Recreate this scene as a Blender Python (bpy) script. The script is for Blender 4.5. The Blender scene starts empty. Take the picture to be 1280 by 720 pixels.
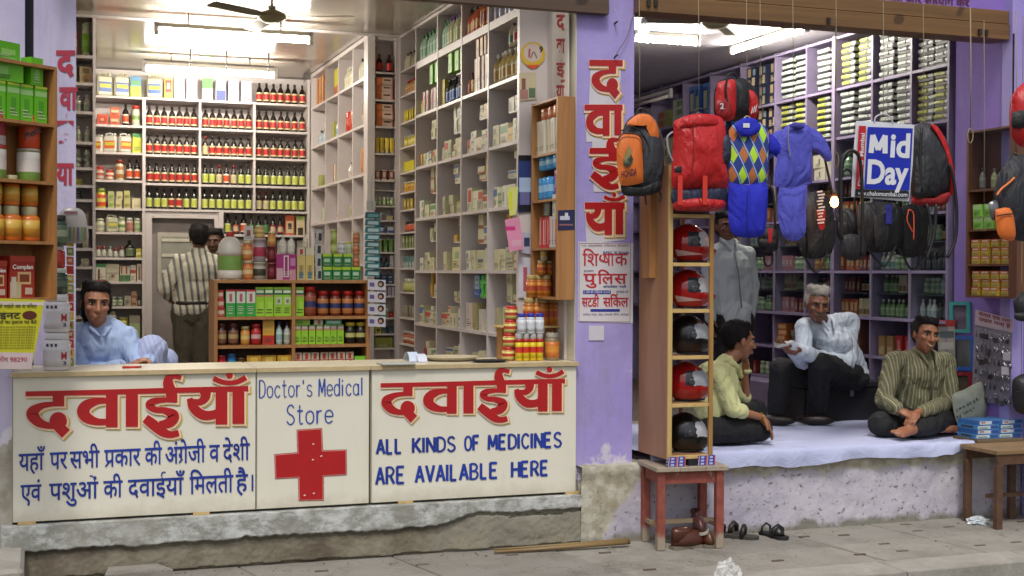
import bpy, bmesh, math, random
from mathutils import Vector, Matrix
R = math.radians
scene = bpy.context.scene
col = scene.collection
# ------------------------------------------------------------ camera
YAW, PITCH, ROLL, FPX, EYE = R(19.7144), R(-.6656), R(.2783), 1660.78, 1.65
fw = Vector((math.sin(YAW)*math.cos(PITCH), math.cos(YAW)*math.cos(PITCH), math.sin(PITCH)))
r0 = Vector((math.cos(YAW), -math.sin(YAW), 0)); u0 = r0.cross(fw)
rt = math.cos(ROLL)*r0 + math.sin(ROLL)*u0
up = -math.sin(ROLL)*r0 + math.cos(ROLL)*u0
cam = bpy.data.cameras.new('camera'); cam.sensor_width = 36; cam.lens = FPX/1280*36; cam.clip_end = 3000; cam.clip_start = .05
camo = bpy.data.objects.new('camera', cam); col.objects.link(camo)
mw = Matrix((rt, up, -fw)).transposed().to_4x4(); mw.translation = (0, 0, EYE)
camo.matrix_world = mw; scene.camera = camo
# ------------------------------------------------------------ daylight (overcast, street in open shade)
w = bpy.data.worlds.new('World'); scene.world = w; w.use_nodes = True
nt = w.node_tree; bg = nt.nodes['Background']
sky = nt.nodes.new('ShaderNodeTexSky'); sky.sky_type = 'NISHITA'; sky.sun_disc = False
sky.sun_elevation = R(58); sky.sun_rotation = R(200); sky.dust_density = 4
hs = nt.nodes.new('ShaderNodeHueSaturation'); hs.inputs['Saturation'].default_value = .3
nt.links.new(sky.outputs[0], hs.inputs['Color']); nt.links.new(hs.outputs[0], bg.inputs[0])
bg.inputs[1].default_value = .115
sl = bpy.data.lights.new('sun', 'SUN'); sl.energy = 1.5; sl.angle = R(11); sl.color = (1, .96, .9)
so = bpy.data.objects.new('sun', sl); col.objects.link(so)
# sun stands behind the camera and up; Nishita rotation 200deg clockwise from +Y
el, az = R(58), R(200)
sd = Vector((math.sin(az)*math.cos(el), math.cos(az)*math.cos(el), math.sin(el)))
so.rotation_euler = sd.to_track_quat('Z', 'Y').to_euler()
scene.view_settings.view_transform = 'Standard'; scene.view_settings.look = 'None'
scene.view_settings.exposure = 0.17; scene.view_settings.gamma = 1
scene.cycles.max_bounces = 6; scene.cycles.diffuse_bounces = 4; scene.cycles.glossy_bounces = 3
scene.cycles.transparent_max_bounces = 10; scene.cycles.use_denoising = True
scene.cycles.sample_clamp_indirect = 4
random.seed(7)

def P(px, py, y=None, x=None, z=None):
    """photo pixel -> the place on a known plane of the street or the shops"""
    d = fw*FPX + rt*(px-640) + up*(360-py)
    k = y/d.y if y is not None else x/d.x if x is not None else (z-EYE)/d.z
    p = d*k; p.z += EYE
    return p
# ------------------------------------------------------------ materials
MC = {}
def srgb(c):
    if isinstance(c, str):
        v = [int(c[i:i+2], 16)/255 for i in (0, 2, 4)]
        return tuple(x/12.92 if x <= .04045 else ((x+.055)/1.055)**2.4 for x in v)
    return c
def M(c, rough=.55, var=.10, metal=0, bump=0, scale=8, emit=0, spec=.5, coat=0, sc3=None):
    key = (c, rough, var, metal, bump, scale, emit, coat, sc3)
    if key in MC: return MC[key]
    m = bpy.data.materials.new('mat'); m.use_nodes = True; n = m.node_tree.nodes; L = m.node_tree.links
    b = n['Principled BSDF']; rgb = srgb(c)
    b.inputs['Roughness'].default_value = rough; b.inputs['Metallic'].default_value = metal
    b.inputs['Specular IOR Level'].default_value = spec; b.inputs['Coat Weight'].default_value = coat
    if emit:
        b.inputs['Emission Color'].default_value = (*rgb, 1); b.inputs['Emission Strength'].default_value = emit
    b.inputs['Base Color'].default_value = (*rgb, 1)
    if var or bump:
        tc = n.new('ShaderNodeTexCoord'); mp = n.new('ShaderNodeMapping'); mp.inputs['Scale'].default_value = sc3 or (1, 1, 1)
        L.new(tc.outputs['Object'], mp.inputs[0])
        nz = n.new('ShaderNodeTexNoise'); nz.inputs['Scale'].default_value = scale; nz.inputs['Detail'].default_value = 5
        L.new(mp.outputs[0], nz.inputs['Vector'])
        if var:
            oi = n.new('ShaderNodeObjectInfo')
            mr = n.new('ShaderNodeMapRange'); mr.inputs['From Min'].default_value = .3; mr.inputs['From Max'].default_value = .7
            mr.inputs['To Min'].default_value = 1-var; mr.inputs['To Max'].default_value = 1+var
            L.new(nz.outputs[0], mr.inputs[0])
            rr = n.new('ShaderNodeMapRange'); rr.inputs['To Min'].default_value = 1-var*.8; rr.inputs['To Max'].default_value = 1+var*.5
            L.new(oi.outputs['Random'], rr.inputs[0])
            mu = n.new('ShaderNodeMath'); mu.operation = 'MULTIPLY'; L.new(mr.outputs[0], mu.inputs[0]); L.new(rr.outputs[0], mu.inputs[1])
            vm = n.new('ShaderNodeVectorMath'); vm.operation = 'SCALE'; vm.inputs[0].default_value = rgb
            L.new(mu.outputs[0], vm.inputs['Scale']); L.new(vm.outputs[0], b.inputs['Base Color'])
        if bump:
            bp = n.new('ShaderNodeBump'); bp.inputs['Strength'].default_value = min(1, bump); bp.inputs['Distance'].default_value = .01
            L.new(nz.outputs[0], bp.inputs['Height']); L.new(bp.outputs[0], b.inputs['Normal'])
    MC[key] = m
    return m
def NM(name, build):
    if name in MC: return MC[name]
    m = bpy.data.materials.new(name); m.use_nodes = True
    build(m.node_tree.nodes, m.node_tree.links, m.node_tree.nodes['Principled BSDF']); MC[name] = m
    return m
def nd(n, t, **k):
    x = n.new(t)
    for a, v in k.items():
        if a in x.inputs: x.inputs[a].default_value = v
        else: setattr(x, a.lower() if a.lower() in dir(x) else a, v)
    return x
def ramp(n, L, src, stops):
    r_ = n.new('ShaderNodeValToRGB'); e = r_.color_ramp.elements
    while len(e) < len(stops): e.new(.5)
    for i, (p, c) in enumerate(stops): e[i].position = p; c = srgb(c); e[i].color = (*c, 1)
    L.new(src, r_.inputs[0]); return r_.outputs[0]
def noise(n, L, scale, detail=6, sc3=(1, 1, 1), rough=.6, dist=0):
    tc = n.new('ShaderNodeTexCoord'); mp = n.new('ShaderNodeMapping'); mp.inputs['Scale'].default_value = sc3
    L.new(tc.outputs['Object'], mp.inputs[0]); z = n.new('ShaderNodeTexNoise')
    z.inputs['Scale'].default_value = scale; z.inputs['Detail'].default_value = detail; z.inputs['Roughness'].default_value = rough; z.inputs['Distortion'].default_value = dist
    L.new(mp.outputs[0], z.inputs['Vector']); return z.outputs[0]
def mix(n, L, f, a, b):
    x = n.new('ShaderNodeMix'); x.data_type = 'RGBA'
    for s, v in ((0, f), (6, a), (7, b)):
        if hasattr(v, 'is_output') or isinstance(v, bpy.types.NodeSocket): L.new(v, x.inputs[s])
        elif s == 0: x.inputs[0].default_value = v
        else: x.inputs[s].default_value = (*srgb(v), 1)
    return x.outputs[2]
def mth(n, L, op, a, b=None, c=None):
    x = n.new('ShaderNodeMath'); x.operation = op
    for i, v in enumerate((a, b, c)):
        if v is None: continue
        if isinstance(v, (int, float)): x.inputs[i].default_value = v
        else: L.new(v, x.inputs[i])
    return x.outputs[0]
def zpos(n, L, axis=2):
    tc = n.new('ShaderNodeTexCoord'); s = n.new('ShaderNodeSeparateXYZ'); L.new(tc.outputs['Object'], s.inputs[0]); return s.outputs[axis]
def bumpit(n, L, b, h, st=.5, d=.01):
    bp = n.new('ShaderNodeBump'); bp.inputs['Strength'].default_value = st; bp.inputs['Distance'].default_value = d
    L.new(h, bp.inputs['Height']); L.new(bp.outputs[0], b.inputs['Normal'])
def step(n, L, v, a, b):
    m = n.new('ShaderNodeMapRange'); m.inputs[1].default_value = a; m.inputs[2].default_value = b; L.new(v, m.inputs[0]); return m.outputs[0]

def b_lilac(low, base='9c8fd0', base2='aa9fd6', pale='c9c4d6'):
    def f(n, L, b):
        c = mix(n, L, step(n, L, noise(n, L, 2.2), .35, .65), base, base2)
        z = zpos(n, L)
        spots = step(n, L, noise(n, L, 9, 8, rough=.7), .64, .67)
        c = mix(n, L, mth(n, L, 'MULTIPLY', spots, .7), c, pale)
        hgt = mth(n, L, 'ADD', z, mth(n, L, 'MULTIPLY', noise(n, L, 5, 8, rough=.65), -.5))
        wear = step(n, L, hgt, low+.02, low)
        plaster = mix(n, L, step(n, L, noise(n, L, 6, 8), .4, .65), '8f887c', 'b3aea2')
        edge = step(n, L, hgt, low+.09, low+.06)
        c = mix(n, L, edge, c, pale)
        c = mix(n, L, wear, c, plaster)
        st_ = mth(n, L, 'MULTIPLY', step(n, L, noise(n, L, 7, 7, (1, 1, .09), .65), .52, .70), .38); c = mix(n, L, st_, c, '8d86a0')
        c = mix(n, L, mth(n, L, 'MULTIPLY', step(n, L, noise(n, L, 3.1, 8, (1, 1, .6), .7), .56, .72), .35), c, '7f7894')
        L.new(c, b.inputs['Base Color']); b.inputs['Roughness'].default_value = .75
        bumpit(n, L, b, mth(n, L, 'ADD', noise(n, L, 30, 8), mth(n, L, 'MULTIPLY', wear, -1.5)), .45, .006)
    return f
LILAC = NM('lilac_wall_paint', b_lilac(.17))
LILACHI = NM('lilac_wall_paint_clean', b_lilac(-2))
DEEP = NM('violet_wall_paint', b_lilac(-2, '8468b8', '8f76c2', '9c88c8'))
PALEW = NM('pale_lilac_wall', b_lilac(.45, 'b0aac8', 'bcb6cf', 'd0ccd6'))
def b_plat(n, L, b):
    c = mix(n, L, step(n, L, noise(n, L, 3), .35, .65), 'a8a3b4', 'bbb6bf')
    fl = step(n, L, noise(n, L, 27, 11, rough=.78), .585, .61)
    c = mix(n, L, fl, c, mix(n, L, noise(n, L, 9), '6d5a55', '7b7a72'))
    red = step(n, L, noise(n, L, 17, 8, rough=.7), .68, .70)
    c = mix(n, L, red, c, '8a4038')
    z = zpos(n, L); zz = mth(n, L, 'ADD', z, mth(n, L, 'MULTIPLY', noise(n, L, 6, 8), .22))
    xx = mth(n, L, 'MULTIPLY', mth(n, L, 'SUBTRACT', zpos(n, L, 0), 3.16), 1.4)
    c = mix(n, L, step(n, L, mth(n, L, 'SUBTRACT', zz, mth(n, L, 'MINIMUM', xx, .465)), .0, .03), c, mix(n, L, step(n, L, noise(n, L, 12, 9), .42, .6), '9b9580', 'bab6a8'))
    c = mix(n, L, step(n, L, zz, .17, .12), c, '7d7a70')
    L.new(c, b.inputs['Base Color']); b.inputs['Roughness'].default_value = .9
    bumpit(n, L, b, mth(n, L, 'SUBTRACT', noise(n, L, 24, 9), fl), .6, .01)
PLAT = NM('flaking_lilac_plaster', b_plat)
def b_conc(c1, c2, c3, sc=4, st=.7):
    def f(n, L, b):
        c = mix(n, L, step(n, L, noise(n, L, sc, 9, rough=.65), .35, .65), c1, c2)
        c = mix(n, L, mth(n, L, 'MULTIPLY', step(n, L, noise(n, L, sc*.45, 6), .5, .66), .7), c, c3)
        L.new(c, b.inputs['Base Color']); b.inputs['Roughness'].default_value = .92
        bumpit(n, L, b, noise(n, L, sc*7, 10, rough=.7), st, .02)
    return f
ROUGHC = NM('rough_brown_concrete', b_conc('7d776b', '989080', '6c5f50'))
GREYC = NM('grey_cement_patch', b_conc('7f8078', '8f9088', '76766c', 6, .35))
WHITEC = NM('whitewashed_cement', b_conc('8f8f88', 'c2c4c2', 'a09f98', 7, .6))
def b_slab(n, L, b):
    tc = n.new('ShaderNodeTexCoord'); g = n.new('ShaderNodeNewGeometry')
    def nz(sc, de, ro, s3=(1, 1, 1)):
        mp = n.new('ShaderNodeMapping'); mp.inputs['Scale'].default_value = s3; L.new(g.outputs['Position'], mp.inputs[0]); z = n.new('ShaderNodeTexNoise'); z.inputs['Scale'].default_value = sc; z.inputs['Detail'].default_value = de; z.inputs['Roughness'].default_value = ro; L.new(mp.outputs[0], z.inputs['Vector']); return z.outputs[0]
    oi = n.new('ShaderNodeObjectInfo'); c = mix(n, L, oi.outputs['Random'], '85817a', '938f86')
    c = mix(n, L, mth(n, L, 'MULTIPLY', step(n, L, nz(3, 9, .7), .45, .65), .55), c, '6f6a61'); c = mix(n, L, mth(n, L, 'MULTIPLY', step(n, L, nz(1.1, 8, .65), .54, .68), .7), c, '5f5a52')
    c = mix(n, L, mth(n, L, 'MULTIPLY', step(n, L, nz(60, 4, .6), .60, .70), .45), c, 'aaa69c'); c = mix(n, L, mth(n, L, 'MULTIPLY', step(n, L, nz(26, 6, .7), .63, .66), .6), c, '4c463f')
    v = n.new('ShaderNodeTexVoronoi'); v.feature = 'DISTANCE_TO_EDGE'; v.inputs['Scale'].default_value = 1.3; mx = n.new('ShaderNodeVectorMath'); mx.operation = 'ADD'; L.new(g.outputs['Position'], mx.inputs[0]); zz = n.new('ShaderNodeTexNoise'); zz.inputs['Scale'].default_value = 5; L.new(zz.outputs['Color'], mx.inputs[1]); L.new(mx.outputs[0], v.inputs['Vector'])
    ck = mth(n, L, 'LESS_THAN', v.outputs['Distance'], .0035); c = mix(n, L, mth(n, L, 'MULTIPLY', ck, .75), c, '35302a')
    L.new(c, b.inputs['Base Color']); b.inputs['Roughness'].default_value = .85; bumpit(n, L, b, mth(n, L, 'SUBTRACT', nz(30, 10, .7), ck), .4, .01)
SLAB = NM('pavement_sandstone', b_slab)
KERBM = NM('kerb_stone', b_conc('928e85', 'a5a198', '7a756b', 5, .5))
ROAD = NM('worn_asphalt', b_conc('55534f', '64615c', '4b4844', 14, .8))
def b_wood(a, bb, cc, sc=(1, 1, .07), rough=.5):
    def f(n, L, b):
        g = noise(n, L, 22, 6, sc, .55, .6)
        c = mix(n, L, step(n, L, g, .35, .65), a, bb)
        k = step(n, L, noise(n, L, 3.2, 2), .70, .74)
        c = mix(n, L, mth(n, L, 'MULTIPLY', k, .8), c, cc)
        L.new(c, b.inputs['Base Color']); b.inputs['Roughness'].default_value = rough
        bumpit(n, L, b, g, .2, .003)
    return f
WOODV = NM('warm_brown_plank', b_wood('96673a', 'aa7a48', '5d3a20'))
WOODD = NM('dark_teak', b_wood('5a3826', '6d4630', '3a2418'))
WOODR = NM('rack_plywood', b_wood('8e6647', 'a37a57', '6b4830', (1, .3, .06)))
PINE = NM('pale_pine_batten', b_wood('b99a5e', 'c9ab70', '8a6a3c'))
WOODB = NM('beam_wood', b_wood('674a2a', '7b5a34', '402c18', (.05, 1, 1.4)))
WOODK = NM('dark_beam_wood', b_wood('4c3a2e', '5c483a', '2c2019', (.05, 1, 1.4)))
LAM = M('c9c0bd', .38, .08, scale=3)
LAMR = M('8d82a0', .4, .12)
def b_sign(n, L, b):
    c = mix(n, L, step(n, L, noise(n, L, 2.4, 8, rough=.7), .35, .65), 'd8d4c4', 'ddd9ca')
    c = mix(n, L, mth(n, L, 'MULTIPLY', step(n, L, noise(n, L, 5, 8, (1, 1, .15), .7), .56, .75), .35), c, 'bdb59d')
    zz = mth(n, L, 'ADD', zpos(n, L), mth(n, L, 'MULTIPLY', noise(n, L, 8, 8, rough=.7), .16))
    c = mix(n, L, mth(n, L, 'MULTIPLY', step(n, L, zz, .17, .07), .55), c, 'a59a82')
    c = mix(n, L, step(n, L, noise(n, L, 42, 5, rough=.6), .74, .755), c, '8a6a4c')
    L.new(c, b.inputs['Base Color']); b.inputs['Roughness'].default_value = .38; bumpit(n, L, b, noise(n, L, 16, 6), .05, .003)
CREAMB = NM('cream_sign_enamel', b_sign)
def b_stool(n, L, b):
    c = mix(n, L, step(n, L, noise(n, L, 20, 6), .4, .6), '7c3d33', '8d4a3d')
    c = mix(n, L, step(n, L, noise(n, L, 13, 9, (1, 1, .4), .7), .60, .63), c, 'b5a690')
    z = zpos(n, L); c = mix(n, L, step(n, L, mth(n, L, 'ADD', z, mth(n, L, 'MULTIPLY', noise(n, L, 8), .1)), .16, .12), c, '948675')
    L.new(c, b.inputs['Base Color']); b.inputs['Roughness'].default_value = .65
    bumpit(n, L, b, noise(n, L, 30, 8), .3, .004)
STOOLM = NM('chipped_red_paint', b_stool)
def b_ceil(n, L, b):
    g = noise(n, L, 3, 3, (1, 1, 1))
    L.new(mix(n, L, g, 'a3998c', 'b5aca0'), b.inputs['Base Color']); b.inputs['Roughness'].default_value = .16
    b.inputs['Specular IOR Level'].default_value = .9
CEIL = NM('glossy_ceiling_laminate', b_ceil)
def b_glass(n, L, b):
    o = n['Material Output']; tr = n.new('ShaderNodeBsdfTransparent'); tr.inputs[0].default_value = (.9, .93, .92, 1)
    gl = n.new('ShaderNodeBsdfGlossy'); gl.inputs['Roughness'].default_value = .03
    lw = n.new('ShaderNodeLayerWeight'); lw.inputs[0].default_value = .5
    fr = n.new('ShaderNodeMath'); fr.operation = 'MULTIPLY_ADD'; L.new(mth(n, L, 'POWER', lw.outputs['Facing'], 4), fr.inputs[0]); fr.inputs[1].default_value = .25; fr.inputs[2].default_value = .03
    mx = n.new('ShaderNodeMixShader'); L.new(fr.outputs[0], mx.inputs[0]); L.new(tr.outputs[0], mx.inputs[1]); L.new(gl.outputs[0], mx.inputs[2])
    L.new(mx.outputs[0], o.inputs['Surface'])
GLASS = NM('cabinet_glass', b_glass)
def b_film(n, L, b):
    o = n['Material Output']; tr = n.new('ShaderNodeBsdfTransparent')
    df = n.new('ShaderNodeBsdfPrincipled'); df.inputs['Base Color'].default_value = (.8, .8, .8, 1); df.inputs['Roughness'].default_value = .15
    mx = n.new('ShaderNodeMixShader'); mx.inputs[0].default_value = .45
    z = noise(n, L, 18, 6); L.new(step(n, L, z, .3, .75), mx.inputs[0])
    bumpit(n, L, df, z, .8, .02)
    L.new(tr.outputs[0], mx.inputs[1]); L.new(df.outputs[0], mx.inputs[2]); L.new(mx.outputs[0], o.inputs['Surface'])
FILM = NM('clear_plastic_film', b_film)
def b_stripe(cs, k, base_noise=True, rough=.8, per=None):
    """cloth with stripes running down it"""
    def f(n, L, b):
        at = n.new('ShaderNodeAttribute'); at.attribute_name = 'across'
        x = mth(n, L, 'FRACT', mth(n, L, 'MULTIPLY', at.outputs['Fac'], k))
        c = cs[0]
        for (a0, a1, cc) in cs[1:]:
            m_ = mth(n, L, 'MULTIPLY', mth(n, L, 'GREATER_THAN', x, a0), mth(n, L, 'LESS_THAN', x, a1))
            c = mix(n, L, m_, c, cc)
        L.new(c, b.inputs['Base Color']); b.inputs['Roughness'].default_value = rough
        bumpit(n, L, b, noise(n, L, 7, 3, (1, 1, .5), .5, 1.2), .8, .05)
    return f
def cloth(c, k=1.0, rough=.85):
    return NM('cloth'+c, lambda n, L, b: (L.new(mix(n, L, noise(n, L, 6, 4), c, tuple(x*.86 for x in srgb(c))), b.inputs['Base Color']), setattr(b.inputs['Roughness'], 'default_value', rough), bumpit(n, L, b, noise(n, L, 7, 3, (1, 1, .5), .5, 1.5), .7*k, .05)))
# ------------------------------------------------------------ mesh builder
class MB:
    def __init__(s): s.v = []; s.f = []; s.m = []; s.sm = []
    def add(s, vs, fs, m, smooth=False):
        k = len(s.v); s.v += [tuple(p) for p in vs]
        for f in fs: s.f.append([k+i for i in f]); s.m.append(m); s.sm.append(smooth)
        return s
    def box(s, lo, hi, m, tf=None, bev=0):
        x0, y0, z0 = lo; x1, y1, z1 = hi
        if bev:
            a = bev
            ring = lambda z, i: [(x0+i, y0, z), (x1-i, y0, z), (x1, y0+i, z), (x1, y1-i, z), (x1-i, y1, z), (x0+i, y1, z), (x0, y1-i, z), (x0, y0+i, z)] if i else None
            def rg(z, ins):
                X0, X1, Y0, Y1 = x0+ins, x1-ins, y0+ins, y1-ins
                return [(X0+a, Y0, z), (X1-a, Y0, z), (X1, Y0+a, z), (X1, Y1-a, z), (X1-a, Y1, z), (X0+a, Y1, z), (X0, Y1-a, z), (X0, Y0+a, z)]
            vs = rg(z0, a*.9)+rg(z0+a, 0)+rg(z1-a, 0)+rg(z1, a*.9)
            fs = [list(range(7, -1, -1)), list(range(24, 32))]
            for k in range(3):
                for i in range(8): j = (i+1) % 8; fs.append([k*8+i, k*8+j, k*8+8+j, k*8+8+i])
        else:
            vs = [(x0, y0, z0), (x1, y0, z0), (x1, y1, z0), (x0, y1, z0), (x0, y0, z1), (x1, y0, z1), (x1, y1, z1), (x0, y1, z1)]
            fs = [[3, 2, 1, 0], [4, 5, 6, 7], [0, 1, 5, 4], [1, 2, 6, 5], [2, 3, 7, 6], [3, 0, 4, 7]]
        if tf: vs = [tf @ Vector(p) for p in vs]
        return s.add(vs, fs, m)
    def quad(s, pts, m): return s.add(pts, [list(range(len(pts)))], m)
    def lathe(s, prof, mats, n=12, c=(0, 0, 0), sx=1, sy=1, smooth=True, tf=None):
        vs = []; fs = []
        for r_, z in prof:
            for i in range(n):
                a = 2*math.pi*(i+.5)/n; vs.append((c[0]+r_*sx*math.cos(a), c[1]+r_*sy*math.sin(a), c[2]+z))
        if tf: vs = [tf @ Vector(p) for p in vs]
        k = len(s.v); s.v += [tuple(p) for p in vs]
        for j in range(len(prof)-1):
            m = mats[j] if isinstance(mats, (list, tuple)) else mats
            for i in range(n):
                q = (i+1) % n
                s.f.append([k+j*n+i, k+j*n+q, k+(j+1)*n+q, k+(j+1)*n+i]); s.m.append(m); s.sm.append(smooth)
        ml = mats if not isinstance(mats, (list, tuple)) else mats[0]
        s.f.append([k+i for i in range(n-1, -1, -1)]); s.m.append(ml); s.sm.append(False)
        ml = mats if not isinstance(mats, (list, tuple)) else mats[-1]
        s.f.append([k+(len(prof)-1)*n+i for i in range(n)]); s.m.append(ml); s.sm.append(False)
        return s
    def tube(s, pts, r_, m, n=8):
        pts = [Vector(p) for p in pts]; vs = []; N = len(pts)
        pu = None
        for i, p in enumerate(pts):
            t = (pts[min(i+1, N-1)]-pts[max(i-1, 0)]).normalized()
            u = t.orthogonal().normalized() if pu is None else (pu - t*pu.dot(t)).normalized()
            pu = u; v_ = t.cross(u); rr = r_[i] if isinstance(r_, (list, tuple)) else r_
            for j in range(n):
                a = 2*math.pi*j/n; vs.append(p+(u*math.cos(a)+v_*math.sin(a))*rr)
        fs = [[j for j in range(n-1, -1, -1)], [(N-1)*n+j for j in range(n)]]
        for i in range(N-1):
            for j in range(n): q = (j+1) % n; fs.append([i*n+j, i*n+q, (i+1)*n+q, (i+1)*n+j])
        return s.add(vs, fs, m, True)
    def prism(s, out, d, m, side=None):
        """closed outline of points pushed along the vector d"""
        out = [Vector(p) for p in out]; d = Vector(d); n = len(out)
        s.add([*out], [list(range(n))], m); s.add([p+d for p in out], [list(range(n-1, -1, -1))], side or m)
        vs = out+[p+d for p in out]
        return s.add(vs, [[(i+1) % n, i, n+i, n+(i+1) % n] for i in range(n)], side or m)
    def mesh(s, name):
        me = bpy.data.meshes.new(name); me.from_pydata(s.v, [], s.f); mats = []
        for m in s.m:
            if m not in mats: mats.append(m)
        for m in mats: me.materials.append(m)
        me.polygons.foreach_set('material_index', [mats.index(m) for m in s.m])
        me.polygons.foreach_set('use_smooth', s.sm); me.update(); return me
    def build(s, name, parent=None, loc=None, rz=0, **k):
        return link(name, s.mesh(name), parent, loc, rz, **k)
def link(name, me, parent=None, loc=None, rz=0, label=None, cat=None, group=None, kind=None, rot=None):
    o = bpy.data.objects.new(name, me); col.objects.link(o)
    if parent: o.parent = parent
    if loc is not None: o.location = loc
    if rot is not None: o.rotation_euler = rot
    elif rz: o.rotation_euler = (0, 0, rz)
    tag(o, label, cat, group, kind); return o
def tag(o, label=None, cat=None, group=None, kind=None):
    if label: o['label'] = label
    if cat: o['category'] = cat
    if group: o['group'] = group
    if kind: o['kind'] = kind
def thing(name, label, cat, loc=(0, 0, 0), rz=0, group=None): return link(name, None, None, loc, rz, label, cat, group)
def struct(name, mb, parent=None): return mb.build(name, parent, kind=None if parent else 'structure')
def boxo(name, lo, hi, m, parent=None, bev=0, **k):
    """a box object with its origin in its own base centre"""
    c = Vector(((lo[0]+hi[0])/2, (lo[1]+hi[1])/2, lo[2])); d = [(hi[i]-lo[i]) for i in range(3)]
    mb = MB().box((-d[0]/2, -d[1]/2, 0), (d[0]/2, d[1]/2, d[2]), m, bev=bev)
    o = mb.build(name, parent, c-(parent_loc(parent) if parent else Vector((0, 0, 0))), **k); return o
def parent_loc(p): return Vector(p.location)
def crom(pts, k=6):
    """smooth a list of tuples (any length) with a Catmull-Rom spline"""
    if len(pts) < 3: return [tuple(p) for p in pts]
    out = []
    q = [pts[0]]+list(pts)+[pts[-1]]
    for i in range(1, len(q)-2):
        for j in range(k):
            t = j/k; out.append(tuple(.5*((2*b)+(-a+c)*t+(2*a-5*b+4*c-d)*t*t+(-a+3*b-3*c+d)*t**3) for a, b, c, d in zip(q[i-1], q[i], q[i+1], q[i+2])))
    out.append(tuple(pts[-1])); return out
# ------------------------------------------------------------ painted lettering
def ribbon(mb, pts, m, f, lay, e=0, k=7, dx=0, dy=0):
    """pts: (x, y, width) on the sheet; f(x, y) -> world point; lay: how far the paint stands off"""
    if len(pts) == 2:
        (x0, y0, w0), (x1, y1, w1) = pts; L_ = math.hypot(x1-x0, y1-y0); ux, uy = (x1-x0)/L_*e, (y1-y0)/L_*e
        s = [(x0-ux, y0-uy, w0), (x1+ux, y1+uy, w1)]
    else: s = crom(pts, k)
    vs = []
    for i, (x, y, w_) in enumerate(s):
        a = s[max(i-1, 0)]; b = s[min(i+1, len(s)-1)]; tx, ty = b[0]-a[0], b[1]-a[1]; L_ = math.hypot(tx, ty) or 1
        nx, ny = -ty/L_, tx/L_; h = w_/2+e
        if len(pts) > 2 and i == 0: x -= tx/L_*e; y -= ty/L_*e
        if len(pts) > 2 and i == len(s)-1: x += tx/L_*e; y += ty/L_*e
        for sg in (1, -1): vs.append(Vector(f(x+nx*h*sg+dx, y+ny*h*sg+dy))+Vector((0, -lay, 0)))
    mb.add(vs, [[2*i, 2*i+1, 2*i+3, 2*i+2] for i in range(len(s)-1)], m)
def disc(mb, x, y, r_, m, f, lay, n=18):
    mb.add([Vector(f(x+r_*math.cos(i*2*math.pi/n), y+r_*math.sin(i*2*math.pi/n)))+Vector((0, -lay, 0)) for i in range(n)], [list(range(n))], m)
O2 = 1028.6
DA = [[(364, 255, 98), (364, 360, 98)], [(410, 342, 38), (300, 343, 44), (205, 364, 62), (140, 420, 104), (185, 490, 86), (262, 524, 58), (350, 528, 54)], ('c', 362, 485, 75), [(345, 515, 90), (428, 596, 96)]]
VA = [[(820, 255, 100), (820, 540, 100)], [(775, 312, 46), (690, 316, 62), (605, 352, 92), (576, 405, 108), (608, 458, 92), (690, 492, 62), (780, 494, 52)]]
AA = [[(992, 255, 104), (992, 536, 104)]]
II = [[(304+O2, 225, 96), (304+O2, 326, 96)], [(345+O2, 312, 38), (250+O2, 305, 44), (150+O2, 318, 58), (115+O2, 350, 70), (160+O2, 388, 52), (250+O2, 398, 58), (318+O2, 440, 98), (285+O2, 500, 86), (200+O2, 520, 62)],
      [(78+O2, 464, 76), (150+O2, 520, 88), (230+O2, 582, 76), (300+O2, 602, 58), (365+O2, 588, 52)], [(303+O2, 250, 96), (276+O2, 175, 92), (282+O2, 122, 72), (325+O2, 102, 42), (385+O2, 116, 40)]]
YA = [[(730+O2, 235, 100), (730+O2, 516, 100)], [(592+O2, 235, 98), (590+O2, 285, 76), (548+O2, 322, 58), (470+O2, 322, 46)], [(458+O2, 292, 48), (486+O2, 366, 76), (556+O2, 428, 84), (630+O2, 438, 76), (700+O2, 420, 74)]]
AB = [[(875+O2, 235, 102), (875+O2, 511, 102)]]
CB = [[(662+O2, 120, 46), (730+O2, 150, 42), (800+O2, 160, 40), (870+O2, 149, 42), (940+O2, 113, 46)], ('c', 798+O2, 95, 29)]
HEAD = [[(82, 255, 42), (720, 241, 44), (1300, 226, 46), (O2+960, 210, 48)]]
def paint(mb, pieces, f, mred, lay0=.0012, e=0, dx=0, dy=0):
    lay = lay0
    for p in pieces:
        if p[0] == 'c': disc(mb, p[1]+dx, p[2]+dy, p[3]+e, mred, f, lay)
        else: ribbon(mb, p, mred, f, lay, e, dx=dx, dy=dy)
        lay += .00022
def lettering(pieces, f, base=0, scale=1):
    """three coats: ochre drop shade, peach outline, red letter"""
    mb = MB()
    paint(mb, pieces, f, M('c9b04a', .5, .05), base+.0010, 10*scale, 20*scale, 17*scale)
    paint(mb, pieces, f, M('f0c9ae', .5, .03), base+.0046, 10*scale, 7*scale, 8*scale)
    paint(mb, pieces, f, M('a8161a', .42, .06), base+.0082)
    return mb
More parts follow.
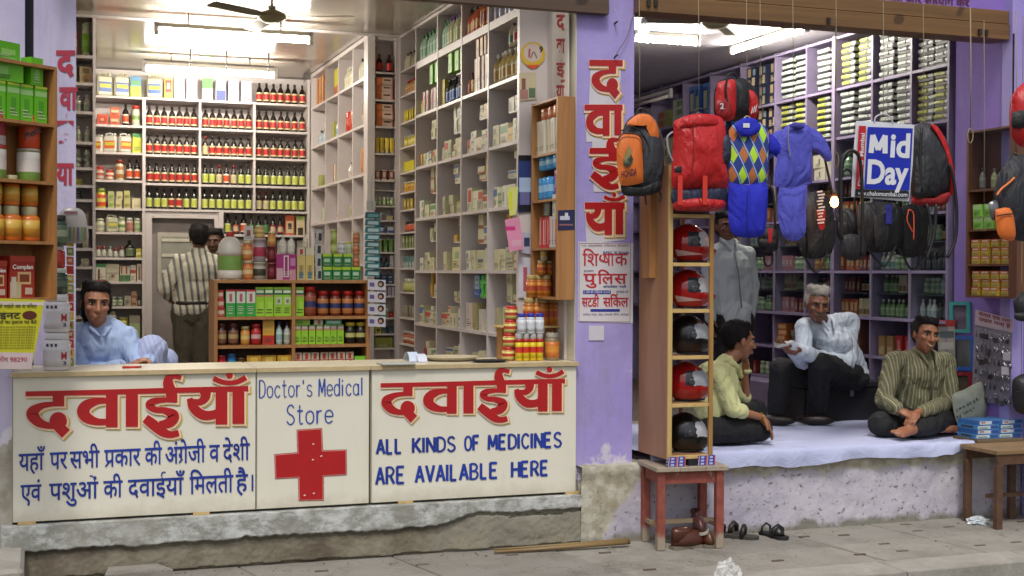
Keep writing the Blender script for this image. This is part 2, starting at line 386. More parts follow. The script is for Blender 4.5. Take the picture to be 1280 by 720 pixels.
LET = {'A': [[(0, 0), (.5, 1)], [(.5, 1), (1, 0)], [(.2, .33), (.8, .33)]], 'L': [[(0, 1), (0, 0)], [(0, 0), (.8, 0)]], 'K': [[(0, 0), (0, 1)], [(.9, 1), (.05, .42)], [(.25, .55), (1, 0)]],
 'I': [[(0, 0), (0, 1)]], 'N': [[(0, 0), (0, 1)], [(0, 1), (1, 0)], [(1, 0), (1, 1)]], 'D': [[(0, 0), (0, 1)], [(0, 1), (.55, .97), (.95, .75), (.95, .25), (.55, .03), (0, 0)]],
 'S': [[(.92, .85), (.6, 1), (.2, .93), (.05, .72), (.3, .55), (.75, .42), (.95, .22), (.7, .02), (.3, 0), (0, .16)]],
 'O': [[(.5, 1), (.12, .85), (0, .5), (.12, .15), (.5, 0), (.88, .15), (1, .5), (.88, .85), (.5, 1)]], 'F': [[(0, 0), (0, 1)], [(0, 1), (.85, 1)], [(0, .52), (.7, .52)]],
 'M': [[(0, 0), (.06, 1)], [(.06, 1), (.5, .2)], [(.5, .2), (.94, 1)], [(.94, 1), (1, 0)]], 'E': [[(0, 0), (0, 1)], [(0, 1), (.85, 1)], [(0, .52), (.7, .52)], [(0, 0), (.85, 0)]],
 'C': [[(.95, .82), (.6, 1), (.2, .88), (0, .5), (.2, .12), (.6, 0), (.95, .18)]], 'R': [[(0, 0), (0, 1)], [(0, 1), (.6, .98), (.9, .76), (.6, .5), (0, .48)], [(.45, .48), (.95, 0)]],
 'V': [[(0, 1), (.5, 0)], [(.5, 0), (1, 1)]], 'B': [[(0, 0), (0, 1)], [(0, 1), (.6, .98), (.85, .77), (.55, .54), (0, .53)], [(.3, .53), (.75, .48), (.95, .26), (.65, .02), (0, 0)]],
 'H': [[(0, 0), (0, 1)], [(1, 0), (1, 1)], [(0, .5), (1, .5)]],
 'o': [[(.5, .66), (.12, .56), (0, .33), (.12, .1), (.5, 0), (.88, .1), (1, .33), (.88, .56), (.5, .66)]], 'c': [[(.95, .52), (.6, .66), (.2, .58), (0, .33), (.2, .08), (.6, 0), (.95, .13)]],
 't': [[(.4, .98), (.4, .15), (.6, 0), (.95, .04)], [(0, .68), (.9, .68)]], 'r': [[(.1, 0), (.1, .66)], [(.1, .42), (.4, .62), (.9, .64)]], "'": [[(.4, .95), (.3, .75)]],
 's': [[(.88, .56), (.5, .67), (.12, .56), (.25, .38), (.75, .29), (.9, .12), (.5, 0), (.05, .1)]], 'e': [[(.03, .35), (.97, .35), (.85, .58), (.5, .66), (.12, .56), (0, .33), (.15, .08), (.55, 0), (.95, .12)]],
 'd': [[(.95, 0), (.95, 1)], [(.95, .5), (.55, .66), (.12, .56), (0, .33), (.12, .1), (.55, 0), (.95, .16)]], 'i': [[(.3, 0), (.3, .62)], [(.3, .82), (.3, .9)]],
 'a': [[(.95, 0), (.95, .64)], [(.95, .5), (.55, .66), (.12, .56), (0, .33), (.12, .1), (.55, 0), (.95, .16)]], 'l': [[(.4, 0), (.4, 1)]], 'y': [[(0, .64), (.5, 0)], [(1, .64), (.5, 0), (.3, -.18), (0, -.2)]]}
WID = {'I': .12, 'M': 1.15, 'i': .45, 'l': .5, "'": .4, 't': .75, 'r': .75, 'L': .85}
def signword(mb, s, x0, x1, top, base, wd, f, m, lay=.002):
    """hand painted capitals between photo columns x0..x1; top/base are functions of x"""
    tot = sum(WID.get(c, 1) for c in s)+.38*(len(s)-1); u = (x1-x0-wd)/tot; x = x0+wd/2; i = 0
    for c in s:
        w_ = WID.get(c, 1)*u
        for st in LET[c]:
            pts = []
            for (a, b) in st:
                X = x+a*w_; t, q = top(X), base(X); pts.append((X, q-wd/2+(t-q+wd)*b, wd*.74))
            if len(pts) == 2: ribbon(mb, pts, m, f, lay+.0002*(i % 5), wd*.12)
            else: ribbon(mb, pts, m, f, lay+.0002*(i % 5), 0, 5)
            i += 1
        x += w_+.38*u
TM = {}
def glyphs(s, off=0):
    """outline text as triangles: verts (x, y), faces, split into islands"""
    if (s, off) in TM: return TM[(s, off)]
    c = bpy.data.curves.new('t', 'FONT'); c.body = s; c.size = 1; c.offset = off; c.resolution_u = 3
    o = bpy.data.objects.new('t', c); col.objects.link(o)
    dg = bpy.context.evaluated_depsgraph_get(); me = bpy.data.meshes.new_from_object(o.evaluated_get(dg))
    vs = [(v.co.x, v.co.y) for v in me.vertices]; fs = [list(p.vertices) for p in me.polygons]
    par = list(range(len(vs)))
    def fd(a):
        while par[a] != a: par[a] = par[par[a]]; a = par[a]
        return a
    for f in fs:
        for b in f[1:]: par[fd(b)] = fd(f[0])
    isl = {}; ids = []
    for f in fs: ids.append(isl.setdefault(fd(f[0]), len(isl)))
    bpy.data.objects.remove(o); bpy.data.curves.remove(c); bpy.data.meshes.remove(me)
    TM[(s, off)] = (vs, fs, ids); return TM[(s, off)]
def text(mb, s, x0, x1, top, base, f, m, lay=.002, off=0, hi=None, slant=0):
    """set text s so it spans x0..x1; its cap line (or Devanagari headline) at top(x), baseline at base(x)"""
    vs, fs, ids = glyphs(s, off)
    if not vs: return
    if hi is None: hi = .632 if ord(max(s)) > 0x900 else .70
    a = min(v[0] for v in vs); b = max(v[0] for v in vs)
    T_ = top if callable(top) else (lambda x: top); B_ = base if callable(base) else (lambda x: base)
    out = []
    k = len(mb.v)
    used = {}
    for fc, i in zip(fs, ids):
        for v in fc: used[v] = i
    for j, (x, y) in enumerate(vs):
        X = x0+(x-a+slant*y)/(b-a)*(x1-x0); Y = B_(X)+(T_(X)-B_(X))*y/hi
        out.append(Vector(f(X, Y))+Vector((0, -lay-.0002*(used.get(j, 0) % 6), 0)))
    mb.add(out, fs, m)
def local_text(mb, s, x0, x1, z0, z1, y, m, off=0, vertical=False, slant=0):
    """text on a local face looking to -y: spans x0..x1, z0 baseline .. z1 cap height"""
    if vertical: text(mb, s, z0, z1, x0, x1, lambda a, b: (b, y, a), m, .0005, off)
    else: text(mb, s, x0, x1, z1, z0, lambda a, b: (a, y, b), m, .0005, off, slant=slant)
def buildw(mb, name, parent=None, label=None, cat=None, group=None, kind=None, base=None):
    """build from world coordinates: origin moved to the thing's base (or kept under its parent)"""
    if parent: c = Vector(parent.location)
    elif base is not None: c = Vector(base)
    else:
        xs = [v[0] for v in mb.v]; ys = [v[1] for v in mb.v]; zs = [v[2] for v in mb.v]
        c = Vector(((min(xs)+max(xs))/2, (min(ys)+max(ys))/2, min(zs)))
    mb.v = [(v[0]-c.x, v[1]-c.y, v[2]-c.z) for v in mb.v]
    o = mb.build(name, parent, None if parent else c, 0, label=label, cat=cat, group=group, kind=kind)
    return o
# ============================================================ the ground
FY, PZ, FZ = 7.45, .47, .45       # shop front line, platform top, shop floors
mb = MB(); mb.quad([(-400, -400, -.16), (400, -400, -.16), (400, 400, -.16), (-400, 400, -.16)], ROAD); struct('ground', mb)
mb = MB(); mb.box((-12, -4, -.155), (16, 6.18, -.10), ROAD); struct('road', mb)
# pavement: slabs laid on a bed, kerb stones in front
bed = MB(); bed.box((-5, 6.2, -.15), (12, 7.9, -.035), ROUGHC); pav = struct('pavement', bed)
def slab(quad, z=0, th=.045, m=SLAB, name='paving_slab', parent=pav, inset=.006):
    c = sum((Vector((x, y, 0)) for x, y in quad), Vector())/len(quad)
    mb = MB(); out = []
    for (x, y) in quad:
        d = (c-Vector((x, y, 0))); d.normalize(); out.append(Vector((x, y, 0))+d*inset*1.4)
    n = len(out)
    base = [Vector((p.x-c.x, p.y-c.y, 0)) for p in out]
    top = [b*(1-.012) for b in base]
    vs = [b+Vector((0, 0, -th)) for b in base]+[b+Vector((0, 0, -.006)) for b in base]+[t for t in top]
    fs = [[n*2+i for i in range(n)]]
    for k in (0, n):
        for i in range(n): j = (i+1) % n; fs.append([k+i, k+j, k+n+j, k+n+i])
    mb.add(vs, fs, m)
    o = mb.build(name, parent, (c.x, c.y, z)); o.rotation_euler = (random.uniform(-.002, .002), random.uniform(-.002, .002), 0); return o
xs = [-4.5, -3.3, -2.1, -1.0, .12, 1.15, 2.03, 2.95, 3.70, 4.52, 5.22, 6.05, 7.0, 8.1, 9.3, 10.6]
for a, b in zip(xs, xs[1:]):
    sk = .10
    if a > 3:
        ym = 6.95+random.uniform(-.05, .05); slab([(a+sk, 6.455), (b+sk, 6.455), (b+.03, ym), (a+.03, ym)], random.uniform(-.003, .003)); slab([(a+.03, ym), (b+.03, ym), (b-sk*.6, 7.56), (a-sk*.6, 7.56)], random.uniform(-.003, .003))
    else: slab([(a+sk*1.5, 6.455), (b+sk*1.5, 6.455), (b-sk, 7.56), (a-sk, 7.56)], random.uniform(-.003, .003))
x = -4.7
while x < 11: slab([(x, 6.17), (x+.92, 6.17), (x+.92, 6.445), (x, 6.445)], .004, .17, KERBM, 'kerb_stone', pav, .002); x += .925
# small drain slots cut in the slabs
sm = MB()
for (px, py) in ((756, 691), (812, 712), (1005, 671), (1055, 669), (1075, 693), (1128, 689), (1186, 659), (1225, 682), (1270, 678), (1278, 652), (972, 701), (1132, 656), (402, 714), (528, 706), (640, 694), (1147, 664), (1105, 680)):
    p = P(px, py, z=0); w_ = .036; sm.box((p.x-w_, p.y-.011, -.002), (p.x+w_, p.y+.011, .0042), M('5c5046', .9))
sm.build('lifting_slot', pav, kind='stuff')
rnd = random.Random(21); db = MB()
for i in range(130):
    x, y = rnd.uniform(-.5, 6.6), rnd.choice((rnd.uniform(6.2, 7.42), rnd.uniform(7.25, 7.43))); s_ = rnd.uniform(.002, .007); a = rnd.uniform(0, 6); c_, d_ = math.cos(a)*s_, math.sin(a)*s_
    db.box((-s_, -s_*.5, 0), (s_, s_*.6, s_*.5), M(rnd.choice(('5a5148', '8c8678', 'a9a59a', '6f5a42', '3f3a34')), .9), Matrix.Translation((x, y, .004)) @ Matrix.Rotation(a, 4, 'Z'))
o = db.build('litter_crumbs', None, kind='stuff')
# old step block at the far end of the shop front
struct('step_block', MB().box((-1.3, 6.9, -.03), (-.055, 7.5, .19), KERBM, bev=.02)); 
slabx = slab([(.33, 7.24), (.70, 7.28), (.63, 7.46), (.36, 7.45)], .055, .05, SLAB, 'loose_slab', None); tag(slabx, 'loose flat stone slab lying on the pavement against the counter plinth', 'stone slab')

def rough_wall(name, x0, x1, z0, z1, y, m, amp=.012, nx=120, nz=16, depth=.3, cap=True, jag=0, prot=None, parent=None):
    """a wall face with real unevenness, a ragged lower edge when jag>0"""
    from mathutils import noise as ns
    mb = MB(); vs = []; fs = []
    for i in range(nx+1):
        x = x0+(x1-x0)*i/nx; lo = z0
        if jag: lo = z0+jag*(ns.noise(Vector((x*3.1, 7.7, 0)))+.6*ns.noise(Vector((x*11, 1.7, 0)))+.35*ns.noise(Vector((x*31, 4.7, 0))))
        for j in range(nz+1):
            z = lo+(z1-lo)*j/nz
            d = amp*(ns.noise(Vector((x*4, y, z*4)))+.5*ns.noise(Vector((x*13, y, z*13)))+.3*ns.noise(Vector((x*37, y, z*37))))
            if prot: d += prot(x, z)
            vs.append((x, y-d, z))
    for i in range(nx):
        for j in range(nz): a = i*(nz+1)+j; fs.append([a, a+nz+1, a+nz+2, a+1])
    mb.add(vs, fs, m, True)
    # bottom lip and top return
    k = len(vs); bl = [vs[i*(nz+1)] for i in range(nx+1)]; tl = [vs[i*(nz+1)+nz] for i in range(nx+1)]
    mb.add(bl+[(p[0], y+depth, p[2]) for p in bl], [[i+1, i, nx+1+i, nx+2+i] for i in range(nx)], m)
    mb.add(tl+[(p[0], y+depth, p[2]) for p in tl], [[i, i+1, nx+2+i, nx+1+i] for i in range(nx)], m)
    return mb.build(name, parent, kind=None if parent else 'structure')
def plinth():
    from mathutils import noise as ns
    mb = MB(); nx, nz = 420, 60; vs = []; fs = []; at = []
    N3 = lambda x, z, f: ns.noise(Vector((x*f, 3.3, z*f)))
    for i in range(nx+1):
        x = -.17+3.295*i/nx
        ed = .158+.016*N3(x, 0, 3)+.012*N3(x, 0, 11)+.008*N3(x, 0, 34)
        if x > 2.2: ed += min(1, (x-2.2)/.25)*(.06+.02*N3(x, 5, 5))
        for j in range(nz+1):
            z = -.05+.348*j/nz; up_ = max(0, min(1, (z-ed)/.010)); lo = 1-up_
            d = up_*(.030+.005*N3(x, z, 6)+.003*N3(x, z, 25))+lo*(.007*N3(x, z, 4)+.004*N3(x, z, 14)+.003*N3(x, z, 40))
            if x > 2.25: d += lo*min(1, (x-2.25)/.2)*.018
            if 0 < ed-z < .018: d -= .018                       # dark undercut below the render
            q = ((x-2.83)/.20)**2+((z-.12)/.075)**2
            if q < 1: d += .008*(1-q)
            if abs(z-(.195-.25*(x-2.83)**2+.004*N3(x, 0, 30))) < .005 and abs(x-2.83) < .17: d -= .022
            if z < .012+.01*N3(x, 9, 9): d -= .02
            vs.append((x, 7.468-d, z)); at.append((up_, max(0, min(1, (x-2.18+.10*N3(x, z, 6)+.05*N3(x, z, 22))/.07))))
    for i in range(nx):
        for j in range(nz): a = i*(nz+1)+j; fs.append([a, a+nz+1, a+nz+2, a+1])
    tl = [vs[i*(nz+1)+nz] for i in range(nx+1)]
    def mat(n, L, b):
        u = n.new('ShaderNodeAttribute'); u.attribute_name = 'coat'; g = n.new('ShaderNodeAttribute'); g.attribute_name = 'patch'
        br = mix(n, L, step(n, L, noise(n, L, 5, 9, rough=.65), .35, .65), '6f6857', '8b8473'); br = mix(n, L, mth(n, L, 'MULTIPLY', step(n, L, noise(n, L, 2.3, 7), .5, .64), .75), br, '54473c')
        gr = mix(n, L, step(n, L, noise(n, L, 6, 8), .35, .65), '7d796c', '8d897b'); gr = mix(n, L, mth(n, L, 'MULTIPLY', step(n, L, noise(n, L, 3, 7), .5, .65), .6), gr, '8a8068')
        lowc = mix(n, L, g.outputs['Fac'], br, gr)
        wh = mix(n, L, step(n, L, noise(n, L, 8, 9, (1, 1, 1.6), .72), .44, .58), '8b8b84', 'bdbfbd'); wh = mix(n, L, mth(n, L, 'MULTIPLY', step(n, L, noise(n, L, 3.3, 8), .5, .66), .6), wh, '96948a')
        L.new(mix(n, L, u.outputs['Fac'], lowc, wh), b.inputs['Base Color']); b.inputs['Roughness'].default_value = .92; bumpit(n, L, b, noise(n, L, 38, 10, rough=.72), .6, .012)
    m = NM('plinth_plaster', mat); mb.add(vs, fs, m, True)
    k = len(mb.v); mb.add(tl+[(p[0], 7.62, p[2]) for p in tl], [[i, i+1, nx+2+i, nx+1+i] for i in range(nx)], m)
    me = mb.mesh('plinth'); n_ = len(me.vertices)
    for nm, q in (('coat', 0), ('patch', 1)):
        t = me.attributes.new(nm, 'FLOAT', 'POINT'); t.data.foreach_set('value', [a_[q] for a_ in at]+[1.0 if q == 0 else 0.0]*(n_-len(at)))
    link('plinth', me, kind='structure')
plinth()
struct('shop_floor', MB().box((-.15, 7.56, -.1), (3.3, 13.9, FZ), M('8a8378', .6, .1), bev=0))
# right platform
def chip(x, z): return .012*math.exp(-((z-.44)/.04)**2)
rough_wall('platform_wall', 3.12, 9.5, -.05, PZ, 7.44, PLAT, .010, 420, 36, 2.2, prot=chip)
struct('platform_floor', MB().box((3.5, 7.60, .1), (6.6, 13.9, PZ-.006), M('6e655d', .7, .2)))
# pillar between the shops
mb = MB(); mb.box((3.112, 7.53, -.05), (3.497, 8.05, 4.2), LILAC); struct('pillar', mb)
rough_wall('pillar_foot', 3.125, 3.50, -.04, .42, 7.505, LILAC, .012, 60, 40, .1)
# pale door jamb strips beside the pillar
struct('door_jamb', MB().box((3.090, 7.655, 1.11), (3.110, 8.04, 4.2), LAM)); struct('door_jamb', MB().box((3.1065, 7.531, 1.11), (3.1115, 7.652, 4.2), M('c9c4b0', .6, .12, scale=4)))
# left pillar and wall
struct('pillar', MB().box((P(42, 200, y=8.04).x, 8.04, .45), (P(95, 200, y=8.04).x, 8.3, 4.2), PALEW))
struct('wall', MB().box((-4, 8.06, -.05), (P(31, 200, y=8.06).x, 8.3, 4.2), PALEW)); struct('wall', MB().box((-4, 7.56, -.05), (-.13, 8.05, 1.25), PALEW))
rough_wall('wall_foot', -1.6, -.118, -.02, 1.25, 7.52, PALEW, .006, 60, 40, .1)
struct('wall_recess', MB().box((P(30, 200, y=8.2).x, 8.2, 1.0), (P(43, 200, y=8.2).x, 8.25, 4.2), M('3c4046', .6)))
# facade over the openings
struct('facade_wall', MB().box((-4, 7.63, 4.2), (12, 8.2, 7.5), LILACHI))
struct('facade_wall', MB().box((3.5, 7.50, 3.46), (6.6, 7.62, 4.2), DEEP))
struct('facade_wall', MB().box((-.012, 7.62, 3.75), (3.11, 7.8, 4.2), M('8a8278', .6)))
# wall and post beyond the second shop
struct('pillar', MB().box((6.285, 7.42, PZ), (6.42, 7.52, 4.2), LILACHI))
struct('side_wall', MB().box((6.30, 7.524, PZ), (6.50, 8.03, 4.2), DEEP))
struct('wall', MB().box((6.40, 7.20, -.05), (11, 7.42, 4.2), LILACHI))
# beams
kb = thing('wooden_beam', 'brown wooden beam with peeling varnish over the bag shop opening', 'beam', (4.88, 7.46, 3.26))
def beamseg(z0, z1, y0, m, n):
    MB().box((-1.39, y0, z0), (1.40, .16, z1), m, bev=.004).build(n, kb)
beamseg(0, .105, -.02, WOODB, 'plank'); beamseg(.108, .20, -.012, WOODB, 'plank')
for (px, py) in ((811, 4), (820, 4), (1036, 26), (1225, 40), (1233, 41)):
    p = P(px, py, y=7.43); MB().box((-.012, -.005, -.02), (.012, .006, .02), M('241c16', .6)).build('bolt', kb, p-Vector(kb.location))
boxo('wooden_beam', (1.95, 7.47, P(690, 12.5, y=7.47).z), (3.30, 7.525, P(690, 12.5, y=7.47).z+.2), WOODK, bev=.004, label='dark wooden beam across the top of the medicine shop opening', cat='beam')
# ============================================================ interiors
struct('ceiling', MB().box((.0, 7.7, 3.652), (3.5, 13.9, 3.72), CEIL))
struct('ceiling', MB().box((3.5, 7.65, 3.655), (6.6, 13.9, 3.74), M('b9b4bb', .4)))
ce = thing('ceiling_batten', 'cream wooden strip running across the shiny ceiling of the medicine shop', 'batten', (1.55, 10.94, 3.63)); MB().box((-1.38, -.03, 0), (1.38, .0, .02), LAM).build('strip', ce)
struct('interior_wall', MB().box((-.1, 8.31, FZ), (.17, 13.9, 3.65), LAM))
struct('interior_wall', MB().box((.17, 13.80, FZ), (3.5, 13.95, 3.65), LAM))
struct('interior_wall', MB().box((3.30, 8.06, FZ), (3.46, 13.9, 3.65), LAMR))
struct('interior_wall', MB().box((3.46, 13.75, FZ), (6.7, 13.95, 3.65), LAMR))
struct('interior_wall', MB().box((6.62, 8.04, FZ), (6.75, 13.9, 3.65), LAMR))
class Cells:
    """a shelf unit standing against a wall: parts shelf, upright, back_panel"""
    def __init__(s, root, o, ax, nrm, D, m, t=.022):
        s.root, s.o, s.ax, s.n, s.D, s.m, s.t = root, Vector(o), Vector(ax), Vector(nrm), D, m, t
        s.rz = math.atan2(s.ax.y, s.ax.x)
    def part(s, name, u0, u1, z0, z1, d0=0, d1=None, m=None):
        d1 = s.D if d1 is None else d1
        MB().box((u0, d0, z0), (u1, d1, z1), m or s.m).build(name, s.root, (s.o-Vector(s.root.location)), s.rz)
    def shelf(s, u0, u1, z, t=None, d0=0, d1=None, m=None): s.part('shelf', u0, u1, z-(t or s.t), z, d0+.003, d1, m)
    def upright(s, u, z0, z1, t=None): t = t or s.t; s.part('upright', u-t/2, u+t/2, z0, z1)
    def at(s, u, z, d): return s.o+s.ax*u+s.n*d+Vector((0, 0, z))
# --- back wall of the medicine shop
def unit(label, o, ax, nrm, D, m): 
    r_ = thing('wall_shelving', label, 'shelving', o); return Cells(r_, o, ax, nrm, D, m)
BW = unit('tall pale shelving covering the back wall of the medicine shop', (0, 13.43, 0), (1, 0, 0), (0, 1, 0), .33, LAM)
BX = [.522, .992, 1.527, 2.062, 2.62]
AZ = [3.343, 3.064, 2.80, 2.53, 2.258, 2.025, 1.777, 1.544, 1.303, .992]
for z in AZ: BW.shelf(BX[0], BX[1], z)
BW.shelf(BX[1]+.001, BX[4], 3.345)
for z in (3.066, 2.79, 2.51, 2.258): BW.shelf(BX[1]+.001, BX[4], z)
for z in (2.02, 1.78, 1.54, 1.30): BW.shelf(1.74, BX[4], z)
BW.upright(BX[0], FZ, 3.63); BW.upright(BX[1], FZ, 3.34, .03); BW.upright(BX[2], 2.26, 3.32); BW.upright(BX[3], 2.26, 3.32); BW.upright(BX[4]-.01, FZ, 3.6)
BW.upright(1.735, FZ, 2.235, .045)
BW.part('back_panel', BX[0], 1.0, FZ, 3.64, .33, .345); BW.part('back_panel', 1.0, BX[4], 2.25, 3.64, .33, .345); BW.part('back_panel', 1.76, BX[4], FZ, 2.25, .33, .345)
# doorway with frame and a small dim room behind
dr = thing('doorway', 'open doorway with pale frame in the back wall beside the striped-shirt man', 'doorway', (1.37, 13.45, FZ))
MB().box((-.36, 0, 0), (-.30, .06, 1.78), LAM).build('jamb', dr); MB().box((.30, 0, 0), (.345, .06, 1.78), LAM).build('jamb', dr); MB().box((-.30, 0, 1.72), (.30, .06, 1.78), LAM).build('lintel', dr)
MB().box((-.30, .10, 0), (.30, .12, 1.73), M('8d8583', .5)).build('door_panel', dr)
wf = MB().box((-.24, .085, 1.02), (.26, .10, 1.58), M('b4ada2', .4)).build('hatch_frame', dr)
MB().box((-.20, .075, 1.06), (.22, .085, 1.54), M('8f8f84', .25)).build('hatch_pane', dr)
for z in (1.18, 1.34, 1.49): MB().box((-.20, .066, z), (.22, .075, z+.03), M('c9c6b4', .4)).build('hatch_shelf', dr)
# --- narrow column unit at the step on the left
LU = unit('narrow pale shelving column beside the lilac pillar with letters', (0, 10.94, 0), (1, 0, 0), (0, 1, 0), .30, LAM)
LZ = [3.335, 3.122, 2.897, 2.659, 2.459, 2.321, 2.209, 2.0, 1.826, 1.682, 1.513, 1.293, 1.073]
for z in LZ: LU.shelf(.17, .42, z)
LU.upright(.43, FZ, 3.65, .022); LU.part('back_panel', .17, .44, FZ, 3.65, .30, .315); LU.upright(.181, FZ, 3.65)
LU.part('side_panel', .43, .445, FZ, 3.65, .315, 2.49)
# --- narrow column unit at the step on the right
NU = unit('narrow pale shelving column in the inner corner beside the hanging sachet strip', (0, 10.94, 0), (1, 0, 0), (0, 1, 0), .14, LAM)
NZ = [3.337, 3.104, 2.879, 2.653, 2.427, 2.21, 2.089, 1.981, 1.819, 1.69, 1.548, 1.447, 1.264, 1.128, 1.007]
for z in NZ: NU.shelf(2.69, 2.865, z, .014)
NU.upright(2.655, FZ, 3.65, .062); NU.upright(2.872, FZ, 3.65, .012); NU.part('filler', 2.878, 2.905, FZ, 3.65, 0, .02); NU.part('back_panel', 2.686, 2.9, FZ, 3.65, .14, .155)
# --- long side wall, near part (front face x=2.90), columns run away from the street
SW = unit('long pale cubbyhole shelving on the side wall facing the counter', (2.90, 7.99, 0), (0, -1, 0), (1, 0, 0), .30, LAM)
SY = [7.99, 8.597, 9.205, 9.818, 10.437, 10.935]          # street end first
SZ = [1.241, 1.665, 2.085, 2.50, 2.919, 3.348]
def su(y): return 7.99-y
for i, z in enumerate(SZ): SW.part('shelf', su(SY[4]), su(SY[0]), z-(.022 if i < 5 else .055), z, .003)
SW.part('shelf', su(SY[4]), su(SY[0]), .80, .82, .003)
for y in SY[:5]: SW.upright(su(y)-.011 if y == SY[0] else su(y), FZ, 3.64)
KZ = [3.344, 3.131, 2.904, 2.697, 2.484, 2.317, 2.17, 1.984, 1.85, 1.684, 1.484, 1.27, 1.05]
for z in KZ: SW.part('shelf', su(SY[5]), su(SY[4])-.012, z-.014, z, .003)
SW.upright(su(SY[5]), FZ, 3.64); SW.part('back_panel', su(SY[5]), su(SY[0]), FZ, 3.64, .30, .315)
SW.part('cornice', su(SY[5]), su(SY[0]), 3.625, 3.648, -.004)
SW.part('end_panel', su(7.988), su(7.972), FZ, 3.64, 0, .245)
# small half shelves inside the cubbies
for ci in range(4):
    for ri in range(1, 6):
        y1 = SY[ci+1]; lo = SZ[ri-1]; u0 = su(y1)+(.30 if ri % 2 else .26)
        SW.part('small_shelf', u0, su(SY[ci])-.012, lo+.185+.02*((ci+ri) % 3), lo+.193+.02*((ci+ri) % 3), .06)
# --- far part of the side wall, face x=2.626, y 10.94..13.43
QW = unit('far cubbyhole shelving on the side wall next to the back corner', (2.626, 10.95, 0), (0, -1, 0), (1, 0, 0), .24, LAM)
QY = [10.955, 11.517, 12.112, 12.69, 13.40]; QZ = [1.30, 1.72, 2.134, 2.491, 2.909, 3.307]
def qu(y): return 10.95-y
for z in QZ: QW.part('shelf', qu(QY[4]), qu(QY[0]+.145), z-.022, z, .003); QW.part('shelf', qu(QY[0]+.145), qu(QY[0])-.012, z-.022, z, .003, .028)
QW.part('upright', qu(QY[0])-.011, qu(QY[0])+.003, FZ, 3.64, 0, .03)
for y in QY[1:]: QW.upright(qu(y), FZ, 3.64)
QW.part('back_panel', qu(QY[4]), qu(QY[0]+.16), FZ, 3.64, .24, .255); QW.part('cornice', qu(QY[4]), qu(QY[0]), 3.61, 3.646, -.004)
for ci in range(4):
    for ri in range(1, 6): QW.part('small_shelf', qu(QY[ci+1])+.36, qu(QY[ci])-.012, QZ[ri-1]+.2, QZ[ri-1]+.208, .06)
# ============================================================ counter
cnt = thing('shop_counter', 'long cream shop counter with wooden ledge and painted medicine signs', 'counter', (1.5, 7.5, .30))
cb = Vector(cnt.location); CX = (P(320, 550, y=7.5).x, P(462.5, 550, y=7.5).x)
for a, b in ((-.118, CX[0]-.002), (CX[0]+.002, CX[1]-.006), (CX[1]+.006, 3.108)):
    z0, z1 = .312, 1.082
    mb = MB().box((a, 7.5, z0), (b, 7.53, z1), CREAMB, bev=.002)
    mb.box((a-.0, 7.498, z0), (a+.004, 7.502, z1), M('8b8370', .6)); o = buildw(mb, 'sign_board', cnt)
for a, b in ((-.125, CX[0]-.002), (CX[0]+.002, CX[1]-.002), (CX[1]+.002, 3.118)):
    mb = MB().box((a, 7.487, 1.084), (b, 8.02, 1.108), M('cfc4a8', .35, .07, scale=3), bev=.006); o = buildw(mb, 'counter_top', cnt)
    mb = MB().box((a, 7.481, 1.083), (b, 7.488, 1.1085), M('b9a67e', .5, .1, scale=20), bev=.001); buildw(mb, 'edge_strip', cnt)
buildw(MB().box((-.118, 7.53, .315), (3.10, 7.56, 1.06), M('5b5148', .8)), 'carcass', cnt)
buildw(MB().box((-.118, 7.96, .45), (3.10, 7.98, 1.06), M('8b7a60', .7)), 'carcass', cnt)
for x in (-.09, .82, 1.99, 3.04): buildw(MB().box((x, 7.50, .299), (x+.09, 7.55, .313), PINE), 'packing_block', cnt)
# lettering on the boards
BP = lambda px, py: P(px, py, y=7.4985)
f1 = lambda x, y: BP(20+x/6.857, 455+y/6.857)
word = HEAD+DA+VA+AA+II+YA+AB+CB
o = buildw(lettering(word, f1), 'painted_word', cnt)
A0, A1 = f1(82, 255), f1(O2+960, 540); B0, B1 = BP(475.5, 481.5), BP(705.5, 478)
B1 = BP(705.5, 517)
kx = (B1.x-B0.x)/(A1.x-A0.x); kz = (B0.z-B1.z)/(A0.z-A1.z)
f2 = lambda x, y: (lambda p: Vector((B0.x+(p.x-A0.x)*kx, p.y, B0.z+(p.z-A0.z)*kz)))(f1(x, y))
buildw(lettering(word, f2), 'painted_word', cnt)
BLUE = M('1c3590', .45, .22, scale=30)
def line(xa, ya, xb, yb): return lambda x: ya+(yb-ya)*(x-xa)/(xb-xa)
def hseg(x, y, s=2.571, ox=0, oy=440): return (ox+x/s, oy+y/s)
T1, B1_ = line(23, 440+328/2.571, 312, 440+293/2.571), line(23, 440+382/2.571, 312, 440+346/2.571)
mb = MB()
for wd, a, b in (('यहाँ', 60, 145), ('पर', 160, 217), ('सभी', 224, 320), ('पकार', 335, 452), ('की', 465, 521), ('अंगेजी', 531, 661), ('व', 672, 706), ('देशी', 716, 803)):
    text(mb, wd, a/2.571, b/2.571, T1, B1_, BP, BLUE, off=.012); buildw(mb, 'painted_word', cnt); mb = MB()
